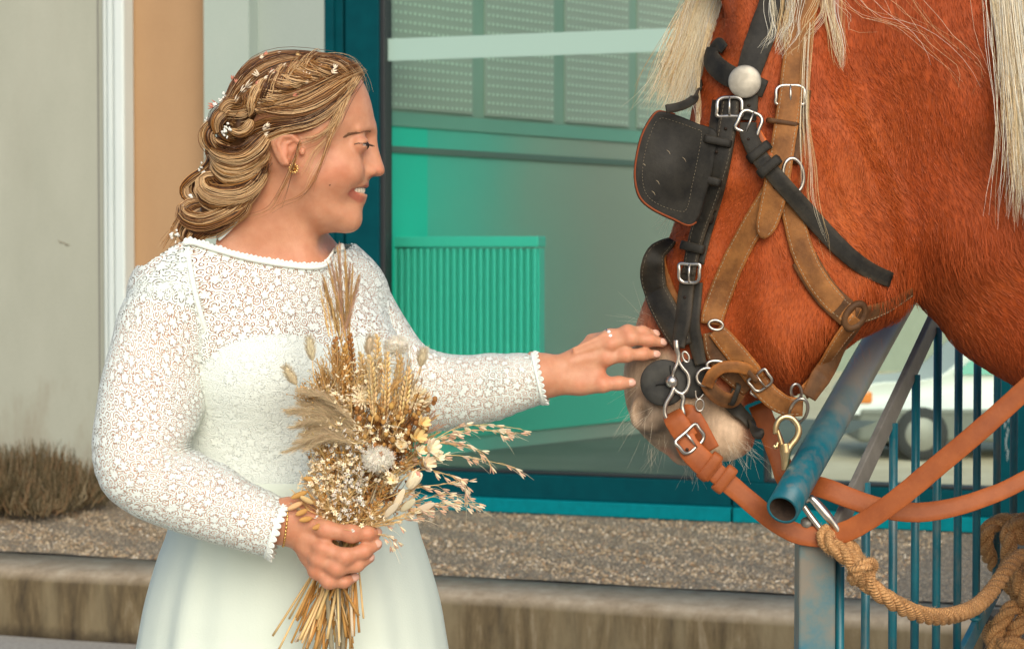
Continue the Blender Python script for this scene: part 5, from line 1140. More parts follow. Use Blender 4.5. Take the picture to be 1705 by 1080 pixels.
# ---- pods and leaves, lower left
for a in ((512, 818, 484, 829), (505, 835, 478, 848), (512, 848, 492, 857), (520, 862, 498, 866), (530, 800, 505, 795), (522, 838, 500, 826), (540, 872, 520, 880)):
    p0_, p1_ = Q(a[0], a[1], 2.775), Q(a[2], a[3], 2.765); d, u, v = basis(p1_ - p0_); mb = MB(); blob(mb, (p0_ + p1_) / 2, (.0038, .0028, np.linalg.norm(p1_ - p0_) * .50), rcol(STRAW if rng.random() < .6 else OCH), 10, 8, np.stack([norm(np.cross(d, (0, -1, 0))), norm(np.cross(d, np.cross(d, (0, -1, 0)))), d], 1)); tubes(mb, np.stack([p0_, Q(560, 870, 2.80)])[None], .0007, 4, rcol(TAN)); mb.build('seed_pod', m_dry, bq)
for k in range(9):    # lower leafy grasses between hand and flowers
    x = 540 + k * 14; wheat(Q(560 + (x - 560) * .35, 885, 2.80), Q(x + rng.uniform(-8, 8), 800 + rng.uniform(0, 40), 2.775), (STRAW if k % 2 else OCH) * rng.uniform(.8, 1), .010, .8)
for k in range(5): plume(Q(600, 880, 2.79), Q(625 + k * 14, 862 + rng.uniform(-8, 8), 2.775), 60, .012, STRAW, .45, .0004)
for p in ([(622, 890, 2.79), (640, 890, 2.785), (652, 902, 2.785)], [(622, 888, 2.79), (645, 893, 2.785), (658, 899, 2.785)]): oat(p, 4, PINK, .009)
# ---- fine filler: golden grasses all through the bunch
for k in range(95):
    a_ = rng.uniform(0, 6.28); r_ = rng.uniform(.15, 1) ** .6; cx_, cy_ = 603 + 112 * r_ * math.cos(a_), 715 + 128 * r_ * math.sin(a_) * (1 if math.sin(a_) < 0 else .95); yy = 2.775 + .03 * rng.random() + .02 * (r_ > .7)
    tip = Q(cx_, cy_, yy); base = Q(585 + (cx_ - 585) * .45 + rng.uniform(-8, 8), 800 + (cy_ - 800) * .35, 2.80)
    c = [TAN * 1.15, STRAW, OCH * 1.1, CREAM * .8, STRAW * .85][rng.integers(0, 5)]
    if k % 3 == 0: plume(base, tip, 130, .014, c, .42, .00024, 'dried_grass', rng.normal(0, .004, 3))
    elif k % 3 == 1: spray(base, tip, 22, .012, .0013, c, CREAM * rng.uniform(.7, 1.05) if k % 2 else OCH, 'seed_spray', .5)
    else: wheat(base + (tip - base) * .4, tip, c, .016, .62)
for k in range(26):
    x = rng.uniform(485, 560) if k % 2 else rng.uniform(600, 700); y_ = rng.uniform(730, 850); plume(Q(570 + (x - 570) * .4, 875, 2.795), Q(x, y_, 2.772), 120, .012, [STRAW, TAN * 1.2, CREAM * .85][k % 3], .5, .00024, 'dried_grass')
for a in ((520, 720, 10), (535, 770, 14), (510, 790, 12), (560, 700, 12), (575, 760, 14), (660, 780, 12), (672, 720, 10), (615, 715, 12), (585, 660, 12), (545, 640, 10), (600, 615, 10)): spray(Q(a[0] * .5 + 287, a[1] + 55, 2.80), Q(a[0], a[1], 2.764), a[2] * 2, .012, .0026, STRAW, CREAM * 1.12, 'cream_flower_cluster', .35, True, .6)
for k in range(16):     # airy pale tips above the flower heads
    a_ = rng.uniform(-2.9, -.2); cx_, cy_ = 600 + rng.uniform(85, 128) * math.cos(a_), 705 + rng.uniform(95, 140) * math.sin(a_); plume(Q(597 + (cx_ - 597) * .45, 730 + (cy_ - 730) * .4, 2.795), Q(cx_, cy_, 2.785), 170, .016, [CREAM * .8, STRAW, TAN * 1.15][k % 3], .40, .0002, 'grass_plume', rng.normal(0, .005, 3))
# ---- stems
for k in range(62):
    x = rng.uniform(0, 1); head = Q(525 + 150 * x, 760 + rng.uniform(-60, 60), 2.82 + rng.uniform(-.03, .03))
    by = rng.uniform(1030, 1090) - 18 * abs(x - .5); bx = 490 + 112 * (1 - x) + rng.uniform(-8, 8); bx = 478 + (bx - 478) * 1.0
    c = [TAN, STRAW, OCH, CREAM * .8, OCH * .8][rng.integers(0, 5)]
    stem(head, c, rng.uniform(.0010, .0021), 'stem', Q(bx, by, 2.815 + rng.uniform(-.02, .02)))
for bx in (554, 562, 570): stem(Q(580, 760, 2.82), (.27, .24, .16), .0032, 'stem', Q(bx, 1100, 2.805))
# ================================================================ HORSE
horse = empty('horse', (1.75, 3.2, 0), 'chestnut draught horse with a cream mane wearing a black bridle and brown halter', 'horse')
YH = 3.10
lo = Q(1010, 830, YH); hi = Q(1960, -215, YH); lo[1] = 2.84; hi[1] = 3.42
f = Field(lo, hi, .0058)
hx = lambda pts: [tuple(x) for x in XZ(pts, YH)]
neck = closed_spline(XZ([(1440, 500), (1478, 520), (1512, 492), (1560, 530), (1600, 580), (1660, 622), (1705, 650), (1800, 740), (1900, 850), (2060, 940), (2200, 800), (2220, 400), (2130, 170), (1800, -60), (1520, -130), (1320, -120), (1235, -70), (1290, 90), (1380, 300)], YH), 170)
f.un(f.inflate(f.poly2(neck), .15, f.idw(hx([(1300, -20), (1400, 150), (1440, 300), (1480, 460), (1600, 150), (1600, 420), (1660, 560), (1850, 300), (1900, 600)]), [.085, .090, .086, .072, .128, .118, .105, .17, .17]), YH + .02))
headp = closed_spline(XZ([(1250, -75), (1205, 5), (1172, 100), (1150, 200), (1134, 300), (1124, 370), (1105, 418), (1084, 472), (1066, 522), (1053, 562), (1041, 600), (1038, 640), (1045, 682), (1062, 715), (1090, 744), (1118, 760), (1142, 774), (1168, 774), (1200, 768), (1230, 758), (1248, 735), (1246, 706), (1232, 682), (1262, 664), (1300, 656), (1335, 650), (1375, 598), (1420, 560), (1470, 532), (1505, 496), (1500, 380), (1440, 200), (1400, 20), (1340, -80)], YH), 190)
Wh = f.idw(hx([(1260, -20), (1210, 160), (1200, 250), (1320, 260), (1330, 430), (1112, 480), (1160, 420), (1180, 530), (1235, 610), (1100, 650), (1068, 690), (1215, 715), (1150, 740), (1300, 620), (1390, 540), (1065, 560)]), [.070, .096, .104, .104, .100, .056, .078, .074, .066, .066, .060, .050, .052, .075, .085, .050])
f.un(f.inflate(f.poly2(headp), .070, Wh, YH), .03)
jowl = closed_spline(XZ([(1196, 430), (1206, 545), (1250, 618), (1300, 645), (1352, 606), (1420, 556), (1482, 494), (1496, 400), (1466, 280), (1400, 190), (1310, 190), (1225, 280)], YH), 90)
f.un(f.inflate(f.poly2(jowl), .060, .113, YH), .025)
f.un(f.cone(Q(1175, 305, YH - .082), Q(1300, 285, YH - .102), .008, .010), .03)              # cheek bone ridge
f.un(f.ell(Q(1172, 240, YH - .082), (.030, .018, .024)), .02)
f.un(f.ell(Q(1078, 690, YH - .050), (.026, .020, .026)), .02)                               # nostril, lips, chin
f.un(f.ell(Q(1138, 744, YH - .028), (.022, .034, .026)), .012); f.un(f.ell(Q(1212, 722, YH - .02), (.036, .038, .034)), .015)
f.cut(f.ell(Q(1066, 684, YH - .066), (.009, .016, .018), rotz(0)), .006)
f.cut(f.chain([Q(1128, 680, YH - .070), Q(1117, 715, YH - .062), Q(1112, 745, YH - .050)], [.0035, .005, .005]), .005)
f.cut(f.chain([Q(1172, 660, YH - .072), Q(1166, 710, YH - .060), Q(1170, 770, YH - .045)], [.003, .005, .006]), .010)
ear = closed_spline(XZ([(1196, -130), (1188, -60), (1193, 0), (1205, 45), (1222, 88), (1240, 102), (1258, 80), (1276, 30), (1284, -30), (1268, -120), (1232, -165)], YH), 60)
f.un(f.inflate(f.poly2(ear), .028, .017, YH - .052), .012)
f.cut(f.ell(Q(1217, -15, YH - .084), (.011, .022, .062), rotz(R(-20))), .010)
f.un(f.inflate(f.poly2(ear + (0.0, .0)), .028, .015, YH + .075), .012)
f.cut(f.cone(Q(1345, 130, YH - .125), Q(1490, 470, YH - .112), .012, .014), .03)            # groove behind the jaw
HV_, HF_ = f.nets(1)
# body behind the frame: barrel, shoulder, legs (coarse)
fb = Field((.62, 2.72, -.02), (3.35, 3.72, 2.02), .024); YB = 3.2
nk = closed_spline(XZ([(1560, 500), (1700, 640), (1800, 740), (1900, 850), (2060, 940), (2300, 900), (2300, 300), (2130, 170), (1800, -60), (1620, -110)], YH), 60)
fb.un(fb.inflate(fb.poly2(nk), .17, .165, YB - .07))
fb.un(fb.ell((2.05, YB, 1.12), (.86, .34, .40)), .15); fb.un(fb.ell((1.42, YB, 1.16), (.40, .30, .46)), .15); fb.un(fb.ell((2.70, YB, 1.22), (.45, .33, .42)), .15)
for sg in (-1, 1):
    fb.un(fb.chain([(1.40, YB + sg * .19, 1.0), (1.42, YB + sg * .19, .78), (1.43, YB + sg * .18, .46), (1.43, YB + sg * .18, .16), (1.40, YB + sg * .18, .05)], [.16, .095, .075, .062, .085], .05), .08)
    fb.un(fb.chain([(2.72, YB + sg * .18, 1.1), (2.66, YB + sg * .19, .82), (2.84, YB + sg * .18, .55), (2.80, YB + sg * .18, .18), (2.76, YB + sg * .18, .05)], [.24, .14, .085, .065, .09], .05), .08)
fb.un(fb.chain([(3.08, YB, 1.42), (3.2, YB, 1.2), (3.22, YB, .7)], [.06, .08, .05]), .05)
BV_, BF_ = fb.nets(2)
COAT = np.array((.36, .066, .014)); LITE = np.array((.47, .118, .028)); DARKC = np.array((.19, .036, .006)); FLAX = np.array((.60, .43, .29)); GREYM = np.array((.10, .082, .065))
def pnoise(V, s):
    out = np.zeros(len(V))
    r_ = np.random.default_rng(5)
    for k in range(9): w_ = r_.normal(0, s * (1 + .35 * k), 3); out += np.sin(V @ w_ + r_.uniform(0, 6)) / (1 + .25 * k)
    return out / 3.2
def horse_col(V):
    px, py = topx(V); n1 = pnoise(V, 16); n2 = pnoise(V + 3.1, 60)
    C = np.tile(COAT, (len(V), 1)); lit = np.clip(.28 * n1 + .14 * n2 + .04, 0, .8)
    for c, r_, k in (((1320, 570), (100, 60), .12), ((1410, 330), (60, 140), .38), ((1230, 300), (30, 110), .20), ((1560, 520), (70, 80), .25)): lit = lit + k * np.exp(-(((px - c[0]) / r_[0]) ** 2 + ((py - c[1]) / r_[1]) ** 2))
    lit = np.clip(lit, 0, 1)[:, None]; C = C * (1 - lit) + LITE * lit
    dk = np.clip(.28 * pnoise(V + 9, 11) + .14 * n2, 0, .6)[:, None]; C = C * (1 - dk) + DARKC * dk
    # cream muzzle: below a line running from the nose bridge to the chin
    e = (px - 1062) * (-.62) + (py - 522) * .80 + n2 * 12 - 6; w_ = smooth01(-14, 34, e) * smooth01(1290, 1235, px); w_ = w_ * smooth01(1265, 1225, px + (py - 700) * .0)
    C = C * (1 - w_[:, None]) + FLAX * w_[:, None]
    mo = np.clip(.5 * pnoise(V + 5, 38) + .25 * n2 + .08, 0, .75) * w_; C = C * (1 - mo[:, None]) + np.array((.33, .22, .14)) * mo[:, None]
    nose = np.exp(-(((px - 1070) / 40) ** 2 + ((py - 520) / 30) ** 2)) * .25; C = C * (1 - nose[:, None]) + FLAX * nose[:, None]
    g = np.clip(np.exp(-(((px - 1086) / 30) ** 2 + ((py - 706) / 38) ** 2)) * 1.25 + np.exp(-(((px - 1136) / 24) ** 2 + ((py - 745) / 36) ** 2)) * 1.2 + np.exp(-(((px - 1165) / 20) ** 2 + ((py - 690) / 40) ** 2)) * .6, 0, .92) * (.78 + .3 * np.clip(n2, -1, 1)); C = C * (1 - g[:, None]) + GREYM * g[:, None]
    lipw = np.exp(-((np.abs(px - 1105 - (py - 745) * .9) / 9) ** 2)) * smooth01(738, 752, py) * smooth01(1135, 1118, px) * .6; C = C * (1 - lipw[:, None]) + np.array((.62, .26, .15)) * lipw[:, None]
    ei = smooth01(112, 80, py) * np.exp(-((px - 1216) / 17) ** 2) * .7; C = C * (1 - ei[:, None]) + np.array((.12, .028, .012)) * ei[:, None]
    return C
m_coat = mat('horse_coat', rough=.55, spec=.16); t = NT(m_coat); a = t.n('Attribute', attribute_name='Col')
s1 = t.noise(t.obj((150, 150, 34)), 1.0, 4, .6); s2 = t.noise(t.obj(), 26, 5, .6)
t.base(t.mix(1.0, t.mix(1.0, a, t.ramp(s1, [(.3, (.80, .79, .78)), (.7, (1.14, 1.14, 1.14))]), 'MULTIPLY'), t.ramp(s2, [(.3, (.84, .84, .84)), (.7, (1.12, 1.12, 1.12))]), 'MULTIPLY')); t.bump(s1, .35, .0022); t.b.inputs['Sheen Weight'].default_value = .0; t.b.inputs['Sheen Tint'].default_value = (1, .72, .5, 1)
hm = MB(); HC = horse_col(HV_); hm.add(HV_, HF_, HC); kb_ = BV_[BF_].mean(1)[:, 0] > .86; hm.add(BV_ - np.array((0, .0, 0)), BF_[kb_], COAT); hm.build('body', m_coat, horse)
h_bvh = bvh(HV_, HF_)
mb = MB(); blob(mb, Q(1170, 242, YH - .084), .019, (.02, .01, .006), 18, 12); mb.build('eye', mat('horse_eye', (.015, .008, .005), .08), horse)
# ---------------- the short coat itself, hair by hair where it shows
fc = HV_[HF_]; cen = fc.mean(1); nr = norm(np.cross(fc[:, 2] - fc[:, 0], fc[:, 3] - fc[:, 1])); fpx, fpy = topx(cen)
vis = (nr[:, 1] < .35) & (fpx < 1715 + 190 * rng.random(len(fpx)) ** 2.5) & (fpy < 850) & (fpy > -60); ids = np.where(vis)[0]; NF = 66000
pick = rng.choice(ids, NF); q = fc[pick]; u, v = rng.random((NF, 1)), rng.random((NF, 1)); root = q[:, 0] * (1 - u) * (1 - v) + q[:, 1] * u * (1 - v) + q[:, 2] * u * v + q[:, 3] * (1 - u) * v; n_ = nr[pick]
rp, rq = topx(root)
CTRL = np.array([(1200, 150, -.35, 1), (1150, 400, -.4, 1), (1100, 560, -.3, 1), (1060, 650, -.15, 1), (1090, 720, .3, 1), (1210, 720, .7, .7), (1300, 300, .15, 1), (1250, 480, -.35, 1), (1340, 560, .1, 1), (1400, 440, .55, .85), (1240, 590, .25, .9), (1450, 80, .45, 1), (1560, 260, .5, 1), (1620, 520, .65, .8), (1490, 470, .45, 1), (1300, 630, -.1, 1), (1350, 180, .2, 1), (1680, 200, .5, 1), (1420, 545, -.1, 1), (1220, 20, .0, 1)])
w_ = 1 / (((rp[:, None] - CTRL[:, 0]) ** 2 + (rq[:, None] - CTRL[:, 1]) ** 2) + 400) ** 1.6; dd = (w_[:, :, None] * CTRL[None, :, 2:]).sum(1) / w_.sum(1, keepdims=True); dd = dd + rng.normal(0, .22, dd.shape) + np.stack([.35 * np.sin(rq * .03 + rp * .011), .2 * np.cos(rp * .024)], 1)
dw = np.stack([dd[:, 0], np.zeros(NF), -dd[:, 1]], 1); dw = norm(dw - n_ * np.sum(dw * n_, 1, keepdims=True))
Ln = .0075 * rng.uniform(.6, 1.3, NF) * (1 + .5 * smooth01(1400, 1480, rp)) * (1 + 1.3 * np.exp(-((rq - 600 + (rp - 1300) * .55) / 40) ** 2) * smooth01(1240, 1320, rp)); Ln *= np.where(rp < 1240, .72, 1) * (1 - .74 * smooth01(1262, 1225, rp) * smooth01(545, 620, rq))
t1 = root + dw * Ln[:, None] * .5 + n_ * Ln[:, None] * .17; t2 = root + dw * Ln[:, None] + n_ * Ln[:, None] * .20
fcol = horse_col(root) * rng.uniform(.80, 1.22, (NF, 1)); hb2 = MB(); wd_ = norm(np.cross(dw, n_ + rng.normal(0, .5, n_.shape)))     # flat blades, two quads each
st_ = np.stack([root - n_ * .0005, t1, t2], 1); hw = np.array([.00036, .00032, .00008])[None, :, None] * wd_[:, None]; Vb = np.stack([st_ - hw, st_ + hw], 2).reshape(-1, 3); k6 = (np.arange(NF) * 6)[:, None, None]
hb2.add(Vb, (np.array([(0, 1, 3, 2), (2, 3, 5, 4)])[None] + k6).reshape(-1, 4), np.repeat(fcol, 6, 0))
m_fur = vcol('horse_hair', .55, .2); fo = hb2.build('coat_hair', m_fur, horse); fo['kind'] = 'stuff'
# ---------------- mane and forelock
MPAL = np.array([(.80, .64, .38), (.86, .76, .55), (.72, .50, .25), (.58, .33, .13), (.90, .86, .73)]); mn = MB()
def hsurf(px, py, fb_=YH):
    h_, nn = shoot(h_bvh, px, py); return (np.array(h_), np.array(nn)) if h_ is not None else (Q(px, py, fb_), np.array((-.3, -1., .1)))
def tress(pts, n, s0, s1, off=.006, wav=3.0, rad=.00024, npt=11, pal=(.3, .3, .2, .08, .12), clump=6, mbx=None):
    """long hair following pixel way-points (px, py, lift in m above the horse)"""
    P = spline(np.array([p if len(p) == 3 else (p[0], p[1], off) for p in pts], float), npt); PS = []; C = []; tt = np.linspace(0, 1, npt)
    base = []
    for a, b, o in P: h_, nn = hsurf(a, b); base.append((h_[1] - o))
    base = np.array(base); 
    for _ in range(4): base[1:-1] = (base[:-2] + 2 * base[1:-1] + base[2:]) / 4
    n = int(n * 2.1)
    for _ in range(max(1, n // clump)):
        o2 = rng.normal(0, 1, 2); ph_ = rng.uniform(0, 6.28, 2); fr_ = rng.uniform(5, 13); am = 1.5 * wav * rng.uniform(.3, 1.2); ci = rng.choice(5, p=np.array(pal) / sum(pal)); dy = rng.normal(0, .0045)
        for _k in range(clump):
            j = rng.normal(0, .22, 2); sp_ = s0 + (s1 - s0) * tt; conv = 1 + (rng.uniform(-.5, .9)) * tt ** 2
            x = P[:, 0] + (o2[0] + j[0]) * sp_ * conv + am * tt * np.sin(fr_ * tt + ph_[0]) + rng.normal(0, .7) * tt * 3; z_ = P[:, 1] + (o2[1] * .5 + j[1]) * sp_ * .6 + am * .4 * np.sin(fr_ * .8 * tt + ph_[1])
            L = rng.uniform(.72, 1.0); k_ = np.clip(tt * L, 0, 1); x = np.interp(k_, tt, x); z_ = np.interp(k_, tt, z_); yy = np.interp(k_, tt, base) + dy + rng.normal(0, .0018)
            PS.append([Q(a, b, y) for a, b, y in zip(x, z_, yy)]); C.append(MPAL[ci] * rng.uniform(.78, 1.15))
    tubes(mbx or mn, np.array(PS), rad * np.interp(tt, [0, .1, .8, 1], [.7, 1, .9, .3]), 3, np.array(C))
tress([(1215, -80, .0), (1188, -20, .0), (1168, 40, .004), (1152, 100, .012), (1136, 155, .02), (1124, 184, .024)], 620, 15, 20, .01, 5, pal=(.3, .32, .12, .02, .24))
tress([(1205, -80, .0), (1178, -10, .0), (1155, 60, .006), (1138, 120, .014), (1122, 168, .02)], 420, 13, 17, .01, 5, pal=(.24, .36, .08, .02, .3))
tress([(1200, -60, .0), (1165, 20, .0), (1145, 80, .02), (1122, 140, .02), (1108, 180, .02)], 90, 20, 30, .02, 9, .0003)
tress([(1180, 40, .03), (1165, 110, .03), (1160, 180, .032), (1158, 230, .034), (1140, 262, .034)], 14, 10, 6, .03, 6, .0003)
for a in ([(1320, -40), (1318, 0), (1310, 50), (1305, 95)], [(1345, -40), (1350, 10), (1330, 60), (1318, 100)], [(1300, -40), (1302, 10), (1298, 60), (1290, 90)]): tress(a, 26, 17, 9, .012, 7)
tress([(1380, -40), (1385, 20), (1395, 60), (1400, 100), (1404, 120)], 30, 12, 4, .01, 6)
tress([(1345, 40), (1340, 120), (1338, 190), (1346, 250), (1352, 300), (1350, 340), (1366, 390), (1372, 440)], 8, 6, 3, .014, 6, clump=5)
tress([(1352, 60), (1346, 130), (1346, 200), (1352, 270), (1348, 330)], 6, 7, 5, .010, 7, .00024)
tress([(1420, -60), (1450, 10), (1470, 40), (1500, 50)], 4, 30, 22, .012, 16, .00016, clump=1); tress([(1470, -60), (1520, 0), (1570, 50), (1610, 100), (1625, 150)], 4, 28, 16, .012, 14, .00016, clump=1); tress([(1360, -40), (1420, 20), (1480, 30), (1530, 60), (1580, 110), (1600, 160)], 3, 22, 12, .01, 14, .00016, clump=1)
tress([(1672, -120, .02), (1690, 0, .03), (1706, 90, .03), (1720, 180, .03), (1726, 260, .03), (1726, 330, .03)], 560, 20, 13, .03, 7, pal=(.25, .34, .08, .02, .34))
tress([(1700, -120, .03), (1716, 40, .04), (1730, 140, .04), (1740, 250, .04), (1745, 380, .04)], 620, 26, 26, .04, 7, pal=(.3, .3, .12, .02, .26))
tress([(1640, -60), (1660, 60), (1684, 150), (1698, 240), (1704, 290)], 5, 12, 8, .012, 9, .00016, clump=1); tress([(1655, -120, .02), (1800, -20, .03), (1830, 200, .04), (1840, 420, .04)], 200, 30, 30, .04, 8, .0003)
mn.build('mane', m_fur, horse)['kind'] = 'stuff'
# ---------------- whiskers
wk = MB()
def whisk(px, py, dx, dy, n, L, s, col=(.78, .68, .52)):
    PS = []
    for _ in range(n):
        a, b = px + rng.normal(0, s), py + rng.normal(0, s * .6); h_, nn = hsurf(a, b); d = norm(np.array((dx + rng.normal(0, .35), rng.normal(-.3, .4), -dy + rng.normal(0, .3)))); l_ = L * rng.uniform(.4, 1.1); c_ = rng.normal(0, .18, 3)
        PS.append([h_, h_ + d * l_ * .5 + c_ * l_ * .2, h_ + d * l_ + c_ * l_ * .6])
    tubes(wk, spline3(np.array(PS)), np.linspace(.00015, .00006, 7), 3, col)
def spline3(P): return np.stack([spline(p, 7) for p in P])
whisk(1062, 690, -.6, .7, 26, .05, 14); whisk(1045, 640, -.9, .3, 10, .045, 10); whisk(1100, 740, -.2, 1, 22, .04, 14); whisk(1215, 752, .35, 1, 30, .045, 18); whisk(1240, 735, .8, .8, 16, .05, 10); whisk(1160, 765, .1, 1, 20, .045, 16); whisk(1066, 530, -.9, -.3, 10, .05, 8); whisk(1120, 360, -.5, .9, 16, .03, 10); whisk(1400, 570, .3, 1, 60, .02, 30, (.40, .12, .04)); whisk(1300, 640, .0, 1, 60, .022, 26, (.25, .07, .02))
wk.build('whiskers', m_fur, horse)['kind'] = 'stuff'
# ================================================================ TACK
def leather(name, dark, lite, scale=28, rough=.55, crack=.35):
    m = mat(name, dark, rough, 0, .25); t = NT(m); a = t.n('Attribute', attribute_name='Col'); n1 = t.noise(t.obj(), scale, 6, .65); n2 = t.noise(t.obj(), 190, 4, .7)
    c = t.ramp(n1, [(.32, dark), (.68, lite)]); c = t.mix(t.ramp(n2, [(.58, (0, 0, 0)), (.85, (.22, .22, .22))]), c, tuple(min(1, x * 1.9 + .02) for x in lite)); t.base(t.mix(1.0, c, a, 'MULTIPLY'))
    t.bump(t.math('ADD', n1, t.math('MULTIPLY', n2, .6)), crack, .0022); return m
m_black = leather('black_leather', (.007, .0063, .005), (.028, .025, .019), rough=.58); m_brown = leather('brown_leather', (.12, .044, .011), (.31, .128, .034), 26, .62, .55); m_rein = leather('orange_leather', (.24, .060, .016), (.37, .105, .029), 16, .5, .2); m_dkb = leather('dark_brown_leather', (.045, .020, .008), (.13, .060, .022), 22, .6, .5)
m_steel = noisy('worn_steel', (.42, .38, .33), (.62, .58, .52), 60, .32, .08, .001, 1.0); m_brass = noisy('brass', (.62, .46, .24), (.74, .58, .34), 50, .34, .06, .001, 1.0); m_rub = noisy('black_rubber', (.018, .018, .016), (.05, .048, .04), 40, .75, .3, .001); m_thread = mat('thread', (.36, .29, .19), .9); m_thread2 = mat('dark_thread', (.15, .125, .085), .9)
bridle = empty('bridle', Q(1200, 300, 2.98), 'black leather driving bridle with a square blinker and silver rosette', 'bridle')
halter = empty('halter', Q(1300, 400, 2.98), 'worn brown leather halter strapped over the cheek of the horse', 'halter')
def path_on(pts, off, y=None, n=48, smooth=5, lift=None):
    """pixel path -> points lying off metres above the horse, with normals; pts may carry an own height as third value"""
    P = spline(np.array([(p[0], p[1], p[2] if len(p) > 2 else off) for p in pts], float), n); pos = []; nor = []
    for a, b, o in P:
        h_, nn = shoot(h_bvh, a, b)
        if h_ is None: pos.append([np.nan] * 3); nor.append((0, -1., 0)); continue
        nn = np.array(nn); pos.append(np.array(h_)); nor.append(nn)
    pos = np.array(pos); nor = np.array(nor); ok = ~np.isnan(pos[:, 0]); yv = np.interp(np.arange(n), np.where(ok)[0], pos[ok, 1]) if ok.any() else np.full(n, y)
    if y is not None: yv = np.where(ok, yv, y)
    k = np.ones(2 * smooth + 1) / (2 * smooth + 1); yv = np.convolve(np.pad(yv, smooth, mode='edge'), k, 'valid')
    for j in range(3): nor[:, j] = np.convolve(np.pad(nor[:, j], smooth, mode='edge'), k, 'valid')
    nor = norm(nor * (1, 1, .6) + (0, -.35, 0)); pos = np.array([Q(a, b, yy) for (a, b, o), yy in zip(P, yv)])
    return pos + np.array((0, -1.0, 0)) * P[:, 2][:, None], nor
def strap_on(pos, nor, w, name, m, par, thick=.0036, stitch=0, edge=(2.6, 2.2, 1.7), taper=None, rag=.0006):
    n = len(pos); wv = np.interp(np.linspace(0, 1, n), np.linspace(0, 1, len(np.atleast_1d(w))), np.atleast_1d(w)).astype(float)
    wv = wv * (1 + rng.normal(0, .008, n)); 
    if taper: wv = wv * np.interp(np.linspace(0, 1, n), [0, 1 - taper, 1 - taper * .5, 1 - taper * .2, 1], [1, 1, .93, .72, .25])
    sec = np.array([strap_sec(w_, thick) for w_ in wv]); c = np.ones((n, sec.shape[1], 3)); ed = [0, 1, 2, 3, 4, 9]; c[:, ed] = edge; c[:, [5, 8]] = (np.array(edge) + 1) / 2
    mb = MB(); sweep(mb, pos, nor, sec, c.reshape(-1, 3)); o = mb.build(name, m, par)
    if stitch:
        T = norm(np.gradient(pos, axis=0)); N = norm(nor - T * np.sum(nor * T, -1, keepdims=True)); B = np.cross(T, N); sb = MB(); L = np.concatenate([[0], np.cumsum(np.linalg.norm(np.diff(pos, axis=0), axis=1))]); k = int(L[-1] / .0058); segs = []
        for sd in ((-1, 1) if stitch == 2 else (stitch,)):
            for i in range(k):
                pp = []
                for s_ in (i * .0058, i * .0058 + .0019, i * .0058 + .0038):
                    f_ = min(s_, L[-1]); u = np.array([np.interp(f_, L, pos[:, j]) for j in range(3)]); bb = np.array([np.interp(f_, L, B[:, j]) for j in range(3)]); nn = np.array([np.interp(f_, L, N[:, j]) for j in range(3)]); w_ = np.interp(f_, L, wv); pp.append(u + bb * sd * (w_ / 2 - .0034) + nn * (thick + .0002))
                segs.append(pp)
        tubes(sb, np.array(segs), np.array([.0003, .0005, .0003]), 4); q = sb.build('stitching', m_thread2 if m is m_black else m_thread, o); q['kind'] = 'stuff'
    return o
def strap(pts, w, name, m, par, off=.003, y=None, **kw):
    n = kw.pop('n', 48); pos, nor = path_on(pts, off, y, n, kw.pop('smooth', 5)); strap_on(pos, nor, np.atleast_1d(w) * 3.0 / F, name, m, par, **kw); return pos, nor
def free(pts, w, name, m, par, nor=(0, -1, 0), n=60, **kw):
    pos = spline(QA(pts), n); no = np.broadcast_to(np.asarray(nor, float), pos.shape) if np.ndim(nor) == 1 else np.array([np.interp(np.linspace(0, 1, n), np.linspace(0, 1, len(nor)), np.array(nor)[:, j]) for j in range(3)]).T
    strap_on(pos, norm(no), np.atleast_1d(w) * 3.0 / F, name, m, par, **kw); return pos, no
def at(px, py, off, y=None):
    h_, nn = shoot(h_bvh, px, py); yy = (h_[1] if h_ is not None else y) - off if y is None else y; nn = norm(np.array(nn) * (1, 1, .5) + (0, -.8, 0)) if h_ is not None else np.array((0, -1., 0)); return Q(px, py, yy), nn
def fr3(px, py, ang, off, y=None):
    """frame at a pixel: origin, along (ang degrees in the picture, 0 = right, 90 = up), across, normal"""
    c, nn = at(px, py, off, y); a = R(ang); t_ = np.array((math.cos(a), 0, math.sin(a))); t_ = norm(t_ - nn * (t_ @ nn)); return c, t_, np.cross(nn, t_), nn
def buckle(px, py, ang, L, W, off, par, m=None, r=.0021, y=None, prong=True):
    """rounded frame L along, W across (pixels)"""
    c, t_, b_, nn = fr3(px, py, ang, off, y); k = 3.0 / F; l2, w2 = L * k / 2, W * k / 2; q = [(-l2, -w2), (-l2 * .3, -w2 * 1.03), (l2 * .6, -w2), (l2, -w2 * .62), (l2 * 1.03, 0), (l2, w2 * .62), (l2 * .6, w2), (-l2 * .3, w2 * 1.03), (-l2, w2), (-l2 * 1.02, 0)]
    P = closed_spline(np.array([(a, b, .0) for a, b in q]), 44)[:, :2]; pts = np.array([c + t_ * a + b_ * b + nn * (.0012 * (1 - (a / l2) ** 2)) for a, b in P]); mb = MB(); a8 = np.arange(8) * math.pi / 4
    sweep(mb, pts, nn, np.stack([np.cos(a8) * r, np.sin(a8) * r * .8], 1), closed=True)
    if prong: tubes(mb, np.stack([c - t_ * l2 + nn * .001, c + nn * .0022, c + t_ * l2 * 1.08 + nn * .0014])[None], np.array([r * .75, r * .7, r * .5]), 7, None, True)
    return mb.build('buckle', m or m_steel, par)
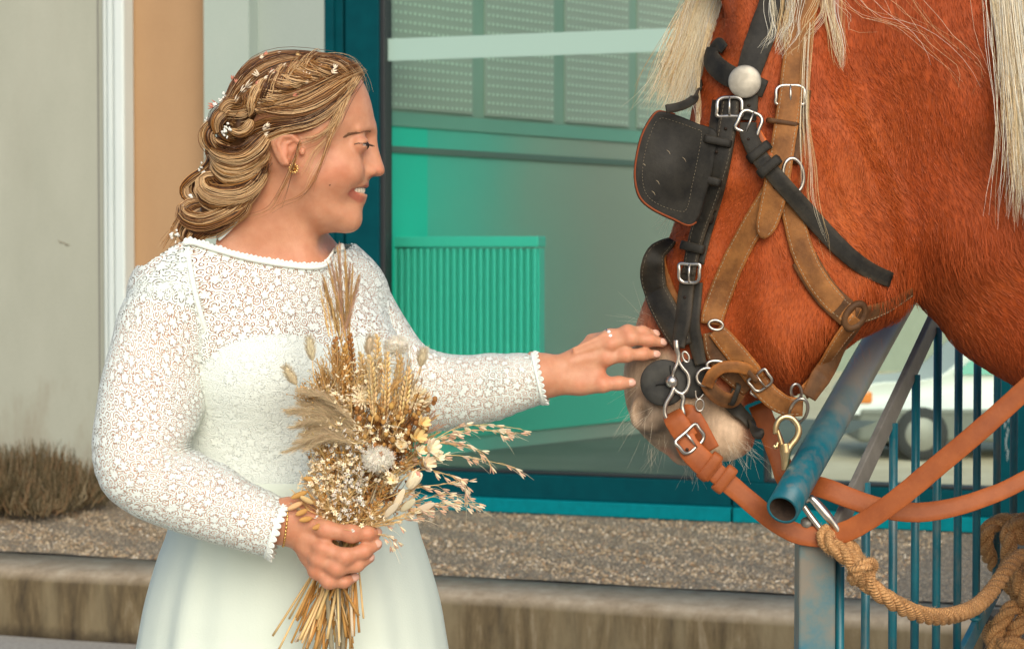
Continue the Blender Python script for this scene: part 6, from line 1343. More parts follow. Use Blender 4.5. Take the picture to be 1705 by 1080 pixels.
def keeper(px, py, ang, W, wd, off, par, m, th=.0062, edge=(2.6, 2.2, 1.7), y=None):
    """loop of leather over a strap; ang = direction of the strap, W strap width, wd keeper width (pixels)"""
    c, t_, b_, nn = fr3(px, py, ang, off, y); k = 3.0 / F; w2 = W * k / 2 + .0012; q = [(-w2, .0), (-w2, th * .6), (-w2 * .86, th), (0, th * 1.08), (w2 * .86, th), (w2, th * .6), (w2, 0), (w2 * .8, -.001), (-w2 * .8, -.001)]
    P = closed_spline(np.array([(a, b, 0) for a, b in q]), 40)[:, :2]; pts = np.array([c + b_ * a + nn * b for a, b in P]); no = np.array([b_ * (a / w2) * .7 + nn * ((b - th * .45) / th) for a, b in P]); mb = MB(); sec = strap_sec(wd * k, .0022); col = np.ones((40, len(sec), 3)); col[:, [0, 1, 2, 3, 4, 9]] = edge; sweep(mb, pts, no, sec, col.reshape(-1, 3), closed=True); return mb.build('keeper', m, par)
def hole(px, py, off, par, r=.0019):
    c, t_, b_, nn = fr3(px, py, 90, off); mb = MB(); lathe(mb, [(r * .2, .0004), (r, .0003), (r * 1.25, -.0008)], c, nn, 12, (.2, .2, .2)); return mb.build('punched_hole', m_dkb, par)
def ring(px, py, rx, ry, par, m=None, r=.0024, y=None, off=.004, tilt=0, name='ring', rot=0):
    c, t_, b_, nn = fr3(px, py, rot, off, y); a = np.arange(40) * 2 * math.pi / 40; k = 3.0 / F; tv = R(tilt); up = norm(b_ * math.cos(tv) + nn * math.sin(tv)); P = c + np.cos(a)[:, None] * t_ * rx * k + np.sin(a)[:, None] * up * ry * k; mb = MB(); a8 = np.arange(8) * math.pi / 4; sweep(mb, P, np.cross(t_, up), np.stack([np.cos(a8) * r, np.sin(a8) * r], 1), closed=True); return mb.build(name, m or m_steel, par)
def wire(pts, r, name, par, m, n=40, y=None):
    P = spline(QA(pts, y), n); mb = MB(); tubes(mb, P[None], r if np.ndim(r) == 0 else np.interp(np.linspace(0, 1, n), np.linspace(0, 1, len(r)), r), 9, None, True); return mb.build(name, m, par)
# ---------------- halter (brown), nearest the skin
strap([(1345, -60), (1340, 0), (1330, 60), (1322, 110), (1317, 150)], 43, 'crown_strap', m_brown, halter, .008, stitch=2, edge=(1.5, 1.4, 1.3))
strap([(1317, 140, .013), (1310, 190, .014), (1302, 240, .014), (1294, 290, .013), (1283, 345, .012), (1268, 397, .011)], [40, 40, 40, 42, 40, 34], 'cheek_billet', m_brown, halter, .013, stitch=2, taper=.16, edge=(1.6, 1.5, 1.4), smooth=8)
strap([(1337, 150), (1331, 200), (1322, 245), (1316, 272)], 26, 'billet_lining', m_dkb, halter, .004, edge=(2, 1.8, 1.6))
buckle(1316, 158, 90, 30, 46, .016, halter, r=.0024); keeper(1303, 205, 80, 46, 8, .010, halter, m_dkb, .009); hole(1290, 312, .0170, halter); hole(1296, 262, .0182, halter)
ring(1321, 292, 17, 28, halter, r=.0027, off=.012, rot=8)
strap([(1300, 290, .006), (1280, 330, .006), (1248, 385, .005), (1222, 435, .004), (1203, 480, .004), (1188, 520, .005), (1184, 540, .006)], [36, 38, 40, 40, 40, 40, 38], 'cheekpiece', m_brown, halter, .005, stitch=2, edge=(1.7, 1.55, 1.4))
strap([(1312, 318, .006), (1322, 370, .005), (1338, 425, .004), (1365, 475, .004), (1398, 512, .005), (1424, 528, .009)], [34, 36, 38, 38, 38, 34], 'jaw_strap', m_brown, halter, .005, stitch=2, edge=(1.6, 1.5, 1.4))
strap([(1338, 430, .003), (1352, 455, .003), (1378, 492, .003), (1412, 524, .004)], 44, 'jaw_strap_lining', m_dkb, halter, .001, edge=(1.8, 1.6, 1.4))
strap([(1420, 524, .012), (1446, 520, .008), (1475, 510, .005), (1500, 496, .003), (1516, 486, .002)], [30, 30, 26, 22, 18], 'throat_strap', m_dkb, halter, .006, y=3.06, stitch=1, edge=(2.4, 2.1, 1.8))
P_, N_ = fr3(1424, 527, 45, .016)[0], None
ring(1423, 526, 15, 22, halter, m_dkb, r=.0055, off=.013, rot=-35, name='leather_loop')
strap([(1424, 528, .016), (1400, 556, .016), (1374, 594, .017), (1352, 628, .018), (1335, 652, .020)], [32, 30, 30, 30, 26], 'chin_strap', m_brown, halter, .016, y=3.02, stitch=2, edge=(1.7, 1.5, 1.3), smooth=8)
strap([(1420, 540, .010), (1396, 574, .010), (1372, 614, .011), (1356, 640, .012), (1344, 660, .012)], [30, 34, 36, 34, 26], 'chin_strap', m_dkb, halter, .010, y=3.03, edge=(2.2, 1.9, 1.6), smooth=8)
ring(1192, 541, 8, 12, halter, r=.0022, off=.012, rot=80)
strap([(1190, 548, .010), (1206, 566, .010), (1226, 590, .011), (1246, 614, .012), (1262, 636, .013), (1284, 660, .014), (1308, 674, .016), (1334, 676, .018)], [30, 34, 36, 36, 36, 36, 34, 30], 'nose_strap', m_brown, halter, .011, y=3.02, stitch=2, edge=(1.7, 1.5, 1.3), smooth=8)
strap([(1186, 552, .004), (1192, 580, .005), (1204, 604, .007), (1222, 624, .009), (1246, 646, .009)], [34, 40, 40, 36, 30], 'nose_strap', m_dkb, halter, .006, y=3.02, stitch=1, edge=(2.6, 2.2, 1.8))
buckle(1267, 634, -52, 26, 34, .019, halter, r=.0022); buckle(1262, 650, -40, 16, 20, .020, halter, r=.0016)
ring(1176, 627, 16, 14, halter, r=.0029, off=.020, rot=20); ring(1195, 610, 18, 9, halter, r=.0029, off=.014, rot=-10)
strap([(1174, 640, .026), (1182, 622, .030), (1198, 610, .031), (1220, 608, .030), (1240, 612, .026), (1252, 620, .020)], [20, 20, 20, 20, 20, 16], 'loop_strap', m_brown, halter, .028, stitch=0, edge=(1.9, 1.7, 1.4), thick=.005)
strap([(1174, 634, .018), (1184, 650, .019), (1200, 662, .019), (1218, 664, .018), (1228, 652, .018)], [24, 26, 26, 26, 24], 'loop_strap', m_dkb, halter, .018, edge=(2.6, 2.2, 1.8))
keeper(1248, 618, 40, 34, 9, .018, halter, m_dkb, .010); keeper(1221, 655, -20, 30, 9, .018, halter, m_black, .010)
ring(1326, 652, 9, 15, halter, r=.0022, y=3.005, rot=15); ring(1330, 684, 14, 25, halter, r=.0024, y=3.0, rot=-12, tilt=30)
# ---------------- bridle (black)
strap([(1300, -70), (1287, 0), (1270, 50), (1254, 96), (1244, 128)], [44, 46, 46, 46, 40], 'crown_strap', m_black, bridle, .009, edge=(2.5, 2.4, 2.2))
strap([(1188, 82, .016), (1184, 100, .016), (1194, 114, .014), (1210, 126, .012), (1228, 134, .012), (1252, 142, .012), (1272, 150, .010)], [34, 36, 36, 36, 36, 32, 30], 'browband', m_black, bridle, .012, stitch=0, edge=(2.5, 2.3, 2.1), y=3.03)
strap([(1186, 88, .010), (1196, 76, .012), (1206, 84, .012)], [24, 24, 18], 'browband_back', m_black, bridle, .010, y=3.05, edge=(2.5, 2.3, 2.1))
c, t_, b_, nn = fr3(1240, 136, 90, .022); mb = MB(); lathe(mb, [(.002, .0052), (.009, .0048), (.016, .0037), (.0205, .0020), (.0225, .0006), (.0225, -.002), (.01, -.003)], c, nn, 40); mb.build('rosette', noisy('dull_silver', (.36, .33, .27), (.50, .46, .38), 70, .55, .2, .001, .6), bridle)
strap([(1248, 160, .010), (1247, 182, .011), (1245, 202, .012)], [26, 26, 24], 'throatlatch_tab', m_black, bridle, .011, edge=(2.4, 2.2, 2)); hole(1247, 176, .016, bridle)
strap([(1216, 165, .014), (1213, 190, .015), (1207, 225, .016), (1199, 262, .016), (1189, 300, .016), (1178, 335, .016), (1168, 365, .015), (1160, 392, .013), (1152, 425, .012), (1146, 458, .012)], [30, 32, 32, 33, 33, 32, 30, 28, 26, 24], 'cheekpiece', m_black, bridle, .015, stitch=2, edge=(2.8, 2.3, 1.9), smooth=8)
strap([(1206, 168, .006), (1200, 230, .008), (1190, 290, .009), (1176, 345, .009)], [44, 44, 42, 38], 'cheek_lining', m_black, bridle, .008, edge=(2.8, 2.2, 1.8))
strap([(1224, 190, .006), (1214, 250, .007), (1203, 305, .007), (1190, 352, .006), (1176, 400, .005), (1166, 440, .005)], 12, 'cheek_lining', m_black, bridle, .006, edge=(3, 2.4, 1.9))
buckle(1215, 178, 90, 30, 40, .022, bridle, r=.0026); hole(1208, 214, .0208, bridle); hole(1193, 253, .0216, bridle)
for px_, py_, an_ in ((1194, 236, 78), (1178, 300, 75), (1166, 360, 74)): keeper(px_, py_, an_, 40, 13, .014, bridle, m_black, .0075)
for px_, py_, an_ in ((1154, 412, 76),): keeper(px_, py_, an_, 34, 15, .012, bridle, m_black, .007)
buckle(1148, 455, -92, 30, 34, .019, bridle, r=.0026)
strap([(1147, 448, .014), (1141, 490, .014), (1137, 530, .014), (1131, 560, .016), (1128, 578, .018)], [26, 27, 28, 27, 22], 'bit_billet', m_black, bridle, .014, edge=(2.8, 2.3, 1.9), smooth=6); hole(1140, 495, .019, bridle)
strap([(1163, 470, .006), (1158, 510, .008), (1154, 540, .009), (1160, 580, .010), (1166, 606, .012)], [16, 18, 22, 24, 20], 'bit_billet_lining', m_black, bridle, .008, edge=(3, 2.5, 2))
# throatlatch
strap([(1243, 206, .018), (1244, 226, .020), (1255, 252, .021), (1272, 278, .021)], [28, 30, 30, 28], 'throatlatch', m_black, bridle, .020, edge=(2.6, 2.3, 2)); hole(1246, 232, .0246, bridle)
strap([(1262, 262, .019), (1290, 296, .019), (1326, 336, .015), (1366, 380, .008), (1410, 424, .005), (1446, 450, .004), (1482, 466, .001)], [27, 28, 29, 30, 30, 29, 26], 'throatlatch', m_black, bridle, .010, edge=(3.4, 3, 2.6), smooth=6)
buckle(1248, 204, 68, 34, 36, .023, bridle, r=.0026); keeper(1264, 254, -52, 36, 16, .019, bridle, m_black, .009); keeper(1281, 278, -50, 36, 16, .019, bridle, m_black, .009)
strap([(1256, 214, .014), (1268, 236, .015), (1282, 262, .015)], [12, 12, 10], 'throatlatch_lining', m_rein, bridle, .014)
# noseband
strap([(1118, 404, .003), (1104, 412, .006), (1090, 424, .010), (1086, 452, .013), (1094, 488, .013), (1110, 522, .012), (1126, 552, .012), (1136, 576, .012)], [20, 30, 42, 46, 46, 46, 44, 34], 'noseband', m_black, bridle, .010, y=3.06, stitch=2, edge=(3.0, 2.4, 1.8), thick=.0055)
strap([(1110, 410, .002), (1100, 440, .004), (1108, 478, .005), (1122, 510, .005), (1136, 540, .005)], 30, 'noseband_lining', m_brown, bridle, .004, y=3.07, edge=(1.8, 1.6, 1.4))
# blinker: a stiff square leather cup
bf = Field(Q(1030, 410, 2.95) - (0, .12, 0), Q(1215, 150, 2.95) + (0, .12, 0), .0016); bpts = [(1086, 190), (1100, 183), (1130, 190), (1165, 203), (1198, 217), (1196, 260), (1184, 310), (1168, 360), (1150, 377), (1118, 366), (1084, 349), (1064, 330), (1056, 300), (1058, 262), (1068, 222)]
bo = closed_spline(XZ(bpts, 2.95), 110); d2 = bf.poly2(bo); cx_, cz_ = XZ([(1188, 280)], 2.95)[0]; xx = np.broadcast_to(bf.X[:, 0], d2.shape); zz = np.broadcast_to(bf.Z[0], d2.shape); dist_ = np.clip((cx_ - xx) / .115, -.3, 1.2)
hb_, _ = shoot(h_bvh, 1192, 285); ycv = hb_[1] - .016 - .022 * np.sin(np.clip(dist_, 0, 1) * 1.9) - .008 * np.exp(-(((xx - XZ([(1120, 290)], 2.95)[0][0]) / .03) ** 2 + ((zz - XZ([(1120, 285)], 2.95)[0][1]) / .036) ** 2)) + .004 * np.exp(-((d2 + .013) / .0028) ** 2) * 0
bf.un(bf.inflate(d2, .0035, .0034, ycv)); BLV, BLF = bf.nets(2); mb = MB(); mb.add(BLV, BLF); bl = mb.build('blinker', m_black, bridle); bl_bvh = bvh(BLV, BLF)
def on_bl(a, b, off=.0): 
    h_, nn = shoot(bl_bvh, a, b); return None if h_ is None else np.array(h_) + np.array((0, -off, 0))
inner = closed_spline(np.array([(1098, 198), (1128, 204), (1158, 215), (1168, 222), (1162, 262), (1152, 310), (1144, 346), (1132, 352), (1100, 342), (1078, 326), (1070, 300), (1072, 264), (1082, 226)], float), 150); sg = []
for i in range(0, 148, 2):
    a, b = on_bl(*inner[i], .0006), on_bl(*inner[i + 1], .0006)
    if a is not None and b is not None: sg.append([a, (a + b) / 2 - (0, .0003, 0), b])
mb = MB(); tubes(mb, np.array(sg), .00045, 4); mb.build('stitching', m_thread2, bl)['kind'] = 'stuff'
rimp = closed_spline(np.array([(x + (6 - .02 * abs(x - 1120)) * (1 if x < 1120 else -1) * .35, y_ + (2 if y_ < 270 else -2)) for x, y_ in bpts], float), 120); sg = [on_bl(*p) for p in rimp]; sg = np.array([p for p, q in zip(sg, rimp) if p is not None and q[0] < 1172])
i0 = int(np.argmax(np.linalg.norm(np.diff(np.vstack([sg, sg[:1]]), axis=0), axis=1))) + 1; sg = np.roll(sg, -i0, 0); mb = MB(); tubes(mb, sg[None] + (0, .0006, 0), .0016, 7, (.75, .6, .5), True); mb.build('blinker_edge', m_rein, bl)
strap([(1104, 186, .050), (1122, 183, .046), (1140, 176, .036), (1156, 164, .026), (1165, 148, .016), (1166, 138, .010)], [14, 15, 15, 15, 14, 12], 'blinker_stay', m_black, bridle, .03, y=2.99, edge=(2.2, 1.9, 1.7))
for a, b in ((1070, 272), (1092, 300), (1110, 250), (1085, 318), (1136, 262)):
    p = on_bl(a, b, .0002); mb = MB(); tubes(mb, np.stack([p, p + (.003, 0, -.002), p + (.005, 0, -.006)])[None], np.array([.0002, .0005, .0002]), 4); mb.build('scratch', m_thread, bl)
# ---------------- bit: rubber guard, ball, shanks, curb hooks
c, _, _, _ = fr3(1103, 637, 90, .012); gy = c[1] - .004; c = Q(1105, 637, gy); nrm_ = norm(np.array((-.14, -1, .04))); mb = MB(); lathe(mb, [(.006, .0035), (.009, .005), (.020, .0045), (.0305, .0035), (.0325, .0008), (.0315, -.0025), (.01, -.004)], c, nrm_, 48); mb.build('bit_guard', m_rub, bridle)
c2 = Q(1152, 630, gy + .008); mb = MB(); lathe(mb, [(.004, .003), (.018, .0035), (.026, .0025), (.0275, 0), (.026, -.003), (.01, -.004)], c2, norm(np.array((.25, -1, 0))), 40); mb.build('bit_guard', m_rub, bridle)
for q in ([(1116, 608), (1116, 618), (1119, 628)], [(1092, 641), (1101, 639), (1112, 640)], [(1128, 646), (1134, 650)]): wire([(a, b, gy - .0052) for a, b in q], .0009, 'bit_guard_slit', bridle, mat('slit', (.004, .004, .004), .9), 8)
mb = MB(); blob(mb, Q(1118.5, 635, gy - .011), .0092, None, 20, 14); mb.build('bit_ball', m_steel, bridle)
by_ = gy - .013
wire([(1126, 566, by_), (1127, 580, by_), (1130, 592, by_), (1128, 604, by_), (1123, 616, by_), (1120, 626, by_ + .003)], [.0034, .0042, .0030, .0028, .0026, .0024], 'bit_shank', bridle, m_steel)
wire([(1129, 588, by_), (1131, 602, by_), (1137, 612, by_), (1145, 622, by_), (1147.5, 635, by_), (1144, 648, by_), (1136, 655, by_), (1127, 652, by_), (1121, 645, by_)], .0027, 'bit_shank', bridle, m_steel)
wire([(1122, 646, by_), (1117, 658, by_), (1109, 672, by_), (1107, 686, by_), (1111, 698, by_), (1119, 704, by_ + .002)], [.0034, .0036, .003, .0028, .0028, .0028], 'bit_shank', bridle, m_steel); wire([(1135, 655, by_), (1138, 664, by_), (1136, 676, by_), (1138, 688, by_), (1137, 698, by_ + .003)], [.0036, .003, .003, .0034, .003], 'bit_shank', bridle, m_steel)
ring(1142, 594, 5, 9, bridle, r=.0016, y=by_ - .002, rot=20); wire([(1158, 650, by_), (1159, 660, by_), (1163, 664, by_), (1168, 660, by_), (1171, 656, by_)], .0012, 'curb_hook', bridle, m_steel); ring(1165, 674, 7, 10, bridle, r=.0013, y=by_, rot=0, name='curb_link')
strap([(1206, 660, .012), (1222, 678, .014), (1240, 696, .015), (1256, 714, .015), (1266, 728, .014)], [26, 26, 26, 25, 22], 'curb_strap', m_black, bridle, .013, y=3.03, edge=(2.6, 2.3, 2), taper=.2)
# ---------------- reins
rein = empty('rein', Q(1370, 903, 3.0), 'orange leather rein buckled to the near bit ring and sagging across the railing', 'rein')
free([(1138, 690, by_ + .014), (1148, 688, by_ + .008), (1160, 704, by_ + .006), (1174, 728, by_ + .006), (1186, 748, by_ + .006)], [30, 30, 30, 28, 26], 'rein_lining', m_rein, rein, (-.2, -1, .25), 30, edge=(1.5, 1.4, 1.3))
free([(1121, 690, by_ + .006), (1124, 698, by_ - .006), (1134, 714, by_ - .008), (1146, 730, by_ - .006)], [34, 36, 38, 36], 'rein_loop', m_rein, rein, (-.3, -1, .3), 24, edge=(1.5, 1.4, 1.3), thick=.0045)
free([(1138, 724, by_ - .006), (1146, 744, by_ - .010), (1166, 766, by_ - .012), (1190, 786, by_ - .010)], [34, 40, 42, 40], 'rein_billet', m_rein, rein, (-.2, -1, .3), 30, edge=(1.5, 1.4, 1.3), thick=.0045)
free([(1160, 760, by_ - .006), (1192, 787, by_ - .008), (1222, 812, by_ - .008), (1256, 841, 2.998), (1290, 868, 3.0), (1330, 889, 3.0), (1372, 893, 2.995), (1410, 884, 2.985), (1450, 862, 2.975), (1500, 826, 2.965), (1560, 776, 2.955), (1620, 726, 2.945), (1680, 673, 2.94), (1760, 600, 2.93), (1900, 480, 2.92), (2300, 160, 2.9), (2900, -220, 2.88)], [34, 34, 35, 35, 34, 32, 26, 24, 32, 36, 38, 39, 39, 39, 39], 'rein_strap', m_rein, rein, [(-.1, -1, .3), (-.1, -1, .3), (-.1, -1, .3), (0, -1, .5), (0, -1, .35), (.1, -1, .1), (.2, -1, .0)], 170, edge=(1.25, 1.2, 1.15))
buckle(1150, 732, -50, 30, 46, 0, rein, r=.0027, y=by_ - .015); keeper(1181, 776, -38, 44, 18, 0, rein, m_rein, .011, (1.5, 1.4, 1.3), by_ - .006); keeper(1206, 797, -38, 42, 18, 0, rein, m_rein, .010, (1.5, 1.4, 1.3), by_ - .006)
mb = MB(); blob(mb, Q(1144, 748, by_ - .0165), (.0024, .001, .0024), (.1, .1, .1), 10, 6); mb.build('punched_hole', m_rein, rein)
rein2 = empty('rein', Q(1420, 830, 3.05), 'second orange rein hanging behind the chin and passing behind the blue tube', 'rein')
free([(1262, 672, 3.14), (1274, 702, 3.14), (1288, 738, 3.14), (1300, 770, 3.13), (1310, 800, 3.12), (1335, 806, 3.06), (1370, 812, 3.03), (1412, 828, 3.02), (1460, 844, 3.02), (1520, 853, 3.02), (1580, 846, 3.02), (1640, 828, 3.02), (1705, 799, 3.02), (1900, 690, 3.02), (2400, 300, 2.98), (2900, -60, 2.95)], [36, 36, 36, 34, 30, 28, 30, 32, 30, 24, 22, 21, 20, 20, 20, 20], 'rein_strap', m_rein, rein2, [(0, -1, .2), (0, -1, .3), (0, -1, .5), (0, -1, .9), (0, -1, 1.2)], 110, edge=(1.2, 1.15, 1.1))
snap = empty('snap_hook', Q(1310, 730, 2.99), 'brass trigger snap hook hanging from the chin ring of the halter', 'snap hook'); sy = 2.993
wire([(1291, 722, sy), (1292, 710, sy), (1297, 699, sy), (1307, 693.5, sy), (1319, 696, sy), (1328, 707, sy), (1330, 719, sy), (1325, 731, sy), (1316, 742, sy), (1310, 752, sy)], [.0034, .0042, .0042, .0042, .0042, .0044, .0046, .0048, .005, .0058], 'hook', snap, m_brass)
wire([(1306, 738, sy), (1308, 750, sy), (1308, 764, sy), (1307, 782, sy)], [.0075, .0078, .0058, .0045], 'hook_body', snap, m_brass); wire([(1295, 716, sy), (1299, 730, sy), (1303, 744, sy)], [.0022, .0028, .003], 'gate', snap, m_brass); wire([(1288, 741, sy), (1292, 744, sy), (1295, 736, sy)], [.002, .003, .002], 'thumb_lever', snap, m_brass)
# ================================================================ RAILING AND ROPE
rail = empty('stair_railing', Q(1357, 1000, 3.03) * (1, 1, 0), 'worn blue steel stair railing with round handrail and thin upright bars', 'railing')
m_bl = mat('blue_paint', (.02, .16, .23), .38); t = NT(m_bl); n1 = t.noise(t.obj((1, 1, .35)), 22, 7, .7); n2 = t.noise(t.obj(), 9, 5, .6); n3 = t.noise(t.obj((1, 1, .06)), 60, 4)
t.base(t.mix(t.ramp(t.math('ADD', t.math('MULTIPLY', n1, .55), t.math('MULTIPLY', n3, .45)), [(.50, (0, 0, 0)), (.66, (.8, .8, .8))]), t.ramp(n2, [(.35, (.002, .085, .12)), (.65, (.006, .145, .19))]), (.17, .155, .13))); t.bump(n1, .25, .001)
m_tube = m_bl.copy(); m_tube.name = 'worn_handrail_horse_reflection'; t = NT(m_tube); gz = t.n('SeparateXYZ', i_0=t.obj()); wn_ = t.noise(t.obj((1, 1, .5)), 16, 6, .65); old = t.b.inputs['Base Color'].links[0].from_socket; t.base(t.mix(t.ramp(t.math('ADD', t.math('MULTIPLY', wn_, .5), t.math('MULTIPLY', t.math('SUBTRACT', gz.outputs[2], 1.10), 3.2)), [(.36, (0, 0, 0)), (.62, (1, 1, 1))]), old, (.20, .18, .145)))  # brown reflection of the horse painted in towards the upper end
m_gb = mat('bare_steel', (.24, .225, .20), .5); t = NT(m_gb); n1 = t.noise(t.obj(), 20, 6, .6); t.base(t.ramp(n1, [(.3, (.16, .15, .13)), (.7, (.27, .255, .225))])); t.b.inputs['Metallic'].default_value = .3; t.bump(n1, .2, .001)
m_post = mat('post_paint', (.1, .28, .34), .4); t = NT(m_post); n1 = t.noise(t.obj(), 14, 6, .65); sz = t.n('SeparateXYZ', i_0=t.obj()); t.base(t.ramp(t.math('ADD', n1, t.math('MULTIPLY', t.math('SUBTRACT', sz.outputs[2], .92), -1.1)), [(.38, (.20, .18, .145)), (.52, (.12, .175, .175)), (.66, (.035, .16, .215)), (.8, (.012, .14, .22))])); t.bump(n1, .2, .001)
def pl(p_px, p_py, x0):     # point on the railing's vertical plane x = x0 + .54 (y - 3.05)
    p = (p_px - CX) / F; y = (x0 - .54 * 3.05) / (p - .54); return Q(p_px, p_py, y)
a = pl(1303, 848, .43); b = pl(1500, 500, .43); d = b - a; far = a + d * 2.2; L_ = norm(d)
mb = MB(); ro, ri = .0225, .0185; prof = [(ro, 0), (ro, .06), (ro, np.linalg.norm(far - a)), (ri, np.linalg.norm(far - a)), (ri, .3), (ri, .0)]
u_ = norm(np.cross(L_, (0.3, .5, .81))); v_ = np.cross(L_, u_); an = np.arange(40) * 2 * math.pi / 40; V = np.concatenate([a + L_ * h_ + r_ * (np.cos(an)[:, None] * u_ + np.sin(an)[:, None] * v_) for r_, h_ in prof]); Fq = grid_faces(6, 40); j = np.arange(40); Fq = np.vstack([Fq, np.stack([200 + j, 200 + (j + 1) % 40, (j + 1) % 40, j], 1)]); inn_ = np.zeros(len(Fq), bool); inn_[120:200] = True; mb.add(V, [Fq[:120], Fq[200:]]); mb.F.append(Fq[120:200].astype(np.int32)); mb.M.append(1); mb.build('handrail', [m_tube, noisy('shaded_bore', (.03, .018, .012), (.07, .04, .025), 60, .9)], rail)  # bore coloured dark for the shade inside the open tube
def bar_between(p, q, w, h, name, m, bv=.002):
    d = norm(q - p); s_ = norm(np.cross(d, (0, 0, 1))); n_ = np.cross(s_, d); mb = MB(); P = np.stack([p, q]); V = np.concatenate([[x + s_ * i * w / 2 + n_ * k * h / 2 for i, k in ((-1, -1), (1, -1), (1, 1), (-1, 1))] for x in P]); mb.add(V, np.array([(0, 3, 2, 1), (4, 5, 6, 7), (0, 1, 5, 4), (1, 2, 6, 5), (2, 3, 7, 6), (3, 0, 4, 7)])); return bevel(mb.build(name, m, rail, False), bv, 2)
fa = pl(1398, 872, .462); fb_ = pl(1560, 523, .462); fd = fb_ - fa; bar_between(fa - fd * .06, fa + fd * 2.4, .010, .034, 'top_bar', m_gb)
la = np.array((.46 + .54 * (3.57 - 3.05), 3.57, .722)); ld = fd * (.718 / (fd[2] / fd[1])) if False else fd; lb0 = Q(1606, 1082, 3.56); lb1 = Q(1657, 982, 3.72); ld = lb1 - lb0; bar_between(lb0 - ld * 3.2, lb1 + ld * 4.0, .010, .032, 'bottom_bar', m_post)
q0, q1 = Q(1357, 898, 3.03), None; mb = MB(); box(mb, (q0[0] - .0255, q0[1] - .025, 0), (q0[0] + .0255, q0[1] + .026, q0[2])); bevel(mb.build('post', m_post, rail, False), .003, 2)
mb = MB(); box(mb, (q0[0] - .06, q0[1] - .06, .0), (q0[0] + .06, q0[1] + .06, .008)); bevel(mb.build('base_plate', m_post, rail, False), .002)
wire([(1342, 868, 3.0), (1348, 884, 3.02), (1352, 902, 3.03)], .008, 'bracket', rail, m_gb, 10)
wire([(1352, 905, 3.03), (1366, 893, 3.035), (1384, 884, 3.04), (1402, 873, 3.05)], .011, 'bracket', rail, m_gb, 10)
for k, px_ in enumerate((1400.5, 1443.5, 1489, 1526, 1562, 1597, 1628.5, 1662, 1690, 1718, 1744)):
    p = (px_ - CX) / F; y = (.468 - 1.647) / (p - .54); x = p * y; tz = fa[2] + (y - fa[1]) * fd[2] / fd[1] - .012; zb = lb0[2] + (y - lb0[1]) * ld[2] / ld[1]
    P = np.array([(x, y, max(zb, .02) - .0), (x, y, (zb + tz) / 2), (x, y, tz)]); mb = MB(); tubes(mb, P[None], .0066, 14, None, True); mb.build('upright_bar', m_bl, rail)
    mb = MB(); blob(mb, (x, y, max(zb, .02) + .018), (.011, .011, .005), None, 12, 6); mb.build('weld', m_bl, rail)
# ---------------- carabiner and rope
crb = empty('carabiner', Q(1372, 870, 3.0), 'dull steel spring hook clipped between rope and railing', 'carabiner')
wire([(1342, 832, 3.0), (1352, 830, 2.995), (1372, 852, 2.992), (1390, 874, 2.99), (1396, 886, 2.99), (1391, 893, 2.99), (1383, 890, 2.99)], [.005, .0055, .0065, .0065, .005, .0045, .004], 'frame', crb, m_steel); wire([(1338, 842, 3.0), (1352, 862, 2.998), (1368, 882, 2.995), (1380, 894, 2.992)], [.004, .0045, .0045, .004], 'gate', crb, m_steel)
m_rope = mat('manila_rope', (.52, .28, .11), .9); t = NT(m_rope); uvn = t.n('UVMap', uv_map='UVMap'); sx_ = t.n('SeparateXYZ', i_0=uvn); n1 = t.noise(t.obj(), 420, 4); n2 = t.noise(t.obj(), 30, 4)
wv = t.math('SINE', t.math('ADD', t.math('MULTIPLY', sx_.outputs[1], 1500.0), t.math('MULTIPLY', sx_.outputs[0], 18.85))); t.base(t.mix(1.0, t.ramp(n1, [(.3, (.36, .17, .055)), (.55, (.58, .31, .125)), (.75, (.72, .45, .21))]), t.ramp(n2, [(.3, (.8, .78, .75)), (.7, (1.1, 1.1, 1.1))]), 'MULTIPLY')); t.bump(t.math('ADD', t.math('MULTIPLY', wv, .5), n1), .8, .0018)
rope = empty('rope', Q(1560, 1028, 3.2), 'thick tan twisted rope knotted at the post, sagging and coiled on the railing', 'rope')
def rope_run(pts, r, name='rope_run', n=160, pitch=.075, fuzz=450):
    P = spline(QA(pts), n); T, N, B = frames(P[None]); N, B = N[0], B[0]; L = np.concatenate([[0], np.cumsum(np.linalg.norm(np.diff(P, axis=0), axis=1))]); mb = MB()
    for k in range(3):
        a_ = L / pitch * 2 * math.pi + k * 2.094; tubes(mb, (P + (np.cos(a_)[:, None] * N + np.sin(a_)[:, None] * B) * r * .50)[None], r * .56, 9, None, True)
    o = mb.build(name, m_rope, rope)
    if fuzz:
        i = rng.integers(1, n - 1, fuzz); a_ = rng.uniform(0, 6.28, fuzz); rd = np.cos(a_)[:, None] * N[i] + np.sin(a_)[:, None] * B[i]; t_ = norm(np.gradient(P, axis=0))[i]; hbm = MB(); base = P[i] + rd * r * .93; dr = norm(rd * .6 + t_ * rng.choice([-1, 1], (fuzz, 1)) * 1.0 + rng.normal(0, .3, (fuzz, 3))); ln = rng.uniform(.002, .007, (fuzz, 1)); tubes(hbm, np.stack([base, base + dr * ln * .5, base + dr * ln + rd * ln * .1], 1), np.array([.00018, .00016, .00006]), 3, (.66, .42, .2)); q = hbm.build('loose_fibre', vcol('fibre', .9), o); q['kind'] = 'stuff'
    return P
rr = .0122
rope_run([(1440, 968, 2.985), (1462, 985, 2.99), (1490, 1003, 3.0), (1520, 1018, 3.03), (1556, 1026, 3.08), (1592, 1022, 3.16), (1626, 1008, 3.28), (1652, 982, 3.38), (1674, 950, 3.45), (1690, 932, 3.5), (1708, 924, 3.52), (1740, 935, 3.52)], rr)
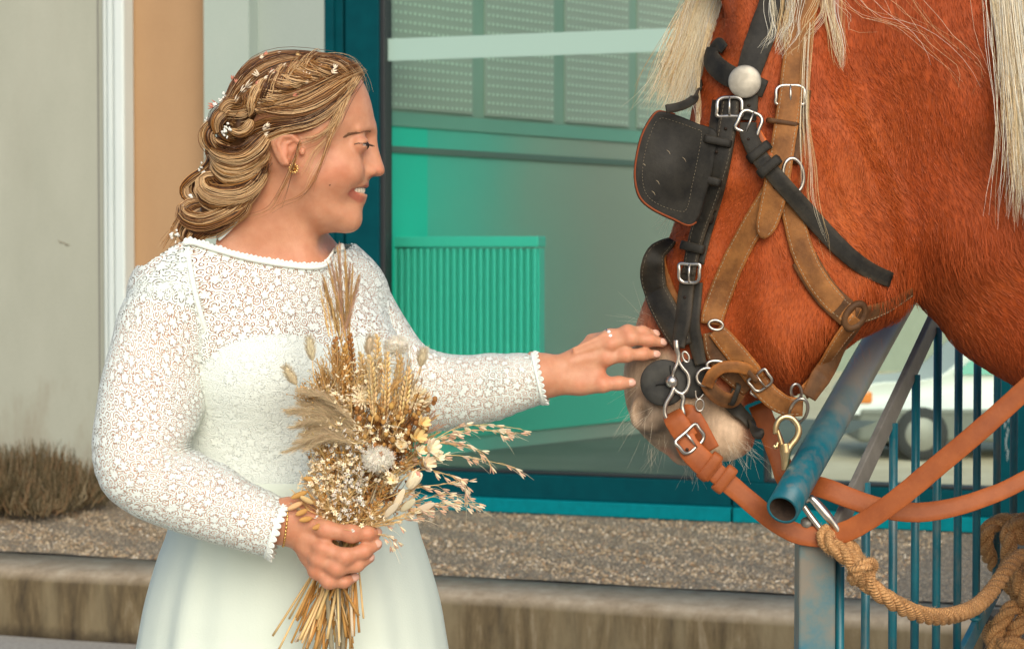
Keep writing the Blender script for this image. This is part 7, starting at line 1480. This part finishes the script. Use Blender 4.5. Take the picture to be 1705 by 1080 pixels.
rope_run([(1378, 884, 2.995), (1374, 894, 2.985), (1384, 908, 2.975), (1400, 918, 2.972), (1418, 934, 2.97), (1432, 952, 2.97), (1446, 972, 2.985)], rr * 1.0, 'rope_eye'); rope_run([(1384, 884, 3.0), (1394, 896, 3.0), (1412, 906, 2.99), (1424, 926, 2.985), (1438, 944, 2.985), (1448, 958, 2.99)], rr * .95, 'rope_eye')
rope_run([(1420, 952, 2.955), (1432, 945, 2.95), (1446, 938, 2.958), (1452, 942, 2.99), (1442, 958, 3.0), (1426, 966, 2.99), (1420, 958, 2.965), (1432, 950, 2.952)], rr * .72, 'rope_whipping', 90, .06, 300)
C_ = 3.70
for q in ([(1700, 1000, C_ + .06), (1672, 960, C_ + .05), (1650, 930, C_ + .02), (1640, 905, C_ - .02), (1644, 884, C_ - .03), (1660, 870, C_ - .02), (1684, 866, C_ - .03), (1706, 872, C_ - .03), (1724, 890, C_)],
          [(1676, 950, C_ - .06), (1680, 920, C_ - .06), (1679, 890, C_ - .05), (1684, 874, C_ - .03), (1700, 868, C_)],
          [(1736, 880, C_), (1706, 894, C_ - .04), (1690, 880, C_ - .05), (1700, 868, C_ - .05), (1730, 864, C_)],
          [(1690, 945, C_ - .08), (1696, 962, C_ - .09), (1702, 985, C_ - .09), (1712, 1010, C_ - .07)],
          [(1678, 968, C_ - .04), (1692, 985, C_ - .05), (1706, 1004, C_ - .05), (1722, 1016, C_ - .03)],
          [(1700, 1005, C_ - .06), (1680, 1016, C_ - .07), (1664, 1040, C_ - .07), (1654, 1066, C_ - .07), (1660, 1090, C_ - .06), (1690, 1120, C_ - .04)],
          [(1720, 1020, C_ - .06), (1696, 1042, C_ - .08), (1684, 1060, C_ - .06), (1700, 1090, C_ - .05)],
          [(1646, 1040, C_ - .02), (1650, 1062, C_ - .04), (1672, 1074, C_ - .09), (1690, 1072, C_ - .09), (1716, 1088, C_ - .08)],
          [(1730, 905, C_ - .02), (1712, 930, C_ - .03), (1700, 950, C_ - .03), (1726, 985, C_ - .03)]):
    rope_run(q, rr * 1.12, 'rope_coil', 110, .085, 420)
